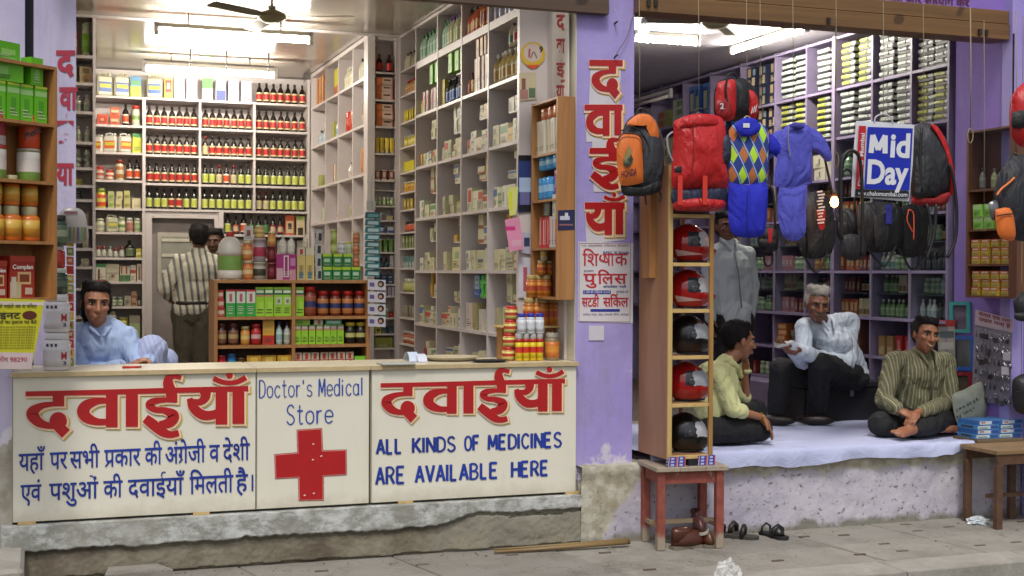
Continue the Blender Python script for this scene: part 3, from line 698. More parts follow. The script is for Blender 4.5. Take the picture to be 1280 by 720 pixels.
# the slanting r-strokes of the joined letters
mb = MB()
pa = 335/2.571; ribbon(mb, [(pa+5.5, B1_(pa)-5, 2.2), (pa+1.2, B1_(pa)-.2, 1.8)], BLUE, BP, .0034)
pa = 571/2.571; ribbon(mb, [(pa+6, B1_(pa)-5.5, 2.2), (pa+1.6, B1_(pa)-.6, 1.8)], BLUE, BP, .0034)
buildw(mb, 'painted_stroke', cnt); mb = MB()
T2, B2 = line(26, 440+428/2.571, 318, 440+391/2.571), line(26, 440+480/2.571, 318, 440+446/2.571)
for wd, a, b in (('एवं', 66, 133), ('पशुओं', 158, 316), ('की', 332, 394), ('दवाईयाँ', 411, 594), ('मिलती', 609, 750), ('है', 757, 797)):
    if wd == 'मिलती': wd = '\u093fमलती'
    text(mb, wd, a/2.571, b/2.571, T2, B2, BP, BLUE, off=.012); buildw(mb, 'painted_word', cnt); mb = MB()
ribbon(mb, [(811/2.571, T2(315)+1, 2.2), (811/2.571, B2(315), 2.2)], BLUE, BP, .003)
buildw(mb, 'painted_text', cnt)
mb = MB(); q = lambda x, y: (380+x/2.571, 440+y/2.571)
tl, bl = line(468.7, 440+278/2.571, 703.6, 440+254/2.571), line(468.7, 440+332/2.571, 703.6, 440+308/2.571)
for s_, a, b in (('ALL', 230, 319), ('KINDS', 346, 490), ('OF', 513, 568), ('MEDICINES', 589, 831)): signword(mb, s_, 380+a/2.571, 380+b/2.571, tl, bl, 3.5, BP, BLUE); buildw(mb, 'painted_word', cnt); mb = MB()
tl, bl = line(467.5, 440+368/2.571, 687, 440+345/2.571), line(467.5, 440+430/2.571, 687, 440+399/2.571)
for s_, a, b in (('ARE', 228, 328), ('AVAILABLE', 355, 627), ('HERE', 664, 789)): signword(mb, s_, 380+a/2.571, 380+b/2.571, tl, bl, 3.5, BP, BLUE); buildw(mb, 'painted_word', cnt); mb = MB()
mb = MB(); B2b = M('27459e', .45, .05)
tl, bl = line(324, 474.5, 455, 471.3), line(324, 498, 455, 494.3)
for s_, a, b in (("Doctor's", 34, 305), ('Medical', 331, 560)): signword(mb, s_, 315+a/4, 315+b/4, tl, bl, 1.75, BP, B2b)
signword(mb, 'Store', 315+170/4, 315+408/4, line(357, 505.5, 417, 503), line(357, 531.5, 417, 529.5), 2.2, BP, B2b)
buildw(mb, 'painted_text', cnt)
# red cross
c0 = [(225, 310), (348, 302), (353, 413), (471, 409), (472, 533), (357, 540), (357, 660), (235, 663), (232, 547), (117, 553), (113, 433), (228, 423)]
mb = MB()
def crs(e, m, lay):
    cx, cy = 293, 483
    mb.quad([Vector(BP(315+(x+(e if x > cx else -e))/4, 460+(y+(e if y > cy else -e))/4))+Vector((0, -lay, 0)) for x, y in c0][::-1], m)
crs(2, M('8a1a18', .5), .0015); crs(-1.2, M('e0a090', .5), .0022); crs(-3.6, M('a8161a', .42, .06), .0029)
buildw(mb, 'red_cross', cnt)
# paint chips and screws
mb = MB()
for (x, y) in ((305, 380), (303, 458), (345, 440), (308, 626), (262, 636)):
    p = BP(315+x/4, 460+y/4); mb.quad([p+Vector((a*.007, -.0034, b*.005)) for a, b in ((-1, 0), (0, -1), (1.2, .2), (.2, 1))], M('d8cdbd', .6))
buildw(mb, 'paint_chip', cnt, kind='stuff')
# ---- pillar lettering
PP = lambda px, py: P(px, py, y=7.5285)
def mapf(x0, x1, X0, X1, y0, y1, Y0, Y1): return lambda x, y: PP(X0+(x-x0)*(X1-X0)/(x1-x0), Y0+(y-y0)*(Y1-Y0)/(y1-y0))
psg = thing('painted_pillar_lettering', 'large red word painted downwards on the lilac pillar between the shops', 'wall lettering', P(757, 290, y=7.53))
white = MB()
for i, q4 in enumerate(([(738, 88), (776, 88), (774, 130), (736, 133)], [(731, 140), (778, 130), (780, 172), (733, 178)], [(740, 176), (778, 172), (776, 240), (742, 240)], [(731, 262), (780, 248), (781, 300), (733, 305)])): white.quad([Vector(PP(*p_))+Vector((0, -.0008-.0002*i, 0)) for p_ in q4][::-1], M('c9c5cc', .7, .06))
buildw(white, 'pale_ground', psg)
for pcs, mf in (([[(60, 248, 62), (500, 252, 62)]]+DA, mapf(82, 430, 738, 771, 235, 615, 77, 122)),
                ([[(500, 258, 56), (1062, 258, 56)]]+VA+AA, mapf(520, 1045, 731.5, 776, 235, 540, 131.5, 169.5)),
                ([[(1075, 220, 60), (1415, 220, 60)]]+II, mapf(1083, 1400, 737, 773, 80, 640, 172, 238)),
                ([[(1450, 220, 66), (1975, 220, 66)]]+YA+AB, mapf(1463, 1953, 731.5, 778, 187, 515, 253, 293.5)),
                (CB, mapf(1690, 1970, 754.5, 780, 66, 180, 240.5, 251.5))):
    sc = 1.5; mbx = lettering(pcs, mf, .0012, sc); buildw(mbx, 'letter', psg)
# study circle poster
pst = thing('wall_poster', 'white poster with red lettering pasted on the lilac pillar', 'poster', P(757, 403, y=7.527))
f3 = lambda px, py: P(px, py, y=7.527)
mb = MB(); mb.prism([f3(723, 302), f3(791.5, 304), f3(791, 404), f3(722.5, 402)][::-1], (0, .002, 0), M('d4cfd2', .5, .04)); buildw(mb, 'sheet', pst)
mb = MB(); RD = M('b42a38', .5); BLK = M('3a3f66', .6)
def pz(x, y): return (715+x/5.533, 295+y/5.533)
def pw(s_, x0, x1, t, b, m, off=0, **k):
    a = pz(x0, t); c = pz(x1, b); text(mb, s_, a[0], c[0], a[1], c[1], f3, m, .0015, off, **k)
pw('\u093fश', 72, 185, 122, 205, RD, .010); pw('क', 295, 385, 122, 205, RD, .012); pw('षा', 212, 292, 122, 205, RD, .010)
a = pz(196, 165); b = pz(240, 140); ribbon(mb, [(*pz(200, 130), 2.2), (*pz(192, 160), 2.4), (*pz(225, 178), 2.2)], RD, f3, .003)
pw('पु', 78, 170, 262, 330, RD, .02); pw('\u093fल', 175, 290, 262, 330, RD, .02); pw('स', 290, 380, 262, 330, RD, .02)
pw('सटडी', 66, 188, 428, 488, RD, .022); pw('स', 214, 270, 428, 488, RD, .022); pw('\u093fकल', 262, 390, 428, 488, RD, .022)
ribbon(mb, [(*pz(312, 428), 1.6), (*pz(300, 412), 1.8), (*pz(318, 402), 1.4)], RD, f3, .003)
pw('RPSC III Grade', 215, 395, 106, 122, M('27357e', .5), .02); pw('सरकार', 80, 150, 236, 250, BLK); pw('कांसटेबल भरती', 215, 375, 344, 358, M('27357e', .5), .02)
pw('र.प. सरवशेषठ शिकषण संसथान', 62, 392, 62, 74, M('7c3850', .5)); pw('गणेश नगर, रोड पासके नीचे, जयपुर', 75, 392, 538, 550, M('27357e', .5)); pw('समपरक करे', 305, 390, 380, 396, BLK)
for (x0, y0, x1, y1, m) in ((75, 376, 268, 402, '2a3590'), (128, 505, 330, 524, '2a3590')):
    mb.quad([Vector(f3(*pz(a, b)))+Vector((0, -.0012, 0)) for a, b in ((x0, y1), (x1, y1), (x1, y0), (x0, y0))], M(m, .5))
for wl in ([(50, 50), (405, 54)], [(48, 590), (400, 594)], [(50, 50), (48, 590)], [(405, 54), (400, 594)]): ribbon(mb, [(*pz(*wl[0]), .6), (*pz(*wl[1]), .6)], M('8a6a7a', .6), f3, .0014)
pwm = M('d8d8e8', .5); text(mb, '5 दिन की निशुलक कलासें', *[pz(80, 0)[0], pz(262, 0)[0]], pz(0, 383)[1], pz(0, 396)[1], f3, pwm, .0022)
buildw(mb, 'print', pst)
boxo('poster_scrap', (3.20, 7.524, 1.235), (3.30, 7.529, 1.325), M('cfcad6', .6, .08), label='torn white scrap of paper stuck under the poster on the pillar', cat='paper scrap')
# left pillar sideways letters
mb = MB(); RL = M('a02840', .55, .06); fl = lambda px, py: P(px, py, y=8.037)
for s_, y0, y1, x0, x1 in (('द', 64, 92, 70, 94), ('वा', 110, 136, 74, 97), ('ई', 152, 183, 71, 92), ('या', 205, 230, 70, 92)):
    text(mb, s_, x0, x1, y0, y1, fl, RL, .0015, .035)
lp = thing('painted_pillar_lettering', 'red letters painted down the pale pillar beside the brown wall cabinet', 'wall lettering', P(82, 232, y=8.04)); buildw(mb, 'letter', lp)
# strip sign on the jamb
js = thing('strip_sign', 'narrow white strip sign with red letters beside the round sticker', 'sign', P(700, 120, x=3.085)); fj = lambda px, py: P(px, py, x=3.087)
mb = MB().prism([fj(690.5, 0), fj(711, 0), fj(711, 122), fj(690, 122)][::-1], (.0028, 0, 0), M('ded8cf', .5)); buildw(mb, 'board', js)
mb = MB()
for s_, y0, y1 in (('द', 19, 36), ('वा', 49, 66), ('ई', 79, 94), ('याँ', 107, 124)): text(mb, s_, 695, 706, y0, y1, lambda a, b: P(a, b, x=3.0858), M('b03038', .5), .0035, .03)
buildw(mb, 'letter', js)
# end panel stickers
es = thing('round_sticker', 'round yellow and orange sticker high on the shelving end panel', 'sticker', P(666, 88, y=7.968)); fe = lambda px, py: P(px, py, y=7.968)
mb = MB(); disc(mb, 666, 68, 15.5, M('cfae3a', .4), fe, .001, 28); disc(mb, 666, 66, 11.5, M('c9b9ae', .4), fe, .0015, 24)
mb.quad([fe(x, y)+Vector((0, -.002, 0)) for x, y in ((657, 81), (661, 84.5), (666, 86), (671, 84.5), (675, 81))], M('cf5a2c', .4)); ribbon(mb, [(661, 72, 2), (662, 61, 2.5)], M('a84a5c', .5), fe, .002); ribbon(mb, [(663, 73, 1.6), (667, 65, 1.6), (671, 73, 1.6)], M('7a6a6a', .5), fe, .0022)
text(mb, '9', 674, 678.5, 58, 65.5, fe, M('1c1c20', .5), .0025, .03); buildw(mb, 'print', es)
def sheet(name, label, cat, quad, y, m, extra=None, th=.002):
    o = thing(name, label, cat, P(sum(p[0] for p in quad)/len(quad), max(p[1] for p in quad), y=y)); f_ = lambda px, py: P(px, py, y=y)
    buildw(MB().prism([f_(*p_) for p_ in quad][::-1], (0, th, 0), m), 'sheet', o)
    if extra:
        mb = MB(); extra(mb, f_); buildw(mb, 'print', o)
    return o
def rects(rs):
    def g(mb, f_):
        for i, (x0, y0, x1, y1, c) in enumerate(rs): mb.quad([f_(a, b)+Vector((0, -.0008-.0003*i, 0)) for a, b in ((x0, y1), (x1, y1), (x1, y0), (x0, y0))], M(c, .45))
    return g
sheet('picture_card', 'small framed card of a seated figure below the round sticker', 'picture', [(649, 91), (670, 90.5), (671, 124), (649, 126)], 7.966, M('c8bd9c', .5), rects([(650, 112, 660, 124, 'b08078'), (652, 98, 657, 112, '8a5a50'), (661, 110, 669, 122, '5c7860')]))
sheet('wall_poster', 'dark blue poster with pale figures hanging on the shelving end panel', 'poster', [(648, 194), (665, 196), (665, 264), (647, 266)], 7.962, M('2e3f78', .4), rects([(648, 194, 665, 201, '15171f'), (649, 222, 664, 240, 'a8bcd8'), (650, 240, 662, 258, '6a6a9a'), (648, 256, 664, 264, '1c1c28')]))
sheet('wall_poster', 'pink leaflet hanging above the stacked honey jars', 'poster', [(631, 275), (649, 271), (655, 311), (637, 315)], 7.90, M('d88fae', .5), rects([(632, 283, 644, 288, 'c9317c'), (640, 300, 652, 308, 'd0a0b4')]))
sheet('leaflet', 'pale leaflet with a dark emblem hanging beside the pink leaflet', 'leaflet', [(650, 290), (667, 292), (667, 318), (650, 316)], 7.955, M('b3b4c6', .5), rects([(655, 297, 662, 308, '33405c')]))
sheet('leaflet', 'tall white leaflet with red lettering behind the stacked jars', 'leaflet', [(649, 322), (665, 322), (664, 372), (648, 372)], 7.958, M('c7c6d2', .5), rects([(654, 334, 659, 364, 'b05a68')]))
sheet('leaflet', 'yellow and white plastic sachet strip clipped to the shelf edge', 'sachet', [(634, 234), (648, 234), (645, 268), (637, 270)], 7.94, M('cfd27a', .3), rects([(636, 240, 640, 262, 'c8cc30')]))
# writing over the bag shop
hw = thing('wall_writing', 'dark handwritten line painted on the violet wall above the beam', 'wall writing', P(1150, 6, y=7.497)); mb = MB(); fh = lambda px, py: P(px, py, y=7.497)
text(mb, 'करे नहीं और सहयोग करे', 1090, 1212, line(1090, -8, 1212, 0), line(1090, 0, 1212, 8), fh, M('5c2440', .6), .001, .02); buildw(mb, 'letter', hw)
# ---------------- lamps
def tube_lamp(label, c, L_, ax, power, batt='d8d4c8', name='tube_light'):
    t = thing(name, label, 'tube light', c); rz = math.atan2(ax[1], ax[0]); tf = Matrix.Rotation(rz, 4, 'Z')
    MB().box((-L_/2, -.02, .03), (L_/2, .02, .065), M(batt, .4, 0), tf, bev=.004).build('batten', t)
    for s_ in (-1, 1): MB().box((s_*L_/2-.018, -.02, -.03), (s_*L_/2+.018, .02, .07), M('d5d2cc', .4, 0), tf, bev=.005).build('end_cap', t)
    rod = MB().tube([tf @ Vector((-L_/2+.018, 0, -.005)), tf @ Vector((L_/2-.018, 0, -.005))], .017, M('fff7e8', .3, 0, emit=power), 10); rod.build('glass_tube', t)
    MB().tube([tf @ Vector((-L_*.3, 0, .06)), tf @ Vector((-L_*.3, 0, 3.65-c[2]))], .006, M('999999', .4, metal=.8), 6).build('hanger', t)
    MB().tube([tf @ Vector((L_*.3, 0, .06)), tf @ Vector((L_*.3, 0, 3.65-c[2]))], .006, M('999999', .4, metal=.8), 6).build('hanger', t)
    return t
TP = 185
tube_lamp('lit tube light hanging under the glossy ceiling nearest the ceiling fan', (1.474, 10.60, 3.50), 1.2, (1, 0), TP)
tube_lamp('lit tube light hanging just before the back wall top shelf', (1.53, 12.6, 3.50), 1.2, (1, 0), TP)
tube_lamp('lit tube light across the bag shop beside the glowing bulb', (4.93, 10.0, 3.585), .60, (1, 0), TP)
tube_lamp('lit slanting tube light near the top of the bag shop shelving', (5.75, 9.75, 3.60), 1.2, (0, 1), TP)
tube_lamp('unlit tube fitting on the bag shop shelving cornice', (6.20, 13.0, 3.50), 1.1, (0, 1), 0)
def fan(label, c, blades, rm):
    t = thing('ceiling_fan', label, 'ceiling fan', c)
    MB().lathe([(.0, -.045), (rm*.55, -.043), (rm*.95, -.018), (rm, .0), (rm*.92, .02), (rm*.4, .045), (.02, .05)], M('8c8864', .35), 24).build('motor', t)
    MB().lathe([(.028, .05), (.03, .075), (.012, .085), (.012, 3.65-c[2])], M('c9c4a8', .4), 12).build('rod', t)
    for a in blades:
        tf = Matrix.Rotation(R(a), 4, 'Z')
        mb = MB(); mb.prism([tf @ Vector(p_) for p_ in ((rm*.9, -.03, -.008), (.2, -.05, -.012), (.58, -.06, -.014), (.6, -.03, -.01), (.6, .05, .004), (.2, .05, .006), (rm*.9, .03, .004))], (0, 0, .004), M('66634f', .4)); mb.build('blade', t)
    return t
fan('dark olive ceiling fan below the glossy ceiling of the medicine shop', (1.63, 9.8, 3.52), (-24, 96, 216), .105)
fan('cream ceiling fan half hidden behind the wooden beam', (4.968, 9.2, 3.60), (170, 50, 290), .12)
cf = thing('hanging_bulb', 'glowing white spiral bulb at the top of the bag shop opening', 'light bulb', (4.09, 8.65, 3.30))
MB().lathe([(.014, .10), (.022, .11), (.024, .15), (.012, .17), (.004, .18), (.004, .35)], M('d8d8d0', .4), 12).build('holder', cf)
mb = MB(); mb.tube([(.030*math.cos(a*.7), .030*math.sin(a*.7), .1-a*.0028) for a in range(36)], .009, M('fbfff8', .3, 0, emit=60), 8); mb.build('spiral_tube', cf)
ob = thing('hanging_bulb', 'small glowing orange bulb hanging among the black bags', 'light bulb', (P(1043, 252, y=7.2).x, 7.2, P(1043, 252, y=7.2).z))
MB().lathe([(.004, -.035), (.018, -.028), (.026, -.008), (.022, .012), (.012, .03)], M('ffa640', .3, 0, emit=70), 14).build('glass_globe', ob)
MB().lathe([(.015, .03), (.016, .07), (.004, .075), (.0025, 1.15)], M('4a3a2a', .5), 10).build('holder', ob)
# wires and rods over the shop
gw = thing('curtain_rod', 'thin metal rail with brackets below the rear ceiling of the medicine shop', 'rail', (1.5, 12.2, 3.52))
MB().tube([(-.6, 0, 0), (.55, 0, 0)], .007, M('8a8a86', .35, metal=.8), 6).build('rail', gw)
for x in (-.2, .12, .5): MB().tube([(x, 0, -.06), (x, 0, .12)], .006, M('8a8a86', .35, metal=.8), 6).build('bracket', gw)

pn = thing('wall_hook', 'rusty nail with thin wire sticking out of the lilac pillar above the letters', 'nail', P(768, 72, y=7.53)); hq = Vector(pn.location)
MB().tube([(0, 0, 0), (0, -.05, .01)], .005, M('3a3028', .6), 6).build('nail', pn); wpts = [P(768, 71, y=7.50), P(774, 62, y=7.50), P(784, 45, y=7.505), P(791, 20, y=7.51)]
buildw(MB().tube([Vector(p) for p in crom([tuple(q) for q in wpts], 5)], .0022, M('6a5c40', .7), 5), 'wire', pn); MB().tube([(0, 0, .21), (0, -.04, .215)], .006, M('3a3028', .6), 6).build('nail', pn)
# ============================================================ goods on the shelves
IM = {}
def H(r_, g=None): return r_
def item(kind, *a):
    """cached mesh of one article; origin in the middle of its base, its front looks to -y"""
    key = (kind,)+a
    if key in IM: return IM[key]
    mb = MB(); rnd = random.Random(str(key))
    if kind == 'bottle':      # r, h, glass, label, panel, cap
        r_, h, g, l, p_, c = a; G, L_, Q, K = M(g, .12, .05), M(l, .5, .05), M(p_, .5, .05), M(c, .35, .05)
        mb.lathe([(r_*.92, 0), (r_, .02*h), (r_, .10*h), (r_*1.01, .102*h), (r_*1.01, .17*h), (r_*1.01, .45*h), (r_*1.01, .52*h), (r_, .522*h), (r_, .60*h), (r_*.75, .70*h), (r_*.36, .80*h), (r_*.34, .86*h), (r_*.42, .862*h), (r_*.42, .985*h), (r_*.36, h)],
                 [G, G, L_, L_, Q, L_, L_, G, G, G, G, K, K, K], 12)
    elif kind == 'jar':       # r, h, body, label, lid, panel
        r_, h, g, l, c, q = a; G, L_, K, Q = M(g, .25, .05), M(l, .45, .08), M(c, .35, .05), M(q, .45, .05)
        mb.lathe([(r_*.9, 0), (r_, .04*h), (r_, .10*h), (r_*1.012, .103*h), (r_*1.012, .3*h), (r_*1.012, .5*h), (r_*1.012, .68*h), (r_, .683*h), (r_*.98, .74*h), (r_*.8, .80*h), (r_*.80, .82*h), (r_*.90, .822*h), (r_*.90, .98*h), (r_*.82, h)],
                 [G, G, L_, L_, Q, L_, G, G, G, G, K, K, K], 14)
    elif kind == 'can':       # r, h, body, band, lid
        r_, h, g, l, c = a; G, L_, K = M(g, .3, .05), M(l, .4, .05), M(c, .3, .05)
        mb.lathe([(r_, 0), (r_, .22*h), (r_*1.005, .222*h), (r_*1.005, .62*h), (r_, .622*h), (r_, .9*h), (r_*1.03, .902*h), (r_*1.03, .985*h), (r_*.9, h)], [G, G, L_, L_, G, G, K, K], 14)
    elif kind == 'dropper':   # small pill bottle: r, h, body, label, cap
        r_, h, g, l, c = a; G, L_, K = M(g, .3, .05), M(l, .45, .08), M(c, .35, .05)
        mb.lathe([(r_, 0), (r_, .12*h), (r_*1.01, .123*h), (r_*1.01, .6*h), (r_, .603*h), (r_*.9, .68*h), (r_*.62, .72*h), (r_*.66, .74*h), (r_*.66, h)], [G, G, L_, L_, G, G, K, K], 10)
    elif kind == 'jug':       # w, d, h, body, label, cap
        w_, d, h, g, l, c = a; G, L_, K = M(g, .4, .05), M(l, .45, .08), M(c, .35, .05)
        mb.box((-w_/2, -d/2, 0), (w_/2, d/2, h*.84), G, bev=min(w_, d)*.16)
        mb.box((-w_*.40, -d/2-.002, h*.18), (w_*.40, -d/2+.01, h*.58), L_); mb.box((-w_*.36, -d/2-.0032, h*.34), (w_*.36, -d/2-.001, h*.50), M('c9c23c', .5))
        mb.tube([(-w_*.36, 0, h*.8), (-w_*.34, 0, h*.93), (-w_*.1, 0, h*.97), (w_*.12, 0, h*.95), (w_*.14, 0, h*.8)], w_*.075, G, 8)
        mb.lathe([(w_*.13, 0), (w_*.13, h*.12), (w_*.11, h*.15)], K, 12, (w_*.32, 0, h*.83))
    elif kind == 'box':       # w, d, h, colour, prints ((x0, z0, x1, z1, colour) in 0..1)
        w_, d, h, g, pr = a; mb.box((-w_/2, -d/2, 0), (w_/2, d/2, h), M(g, .45, .06))
        for i, (x0, z0, x1, z1, c) in enumerate(pr): y = -d/2-.0006-.0004*i; mb.quad([(w_*(x0-.5), y, h*z0), (w_*(x1-.5), y, h*z0), (w_*(x1-.5), y, h*z1), (w_*(x0-.5), y, h*z1)], M(c, .45, .05))
        dk = M('3c3a3a', .5) if sum(srgb(g)) > .6 else M('c9c4b4', .5)
        for i in range(rnd.choice((2, 3, 4)) if h > .05 else 1):
            z0 = h*(.10+i*.085+.03*rnd.random()); a0 = rnd.uniform(.1, .25); a1 = rnd.uniform(.5, .9); y = -d/2-.0032; mb.quad([(w_*(a0-.5), y, z0), (w_*(a1-.5), y, z0), (w_*(a1-.5), y, z0+h*.022), (w_*(a0-.5), y, z0+h*.022)], dk)
        mb.quad([(-d*.0-w_/2-.0006, -d*.3, h*.3), (-w_/2-.0006, -d*.3, h*.7), (-w_/2-.0006, d*.3, h*.7), (-w_/2-.0006, d*.3, h*.3)], dk if rnd.random() < .3 else M(g, .5, .12))
    elif kind == 'tube':      # upright squeeze tube: w, h, body, band, cap
        w_, h, g, l, c = a; G, L_, K = M(g, .35, .05), M(l, .4, .05), M(c, .35, .05)
        mb.lathe([(w_*.42, 0), (w_*.42, .1*h), (w_*.46, .12*h), (w_*.5, .4*h), (w_*.5, .7*h), (w_*.5, h)], [K, K, G, L_, G], 10, sy=.45)
    elif kind == 'tray':      # shiny crinkled pack over an inset block coloured dark as the shade between packs: w, d, h, colour, band
        w_, d, h, g, l = a; G, L_ = M(g, .22, .22, bump=1, scale=42), M(l, .3, .25, bump=1, scale=30)
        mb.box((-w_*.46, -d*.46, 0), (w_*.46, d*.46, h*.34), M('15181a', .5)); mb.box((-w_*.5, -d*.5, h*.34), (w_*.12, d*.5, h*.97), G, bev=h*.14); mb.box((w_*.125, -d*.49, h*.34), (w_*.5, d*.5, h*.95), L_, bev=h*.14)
    elif kind == 'pouch':     # crinkled pack: w, d, h, colour, band
        w_, d, h, g, l = a; G, L_ = M(g, .25, .15, bump=.6, scale=30), M(l, .3, .1)
        mb.lathe([(.42, 0), (.5, .1*h), (.5, .35*h), (.5, .65*h), (.5, .9*h), (.4, h)], [G, G, L_, G, G], 8, sx=w_*1.05, sy=d*1.05)
    me = mb.mesh(kind); IM[key] = me; return me
ORD = 'first second third fourth fifth sixth seventh eighth ninth tenth eleventh twelfth thirteenth fourteenth fifteenth sixteenth seventeenth eighteenth nineteenth twentieth'.split()
KN = {id(SW): 'medicine_box', id(QW): 'medicine_box'}
seen = {}
def put(name, me, loc, rz, label, cat, group=None, tilt=0):
    o = link(name, me, None, loc, rz, label, cat, group)
    if tilt: o.rotation_euler = (0, tilt, rz)
    return o
WD = {'bottle': ('syrup_bottle', 'syrup bottle'), 'jar': ('jar', 'jar'), 'can': ('tin_can', 'tin'), 'dropper': ('pill_bottle', 'pill bottle'), 'jug': ('jerrycan', 'jerrycan'), 'box': ('carton', 'carton'), 'tube': ('cream_tube', 'tube'), 'pouch': ('packet', 'packet'), 'tray': ('foil_pack', 'pack')}
def width(s): return s[1]*2 if s[0] in ('bottle', 'jar', 'can', 'dropper') else s[1]
def height(s): return s[2] if s[0] in ('bottle', 'jar', 'can', 'dropper', 'tube') else s[3]
def row(U, u0, u1, z, items, where, end, inset=.035, name=None, cat=None, group=None, rev=False, jit=.014):
    """items: (look, spec[, stack]) set along a shelf from u0 to u1; labels count from the named end"""
    items = [i for i in items]
    while items and sum(width(i[1]) for i in items) > u1-u0: items.pop()
    if not items: return []
    tot = sum(width(i[1]) for i in items); gap = max(.001, (u1-u0-tot)/(len(items)+.0)); u = u0+gap*.5
    cnt_ = {}
    for i in items: cnt_[i[0]] = cnt_.get(i[0], 0)+1
    n_ = {}; out = []
    for i in items:
        look, sp = i[0], i[1]; w_ = width(sp); st = i[2] if len(i) > 2 else 1
        n_[look] = n_.get(look, 0)+1; k = n_[look]-1 if rev else cnt_[look]-n_[look]
        me = item(*sp); d_ = sp[2] if sp[0] in ('box', 'jug', 'pouch', 'tray') else w_
        if sp[0] == 'tube': d_ = w_*.5
        nm, ct = WD[sp[0]]
        for lv in range(st):
            pos = '' if cnt_[look] == 1 else f' {ORD[k]} from {end},'
            if st > 1: pos = ' '+(['bottom', 'second', 'third', 'fourth', 'fifth', 'sixth', 'seventh', 'eighth', 'ninth'][lv] if lv < st-1 else 'top')+' of stack'+(',' if not pos else f' {ORD[k]} from {end},')
            lb = f'{look}{"," if pos else ""}{pos} {where}' if pos else f'{look}, {where}'
            for a_, b_ in ((' the ', ' '), ('from inner corner', 'from corner'), (' of stack', ''), (' with picture', ''), (' of back wall', ' back wall'), ('from street end', 'from street'), ('narrow column beside lettered pillar', 'narrow column'), ('of brown display cabinet', 'display cabinet'), ('goods ', ''), (' with ', ' '), ('small ', ''), (' beside ', ' by ')):
                if len(lb.split()) <= 16: break
                lb = lb.replace(a_, b_)
            if len(lb.split()) > 16: print('LONG', lb)
            nm = KN.get(id(U), nm) if nm == 'carton' else nm
            p = U.at(u+w_/2+random.uniform(-.3, .3)*min(gap, .012), z+.0012+lv*(height(sp)+.0008), inset+d_/2+random.uniform(0, jit))
            out.append(put(name or nm, me, p, U.rz+(random.uniform(-.09, .09) if sp[0] in ('box', 'pouch', 'tray') else random.uniform(-.5, .5)), lb, cat or ct, group or f'{look}s on shelves'))
        u += w_+gap
    return out
# colours of the articles
SY1 = ('dark red-label syrup bottle', ('bottle', .030, .205, '1c1410', 'd8c89a', 'b02418', '16120e'))
SY2 = ('dark yellow-label syrup bottle', ('bottle', .030, .205, '14160e', 'c3c884', 'b9c052', '16120e'))
SY3 = ('dark orange-label bottle', ('bottle', .031, .21, '1c1410', 'e0cfc0', 'c84c1e', '1c1410'))
SY4 = ('brown red-cap bottle', ('bottle', .030, .20, '2a1a10', 'c9b88a', 'b9b088', '7a1c14'))
SYG = ('green-label syrup bottle', ('bottle', .027, .19, '16180e', '4d7a48', '3c6a3a', '1c1410'))
SYR = ('dark scarlet-label bottle', ('bottle', .027, .18, '1c1410', 'a82820', 'c8b090', '1c1410'))
JUGW = ('white jerrycan', ('jug', .15, .10, .235, 'c6c2a6', '4a66a4', 'c6c2a6'))
JUGO = ('white jerrycan with orange label', ('jug', .125, .09, .19, 'cdc9bd', 'c8602c', 'cdc9bd'))
def BX_(look, w_, d, h, c, *pr): return (look, ('box', w_, d, h, c, tuple(pr)))
def stk(i, n): return (i[0], i[1], n)
LIME = BX_('yellow-green box', .10, .07, .20, 'b9c62c', (0, .55, 1, 1, '4d86b0'), (.1, .62, .9, .8, '5a9a4a'))
GRYB = BX_('silver grey carton', .105, .07, .215, 'a9a3b4', (.3, .35, .7, .5, 'd8d4dc'), (.0, .0, .06, 1, '8d889c'))
OD = 'the inner corner'
# back wall top row (bay by bay), then the rows below
rA = [JUGW, JUGW, LIME]
row(BW, BX[0]+.02, BX[1]-.02, 3.343, rA, 'top shelf, first bay of back wall', OD)
row(BW, BX[1]+.02, BX[2]-.01, 3.345, [('big white jerrycan', JUGW[1]), BX_('red and yellow box', .075, .07, .19, 'd2c43a', (.1, .3, .9, .95, 'b3261e'), (.3, .5, .7, .8, 'e8d8c0')), GRYB, GRYB, ], 'top shelf, second bay of back wall', OD)
row(BW, BX[2]+.02, BX[3]-.01, 3.345, [BX_('green-topped carton', .10, .07, .215, 'c5c2c0', (0, .55, 1, 1, '5a9a50')), BX_('blue-patterned carton', .10, .07, .21, 'b8b4c0', (.05, .0, .95, .5, '44509a')), ('silver grey carton', GRYB[1]), ('silver grey carton', GRYB[1]), BX_('blue-topped carton', .10, .07, .215, 'b4b4b6', (0, .5, 1, 1, '6a90b4'))], 'top shelf, third bay of back wall', OD)
ZB = [3.066, 2.79, 2.51, 2.258]
row(BW, BX[3]+.02, BX[4]-.03, 3.345, [SY1]*7, 'top shelf, fourth bay of back wall', OD)
mixd = {2: [SY1]*7, }
for ri, z in enumerate(ZB):
    wz = f'{ORD[ri+1]} shelf'
    for bi in (1, 2, 3):
        its = [SY1]*7
        if ri == 2 and bi == 1: its = [SY1]*7
        if ri == 2 and bi >= 2: its = [SY2, SY2, SY4, SY3, SY4, SY2, SY2] if bi == 2 else [SY2]*7
        if ri == 3: its = [SY2, SY2, SY2, SY1, SY1, SY2, SY2] if bi == 1 else [SY2]*7 if bi == 2 else [SY4, SY4]+[SY2]*5
        if ri == 1 and bi == 2: its = [SY4]+[SY1]*6
        row(BW, BX[bi]+.02, BX[bi+1]-(.03 if bi == 3 else .015), z, its, f'{wz}, {ORD[bi]} bay of back wall', OD, group='syrup bottles in rows on the back wall')
ORB = BX_('orange square tub', .10, .07, .10, 'c24a24', (.1, .2, .9, .8, 'b03420'), (.3, .35, .6, .6, 'd8a060'))
WJ = ('white flask with green label', ('jar', .04, .20, 'c9c9b4', 'c9c9b4', 'b03020', '7fa05a'))
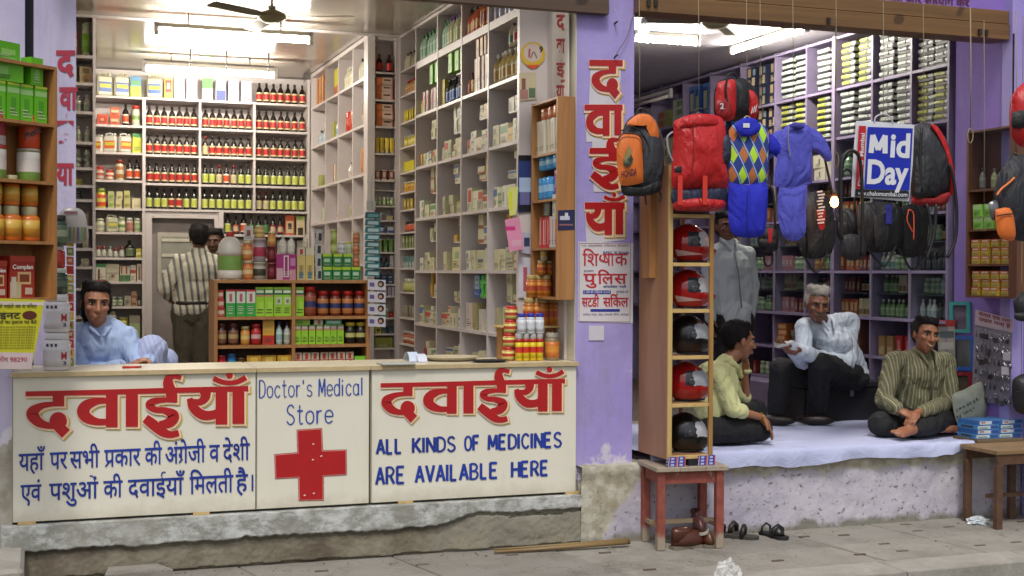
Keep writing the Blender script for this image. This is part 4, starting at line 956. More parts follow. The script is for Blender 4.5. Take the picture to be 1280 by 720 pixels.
wA = lambda i: f'{ORD[i]} shelf, first bay of back wall'
A0_, A1_ = BX[0]+.02, BX[1]-.02
row(BW, A0_, A1_, AZ[1], [ORB, stk(BX_('small orange tub', .085, .07, .085, 'c8562e', (.1, .4, .9, .7, 'dcb890')), 2), SY3, WJ], wA(1), OD)
row(BW, A0_, A1_, AZ[2], [('small white orange-label can', ('jug', .07, .07, .17, 'cdc9bd', 'c8602c', 'cdc9bd')), JUGO, JUGO, BX_('yellow box with green top', .085, .07, .19, 'c6cc3a', (0, .8, 1, 1, '2d7a3a'))], wA(2), OD)
row(BW, A0_, A1_, AZ[3], [('red-lidded pink jar', ('jar', .036, .13, 'c4604c', 'b8b49c', 'b03224', 'b04a3c')), ('squat pink jar', ('jar', .04, .10, 'c86a54', 'd0c8b4', 'b03224', 'c05a44')), ('tall brown and white flask', ('jar', .04, .2, 'c9bfa4', 'a8703a', '8a3a24', 'c9bfa4')), SY3, SY3], wA(3), OD)
row(BW, A0_, A1_, AZ[4], [('yellow and red jar', ('jar', .045, .19, 'c9b83a', 'c9482c', '8ca04a', 'd6cc60')), stk(BX_('pale green packet box', .055, .06, .08, 'b4b87c', (.1, .2, .9, .6, '8a9a4a')), 2), stk(BX_('cream packet box', .055, .06, .08, 'c9c294', (.1, .2, .9, .5, 'a89a5a')), 2), stk(BX_('yellowish tin box', .055, .06, .085, 'b9b46a', (.1, .2, .9, .5, '8a8440')), 2), BX_('low cream box', .08, .07, .10, 'cfc69c')], wA(4), OD)
row(BW, A0_, 1.70, AZ[5]+.0, [], '', OD)
row(BW, A0_, A1_, AZ[5], [('small cream jar', ('jar', .045, .13, 'b9b79c', 'c9c7ac', 'b9b79c', 'a8a68c')), ('white jug with handle', ('jug', .11, .08, .17, 'bdbba0', '8d8f74', 'bdbba0')), ('white-capped green jar', ('jar', .035, .15, '9aa878', 'c9c9ac', 'd0cfc0', '6a8a4a')), ('pink-label jar', ('jar', .033, .14, 'b9a99c', 'a8685c', 'd0cfc0', 'b07a6c')), ('green-label jar', ('jar', .035, .14, 'b9bb9c', '8aa06c', 'd0cfc0', 'a9b48c')), ('red-capped jar', ('jar', .03, .13, 'c9c0a9', 'c9bfae', 'a8301f', 'a8584a'))], wA(5), OD)
PB = lambda look, cap, lab='c0bfb0', r_=.022, h=.11: (look, ('dropper', r_, h, '8a8a7c', lab, cap))
row(BW, A0_, A1_, AZ[6], [PB('red-capped pill bottle', '7a1c1c'), PB('red-capped pill bottle', '7a1c1c'), PB('grey-capped pill bottle', '6a7a70'), PB('low red-capped pill bottle', '8a2020', h=.09), PB('red-capped pill bottle', '7a1c1c'), ('large dark bottle', ('bottle', .045, .17, '181814', '6a7a5a', '5a6a4c', '181814')), BX_('small yellow carton', .05, .05, .09, 'b9ae3a', (.1, .3, .9, .6, 'd8d0a0')), ('red-lidded jar', ('jar', .037, .15, 'b9a884', 'c0b8a0', 'a02c1c', 'b04a34'))], wA(6), OD)
row(BW, A0_, A1_, AZ[7], [BX_('white box with green top', .09, .07, .17, 'c4bfae', (0, .8, 1, 1, '3f7a44'), (.2, .1, .4, .7, '5a2c24'), (.0, .0, 1, .08, 'a83a2c')), BX_('large pale box', .12, .08, .17, 'b7b29c', (.0, .45, 1, .5, '8a7a6a'), (.4, .25, .6, .38, 'a84c3c')), BX_('green and red carton', .045, .06, .15, 'b9bba0', (0, 0, 1, .4, '4e7a4a'), (.2, .5, .5, 1, 'a03a2c')), BX_('green and red carton', .045, .06, .15, 'b9bba0', (0, 0, 1, .4, '4e7a4a'), (.2, .5, .5, 1, 'a03a2c')), BX_('white carton with red band', .05, .06, .16, 'c7bfae', (0, .5, 1, .7, 'a04434')), BX_('tall cream carton', .04, .06, .17, 'cfc6b0', (.3, .1, .7, .9, '7a4a3a'))], wA(7), OD)
row(BW, A0_, A1_, AZ[8], [('green round tin', ('can', .035, .13, '3f8a4a', '2f7a3c', '3f8a4a')), ('small grey-lidded jar', ('jar', .028, .09, '5e6a58', 'a9b09a', '8c9086', '7a8a6c')), ('small grey-lidded jar', ('jar', .028, .09, '5e6a58', 'a9b09a', '8c9086', '7a8a6c')), ('small grey-lidded jar', ('jar', .028, .09, '5e6a58', 'a9b09a', '8c9086', '7a8a6c')), BX_('pale square box', .06, .06, .10, '9a9480', (.2, .3, .8, .6, '7a7460')), stk(BX_('small orange and white box', .05, .06, .07, 'a8886a', (.1, .2, .9, .5, '8a4a34')), 2), ('tiny dark bottle', ('bottle', .018, .10, '181814', '8c8c7c', '7a7a6c', '181814'))], wA(8), OD)
row(BW, A0_+.03, A1_, AZ[9], [('large white jerrycan with red label', ('jug', .16, .1, .27, 'c4c1ab', 'a03a30', 'c4c1ab')), stk(('yellow tin', ('can', .042, .10, 'b7ab3c', 'c9c07c', 'a8a48c')), 2), BX_('green-topped tall carton', .10, .08, .22, '9ab07a', (0, .65, 1, 1, '8f8674'), (.2, .2, .8, .35, 'c9cdb0'))], wA(9), OD)
row(BW, 1.77, 2.59, 2.02, [SY2, SYR, SY3, SYG, SYG, SYG, ('low scarlet-label bottle', SYR[1]), ('low scarlet-label bottle', SYR[1]), BX_('orange hair-oil carton', .09, .05, .20, 'b8542a', (.1, .1, .9, .7, 'c9b48c'), (.3, .3, .7, .6, '3a2420')), BX_('cream portrait carton', .085, .05, .19, 'c4b48c', (.2, 0, .8, .4, '3a2420'), (.0, .8, 1, 1, '8ca04a'))], 'sixth shelf beside the doorway', OD)
row(BW, 1.78, 2.59, 1.78, [stk(BX_('grey medicine carton', .07, .06, .06, '9c968c'), 3) for _ in range(8)], 'seventh shelf beside doorway', OD)
# narrow left column
LO = 'the upright'
def lrow(i, its): row(LU, .205, .415, LZ[i], its, f'{ORD[i]} shelf, narrow column beside lettered pillar', LO)
lrow(0, [('orange patterned packet', ('pouch', .085, .05, .20, 'b8542a', 'c9a05a')), ('white and green tall jar', ('jar', .03, .26, 'c9cdb4', '7ab03c', '9cb08a', '8ac04c'))])
lrow(1, [BX_('cream box with twin figures', .09, .06, .13, 'bdae86', (.2, .6, .8, .9, '8a7c5a'), (.3, .1, .7, .5, 'c49a5a'))]*2)
lrow(2, [('white pump bottle', ('bottle', .024, .13, 'b9bba9', 'a9ab98', '8f9c88', 'c9c9bc'))]*3)
lrow(3, [('slim cream bottle', ('bottle', .022, .125, 'b0b09a', 'a4a48c', '949c80', 'b9b9a4'))]*3)
lrow(4, [stk(PB('tiny round white jar', 'c0c4b8', '9aa08c', .026, .045), 3)]*3)
lrow(5, [('small yellow tin', ('can', .03, .05, 'b7b43c', 'a8a434', 'c9c46c'))])
lrow(6, [stk(('flat dark tin', ('can', .03, .022, '2c2c30', '6a6a70', '3c3c40')), 3)])
lrow(7, [BX_('small brown carton', .06, .05, .10, '8f8468'), BX_('small brown carton', .06, .05, .10, '8f8468')])
lrow(8, [stk(BX_('small pale carton with red edge', .06, .05, .04, 'b4a996', (0, 0, 1, .3, 'a04a3c')), 3), BX_('upright pale carton', .04, .05, .12, 'bdb59c')])
lrow(9, [stk(BX_('thin grey carton', .07, .05, .02, '77705f'), 3), stk(BX_('thin cream carton', .06, .05, .02, 'b5ad94'), 3)])
lrow(10, [stk(BX_('thin dark carton', .08, .05, .02, '4c4a44'), 3), stk(BX_('thin olive carton', .07, .05, .02, '8c8a5c'), 2)])
lrow(11, [BX_('blue carton', .08, .05, .12, '3c5c8c', (.1, .4, .9, .7, 'a8b8cc'))]*2)
# narrow right column
def nrow(i, its, **k): row(NU, 2.692, 2.862, NZ[i], its, f'{ORD[i]} shelf, narrow corner column', 'the street end', inset=.012, **k)
PK = BX_('flat pink box with orange print', .145, .09, .062, 'cdb4a4', (0, 0, .35, 1, 'c46a30'), (.45, .55, .85, .75, '4a3030'), (.93, 0, 1, 1, 'b8606a'))
nrow(0, [('dark bottle with red label', ('bottle', .026, .155, '2c100c', 'a01c14', 'b02018', '2c100c'))]*2)
nrow(1, [stk(PK, 3)]); nrow(2, [stk(PK, 3)])
nrow(3, [('yellow squeeze tube', ('tube', .036, .13, 'c9ad2c', 'd2b83a', 'd8d0b0'))]*4)
nrow(4, [BX_('dark red carton with white emblem', .045, .06, .085, '7a2c26', (.0, .0, 1, .12, 'b8b0a0'), (.25, .3, .75, .8, 'c8b8a8'), (.0, .9, 1, 1, 'a8a090'))]*3+[])
nrow(5, [('green and white small bottle', ('dropper', .014, .07, '4f8a3c', 'b0bc90', 'b9c09c'))]*5)
nrow(6, [BX_('small white carton', .045, .05, .06, 'bdbcae', (.2, .2, .7, .7, '5c6c74')), BX_('small pale yellow carton', .05, .05, .035, 'bdb484')])
nrow(7, [BX_('blue jelly tub', .07, .05, .055, '2f4c8c', (.1, .3, .9, .8, 'b8c8dc')), BX_('white and blue carton', .05, .05, .05, 'bcc0c4', (0, 0, 1, .4, '3a5a9c'))])
nrow(8, [stk(BX_('lime carton', .05, .05, .05, '96a23a', (.1, .2, .5, .8, '5c7a2c')), 2), BX_('upright green carton', .03, .05, .11, '5c8a3c'), BX_('upright green carton', .03, .05, .11, '5c8a3c')])
nrow(9, [('tiny black bottle', ('dropper', .015, .08, '1c1c20', '3a4a5a', '14141a'))]*3+[BX_('upright white carton', .03, .05, .10, 'b4b4b4')])
nrow(10, [stk(BX_('dark blue face-cream carton', .05, .05, .04, '2c3c5c', (.2, .3, .8, .6, '8c9cac')), 2)]*3)
nrow(11, [BX_('white carton with purple stripe', .03, .05, .075, 'b9b4bc', (.2, 0, .5, 1, '5c4c8c'))]*5)
nrow(12, [BX_('grey-green carton', .04, .05, .10, '6f8a6c', (.1, .5, .9, .8, 'a9b49c'))]*3+[('red round jar', ('can', .022, .05, 'a8281c', 'b03024', '8a1c14'))])
nrow(13, [BX_('yellow square carton', .05, .05, .06, 'b4a92c', (.2, .3, .8, .7, '4c5c3c')), BX_('dark teal carton', .045, .05, .06, '2c444c'), BX_('dark teal carton', .045, .05, .06, '2c444c')])
nrow(14, [BX_('wide olive carton', .15, .08, .085, '8c9236', (.1, .2, .9, .3, '6c7226'))])
# small column at the end of the long wall
def krow(i, its, **k): row(SW, su(SY[5])+.02, su(SY[4])-.03, KZ[i], its, f'{ORD[i]} shelf, slim column of long wall', 'the street end', inset=.02, rev=False, **k)
krow(0, [('white spray bottle', ('bottle', .03, .15, 'b4b49c', 'b0a894', 'a8a48c', '2a2018'))]*5)
krow(1, [('amber bottle with red cap', ('bottle', .03, .13, 'b0865a', 'bda274', 'a8783c', 'b03020'))]*5)
krow(2, [('yellow tube on its cap', ('tube', .05, .10, 'c9b42c', 'd0c23c', 'd8d4a0'))]*6)
krow(3, [('yellow tin of cream', ('can', .034, .09, 'c2b23a', 'd2c868', 'b8b490'))]*5)
krow(4, [BX_('bright yellow carton', .07, .06, .09, 'c8bc24', (.1, .1, .9, .3, 'd8d060'))]*6)
krow(5, [('amber pill jar', ('jar', .032, .09, 'b88a2c', 'c49a34', 'c9c49c', 'b8842c'))]*5)
krow(6, [BX_('honey coloured carton', .06, .06, .09, 'b4983c', (.2, .3, .8, .7, 'c9c08c'))]*4)
krow(7, [('orange-label jar', ('jar', .034, .09, '5a3a20', 'b8502a', '2a1c14', 'c4643a'))]*5)
krow(8, [BX_('dull green carton', .06, .06, .10, '8a9460', (.1, .5, .9, .8, 'c0c49c'))]*5)
krow(9, [BX_('teal and white carton', .06, .06, .10, 'a8b4ac', (0, .5, 1, 1, '4c7a74'))]*5)
krow(10, [('yellow-green bottle', ('dropper', .03, .11, '8a9040', 'b4b46c', 'b8b8a0'))]*5)
krow(11, [BX_('beige carton', .06, .06, .10, 'a09a84', (.1, .1, .9, .4, '8a8068'))]*5)
krow(12, [('rust coloured jar', ('jar', .034, .10, '9a4828', 'b0603a', 'b4b0a4', 'c8c0b0'))]*5)
# cubbyholes of the long wall
PALES = ['cdc8a4', 'c4bf98', 'd6d2b4', 'bab694', 'cfc4a4', 'd2d2c0', 'b4b290', 'c9c8b4']; TINT = [('red-banded', 'b8463a'), ('green-banded', '5c8c5a'), ('blue-banded', '4a6a9c'), ('amber', 'c49a3c')]
rnd = random.Random(11)
def rbox(look=None, hmax=.15):
    c = rnd.choice(PALES); w_ = rnd.choice((.07, .09, .11, .14)); h = rnd.choice((.05, .07, .10, .14)); h = min(h, hmax)
    hue = {'cdc8a4': 'cream', 'c4bf98': 'straw', 'd6d2b4': 'ivory', 'bab694': 'khaki', 'cfc4a4': 'buff', 'd2d2c0': 'off-white', 'b4b290': 'dull green', 'c9c8b4': 'pale grey'}[c]
    pr = rnd.choice(((), ((.1, .3, .5, .7, '8f8d78'),), ((0, 0, 1, .25, 'b0623c'),), ((.6, .2, .9, .8, '6c8a6a'),), ((.15, .4, .85, .55, '5c6470'),)))
    if rnd.random() < .24: k_, c2 = rnd.choice(TINT); return (f'{k_} medicine carton', ('box', w_, .07, h, c2 if k_ == 'amber' else c, ((0, .55, 1, .9, c2), (.1, .15, .7, .4, 'a8a490'))))
    return (f'{hue} medicine carton', ('box', w_, .07, h, c, pr))
CN = ['first column', 'second column', 'third column', 'fourth column']; RN = ['bottom row', 'second row up', 'third row up', 'fourth row up', 'second row down', 'top row']
def cub(ci, ri, its, z=None, u0=None, u1=None, extra='', inset=.02):
    a = su(SY[ci+1])+.015 if u0 is None else su(SY[ci+1])+u0; b = su(SY[ci])-.015 if u1 is None else su(SY[ci+1])+u1
    row(SW, a, b, SZ[ri] if z is None else z, its, f'{extra}{RN[ri+1] if ri >= 0 else "lowest row"}, {CN[ci]}', 'street', inset=inset, group='goods in the long wall cubbyholes')
STAIR = ('green-topped white bottle', ('bottle', .032, .22, 'a8c8ae', 'c0d4c4', '8fb89a', '2d7a4a'))
PUR = ('purple-topped white bottle', ('bottle', .032, .22, 'c0c09c', 'c9ccaa', 'b0b884', '6a4484'))
ORBt = ('orange tall bottle', ('bottle', .034, .26, 'b0602a', 'c4823c', '9a4a20', '8a3c18'))
cub(3, 4, [STAIR]*6+[BX_('tall orange carton', .05, .05, .22, 'b88a4c', (.2, 0, .5, 1, 'a85a2c'))], z=SZ[5])
cub(2, 4, [STAIR]*2+[PUR]*6, z=SZ[5]); cub(1, 4, [('orange and black flask', ('bottle', .036, .20, 'c4683c', 'c8501e', 'd0a060', '1c1814'))]*4+[ORBt]*5, z=SZ[5])
cub(0, 4, [('lilac-white tall jar', ('jar', .036, .22, 'c4c2cc', 'b8b6c8', 'd0d0d4', 'a8a6bc'))]*6, z=SZ[5])
for ci, its in ((3, [('yellow-label bottle', ('bottle', .032, .17, '9c9c20', 'b9bb30', 'c2c43c', '1c1814'))]+[('red and white striped carton', ('box', .05, .06, .17, 'c8bcb4', ((.1, .3, .5, 1, 'b0302a'), (.6, 0, .8, .8, 'b85a50'))))]*5+[]),
                (2, [BX_('mustard tall carton', .08, .07, .20, 'b0a040', (.2, .1, .8, .9, 'c4b868'))]+[('black bottle with blue label', ('bottle', .034, .19, '14161c', '7a9cc4', '3a5a9a', '0e0e12'))]*6),
                (1, [('ketchup-red small bottle', ('bottle', .036, .17, 'b06a58', 'c87a68', 'b05444', '5a1c14')), ('dark yellow-label bottle', ('bottle', .04, .20, '1c1410', 'c4b050', 'b8a83c', '1c1410'))]+[BX_('tall white and red carton', .055, .06, .24, 'c8b8a4', (.1, 0, .4, 1, 'a8422c'), (.6, .3, .9, .9, 'b88a3c'))]*5),
                (0, [('golden-cream tall bottle', ('bottle', .036, .21, 'c4b06c', 'd0c49c', 'b09040', 'dcd8cc'))]*7)):
    cub(ci, 3, its, z=SZ[4])
cub(3, 4, [BX_('upper bright green box', .10, .08, .15, '6db02a', (.45, 0, .55, 1, '8ccc3c'))]*2, z=SZ[4]+.21, u0=.28, extra='')
cub(2, 4, [BX_('upper lime green box', .09, .08, .17, '7cb82e', (.45, 0, .5, 1, '9cd24c'))]*3, z=SZ[4]+.225, u0=.2)
cub(1, 4, [BX_('upper amber carton', .05, .06, .17, 'b08040', (.2, .1, .6, .9, 'c8a060'))]*4, z=SZ[4]+.245, u0=.25); cub(0, 4, [('upper teal-capped bottle', ('bottle', .034, .17, 'b9b49c', 'c4bc98', '4c7c6c', '3a6c64')), ('upper red-capped bottle', ('bottle', .034, .17, 'c0a89c', 'c8b4a0', 'b04034', 'a82c24')), ('upper green-capped bottle', ('bottle', .034, .17, 'b9b49c', 'a9c09c', '5c8c5c', '3c7c54'))], z=SZ[4]+.215, u0=.28)
for ci in range(4):
    for ri in (0, 1, 2, 3):
        z = SZ[ri]; sub = .193+.02*((ci+ri+1) % 3)
        its = []; used = 0; tot = .47
        while used < tot:
            b = rbox(); n = rnd.choice((2, 2, 3)); n = max(1, min(n, int(.185/b[1][3])))
            its.append((b[0], b[1], n)); used += b[1][1]+.006
        # same looks in one cubby get one count
        if (ci, ri) == (1, 3): its[0] = BX_('red and white ointment box', .09, .07, .10, 'd0c4ac', (.2, .4, .9, 1, 'b02a20'))
        if (ci, ri) == (1, 2): its[0] = BX_('large white and red box', .13, .07, .17, 'cdc8a8', (.3, .4, .9, .9, 'b8281c'))
        if (ci, ri) == (2, 2): its = its[:2]+[BX_('large cream carton', .14, .09, .085, 'b4ad7c', (0, .8, 1, 1, '9a9364'))]
        if (ci, ri) == (2, 1): its = its[:1]+[BX_('big pale yellow carton with green print', .2, .09, .17, 'cdc894', (.3, .5, .8, .8, '8fa886'), (.2, .2, .35, .3, '8a6a5a'))]
        if (ci, ri) == (1, 0): its = [BX_('white carton with red line', .1, .07, .19, 'c0b4a8', (.1, .2, .9, .24, 'a83a34'), (.3, .6, .4, .9, '8a807a')), BX_('olive narrow carton', .05, .07, .19, '9a8f60'), BX_('pale carton with dark edge', .09, .07, .15, 'c4bcae', (0, 0, .1, 1, '4a4a4c')), BX_('ivory small carton', .08, .07, .09, 'cdc8b4')]
        if (ci, ri) == (0, 0): its = [BX_('pale olive tall carton', .07, .07, .17, 'a8a27c'), stk(BX_('ivory green-print carton', .08, .07, .09, 'cdcab4', (.3, .2, .5, .8, '6a9a72')), 2), BX_('ivory wide carton', .1, .07, .12, 'c9c6b2')]
        seenl = {}
        cub(ci, ri, its, z=z, u0=.04)
        if ri < 4:
            its = []; used = 0
            while used < .30: b = rbox(hmax=.12); b = ('upper '+b[0], b[1]); n = rnd.choice((1, 2, 2)); its.append((b[0], b[1], n)); used += b[1][1]+.004
            if (ci, ri) == (1, 0): its = [BX_('blue carton with yellow ring', .13, .03, .16, '1d4f94', (.15, .35, .85, .95, '8fa8a4'), (.3, .5, .7, .8, '2c6a9c'), (.4, .57, .6, .72, 'c9c23c'))]+[stk(BX_('small bright green pack', .065, .06, .03, '4fae3c', (.1, .4, .9, .6, '6fcc54')), 5)]*3; cub(ci, ri, its, z=z+sub, u0=.2, inset=.03); continue
            cub(ci, ri, its, z=z+sub, u0=.2, inset=.062)
for ci in range(4):
    its = [stk(rbox(hmax=.05), 2), stk(rbox(hmax=.06), 2), rbox(), rbox()]
    if ci == 3: its[0] = BX_('tiny red carton', .05, .05, .07, 'a02c2c')
    cub(ci, -1, its, z=.98, u0=.2)
    SW.part('small_shelf', su(SY[ci+1])+.26, su(SY[ci])-.012, .97, .979, .06)
# far side wall
def qub(ci, ri, its, z=None, u0=.3): row(QW, qu(QY[ci+1])+u0, qu(QY[ci])-.015, QZ[ri] if z is None else z, its, f'{RN[ri]}, {ORD[ci]} column near back corner', 'street', inset=.02, group='goods in the cubbyholes near the back corner')
TOPQ = {0: [('dark-capped cream bottle', ('bottle', .035, .2, 'c0bca4', 'cdc8b4', 'b4b09c', '1c1c18'))]*3+[BX_('tall peach carton', .06, .05, .25, 'b87a54', (.2, .1, .8, .5, 'd0c0a4'))]*2, 1: [('ivory tall bottle', ('bottle', .036, .20, 'c4bfa4', 'cdc9b0', 'b4a98c', 'c9c4b0'))]*5, 2: [BX_('large yellow and orange box', .22, .08, .25, 'c4bc2c', (0, 0, 1, .35, 'b8582c'), (.1, .4, .9, .9, 'd2cc30'))], 3: [BX_('tall orange striped carton', .07, .05, .27, 'b4703c', (.3, 0, .7, 1, 'c9b48c'))]*4}
for c_, its in TOPQ.items(): qub(c_, 5, its, u0=.1)
MID = {0: [BX_('tilted portrait box', .10, .06, .19, 'b9a484', (.1, .5, .9, 1, '6a4a3a')), BX_('ivory tall box', .08, .06, .16, 'c9c2a8')], 1: [('large red pouch', ('pouch', .12, .07, .19, 'b83420', 'c04a34')), ('large red pouch', ('pouch', .12, .07, .19, 'b83420', 'c04a34')), ('striped carton', ('box', .06, .05, .20, 'c0b09c', ((.2, 0, .5, 1, 'a85a44'),)))], 2: [BX_('yellow-green slim carton', .05, .05, .16, 'b4b050', (.2, 0, .6, 1, '7a9040')), ('clear blue bottle', ('bottle', .032, .19, 'a0b0b0', 'b4bcb8', '7c94a0', '2c3440')), ('clear blue bottle', ('bottle', .032, .19, 'a0b0b0', 'b4bcb8', '7c94a0', '2c3440'))], 3: [('grey-blue flask', ('bottle', .036, .15, '98a4a8', 'a4acb0', '8c9ca4', '5a4a44'))]*3}
for c_, its in MID.items(): qub(c_, 4, its, u0=.15)
M3 = {0: [BX_('tall amber and green carton', .09, .05, .22, 'b88a3c', (.2, .1, .8, .9, 'c4682c')), BX_('green-edged carton', .05, .05, .22, 'b4bca0', (0, 0, .4, 1, '8aac8a')), BX_('orange round-top carton', .09, .05, .24, 'c06a34')], 1: [('dark-capped white bottle', ('bottle', .04, .15, 'b9b8ac', 'c4c2b8', 'b8a8a4', '1c1c18')), ('pink-label bottle', ('bottle', .036, .16, 'b8a8a4', 'c09a94', 'b0847c', '8a7a74'))], 2: [BX_('red-edged white carton', .08, .05, .17, 'c4bca8', (0, 0, .3, 1, 'a83a2c')), BX_('ivory flat carton', .09, .05, .14, 'c9c4ac')], 3: [BX_('lime small carton', .09, .05, .12, 'a8ac5c'), BX_('olive small carton', .08, .05, .11, '8c8c5c'), ('yellow small tin', ('can', .04, .1, 'b4a83c', 'c0b44c', '8a8440'))]}
for c_, its in M3.items(): qub(c_, 3, its, u0=.2)
for c_ in range(4):
    for r_ in (0, 1, 2): qub(c_, r_, [rbox(), rbox(), ('dark small bottle', ('bottle', .03, .12, '1c1c18', 'b4b0a4', '8a8678', 'c4c0b4'))][:(1+(c_+r_) % 2)]+([stk(BX_('wide flat cream box', .15, .08, .07, 'b7ad90'), 2)] if (c_+r_) % 3 == 0 else []), u0=.3)
# ============================================================ soft shapes
def PN(px, py, o, n):
    d = fw*FPX + rt*(px-640) + up*(360-py); o = Vector(o)-Vector((0, 0, EYE)); n = Vector(n)
    p = d*(o.dot(n)/d.dot(n)); p.z += EYE; return p
def puff(mb, pts, T, m, rings=6, pw_=.5, k=4, front=1.0, back=1.0, wob=.0, closed=True, dirv=None, seed=1, cen=None):
    """a stuffed shape: outline points (world) swelling by T towards the street and away from it"""
    from mathutils import noise as ns
    pts = [Vector(p) for p in pts]
    if k > 1: pts = [Vector(p) for p in crom([tuple(p) for p in pts]+[tuple(pts[0])], k)[:-1]]
    c = sum(pts, Vector())/len(pts) if cen is None else Vector(cen)
    a = Vector((0, 0, 0))
    for i in range(len(pts)): a += (pts[i]-c).cross(pts[(i+1) % len(pts)]-c)
    nv = a.normalized() if dirv is None else Vector(dirv).normalized()
    if nv.y > 0: nv = -nv
    n = len(pts); vs = []; fs = []
    for side, f_ in ((1, front), (-1, back)):
        for r_ in range(rings):
            t = 1-(r_/(rings-.4))**1.15 if r_ else 1
            for p in pts:
                q = c+(p-c)*t; h = T*f_*(1-t**(1/pw_/.8))**.62 if r_ else 0
                if wob and r_: h += wob*ns.noise(q*9+Vector((seed*3.1, 0, 0)))+wob*.5*ns.noise(q*24)
                vs.append(q+nv*h*side)
        vs.append(c+nv*T*f_*side)
    N = n*rings+1
    for s_ in (0, 1):
        o = s_*N
        for r_ in range(rings-1):
            for i in range(n):
                j = (i+1) % n; f = [o+r_*n+i, o+r_*n+j, o+(r_+1)*n+j, o+(r_+1)*n+i]; fs.append(f if s_ else f[::-1])
        for i in range(n):
            j = (i+1) % n; f = [o+(rings-1)*n+i, o+(rings-1)*n+j, o+n*rings]; fs.append(f if s_ else f[::-1])
    mb.add(vs, fs, m, True); return mb
def YP(y): return lambda l: [P(a, b, y=y) for a, b in l]
def soft(name, px, y, T, m, parent, **k):
    c = Vector(parent.location); mb = MB(); puff(mb, YP(y)(px), T, m, **k); return buildw(mb, name, parent)
def wire(name, px, y, r_, m, parent, n=6, kk=5):
    pts = [P(a, b, y=(y if len(c) == 0 else c[0])) for a, b, *c in px]; pts = [Vector(p) for p in crom([tuple(p) for p in pts], kk)]
    return buildw(MB().tube(pts, r_, m, n), name, parent)
def decal(mb, px, y, m, lay=0): mb.quad([P(a, b, y=y-lay) for a, b in px][::-1], m); return mb
# ============================================================ display cabinet behind the counter
CF = 8.9
dc = unit('brown wooden display cabinet full of health drinks behind the counter', (0, CF, 0), (1, 0, 0), (0, 1, 0), .30, WOODV); dc.root.name = 'display_cabinet'; dc.root['category'] = 'cabinet'; KN[id(dc)] = 'health_drink_box'
dx0, dx1, dxm = P(268, 400, y=CF).x, P(462, 400, y=CF).x, P(367, 400, y=CF).x
for z in (1.592, 1.348, 1.157, .97, .70): dc.part('shelf', dx0, dx1, z-.02, z, .002)
for x in (dx0+.01, dxm, dx1-.01): dc.part('upright', x-.011, x+.011, FZ, 1.571)
dc.part('back_panel', dx0, dx1, FZ, 1.571, .30, .31, WOODD)
def drow(a, b, z, its, where, **k): return row(dc, P(a, 400, y=CF).x, P(b, 400, y=CF).x, z, its, where, 'the doorway side', inset=.03, rev=True, **k)
GW = BX_('green and white carton with red top', .063, .06, .178, '2f9a3c', (.05, .5, .95, .93, 'd0ccc0'), (0, .93, 1, 1, 'b8283c'), (.35, .55, .65, .85, 'a85a64'), (.3, .1, .6, .14, 'b0d0b0'))
LM = BX_('lime green husk carton', .058, .06, .195, '8fc028', (.0, .74, 1, .92, '1c5a3c'), (.08, .80, .92, .90, 'c9dcb4'), (0, .68, 1, .73, 'c87a6c'), (.4, .25, .9, .5, '9fcc40'))
LM2 = BX_('lime green carton with picture', .058, .06, .195, '8fc028', (.0, .74, 1, .92, '1c5a3c'), (.08, .80, .92, .90, 'c9dcb4'), (.2, .40, .9, .66, 'b8c49c'), (.4, .46, .7, .58, '6c7a4c'))
drow(270, 283, 1.348, [stk(BX_('small red and cream box', .05, .06, .058, 'a83028', (.1, .3, .9, .7, 'c8b49c')), 3)], 'upper shelf of brown display cabinet')
drow(283, 366, 1.348, [GW]*3+[LM]*2+[LM2]*2, 'upper shelf of brown display cabinet')
BJ = ('big red-lidded chocolate drink jar', ('jar', .045, .20, '7a3424', '8a4a34', 'b01c14', '2c3460'))
SJ = ('red-lidded chocolate drink jar', ('jar', .038, .17, '6a2c1c', 'b0703c', 'b01c14', '2c3460'))
drow(369, 460, 1.348, [LM, BJ, SJ, SJ, SJ, SJ], 'upper shelf, beside the cabinet divider')
NJ = ('dark jar with nut pictures', ('jar', .034, .145, '3c2418', '7a5440', '5a2c1c', 'a89060'))
drow(271, 366, 1.157, [NJ, NJ, ('amber drink jar', ('jar', .030, .125, 'b87a2c', 'c89048', 'b8a870', 'd0b868')), ('red drink jar', ('jar', .034, .14, '9a1c1c', 'b0282c', 'a8242c', 'c8a0a0')), BX_('yellow and red powder carton', .075, .06, .165, 'c99a2c', (0, 0, 1, .38, 'b0281c'), (.1, .5, .9, .8, 'b8903c')), ('pale blue spray can', ('bottle', .022, .155, '9cb4b0', 'b8c8c4', '8aa8a4', '3c3a7c')), ('silver spray can', ('bottle', .022, .15, 'a0a49c', 'c0c4b8', '9ca48c', '2c2c3c'))], 'middle shelf of brown display cabinet')
SL = BX_('small lime green pack', .044, .06, .13, '8cc028', (.0, .78, 1, .98, '6a7a50'), (.1, .8, .9, .93, 'b8a8a0'), (.0, .72, 1, .77, 'c07a60'))
drow(369, 432, 1.157, [SL]*7, 'middle shelf, beside the cabinet divider'); drow(434, 460, 1.157, [('dark jar with yellow lid', ('jar', .036, .145, '1c1a10', '1c1a10', 'b9a82c', 'b4b06c'))]*2, 'middle shelf, end of brown display cabinet')
q4 = Cells(dc.root, (0, CF, 0), (1, 0, 0), (0, 1, 0), .3, WOODV)
drow(369, 431, 1.157+.1315, [BX_('flat lime box lying on packs', .10, .06, .035, '94c43c', (.1, .3, .5, .7, '6a9a3c')), BX_('flat white box lying on packs', .06, .06, .035, 'c8c4ac', (.4, .2, .7, .8, 'a8482c')), BX_('flat teal box lying on packs', .11, .06, .035, '3c9a78', (.1, .3, .9, .7, 'b8d0c0'))], 'middle shelf')
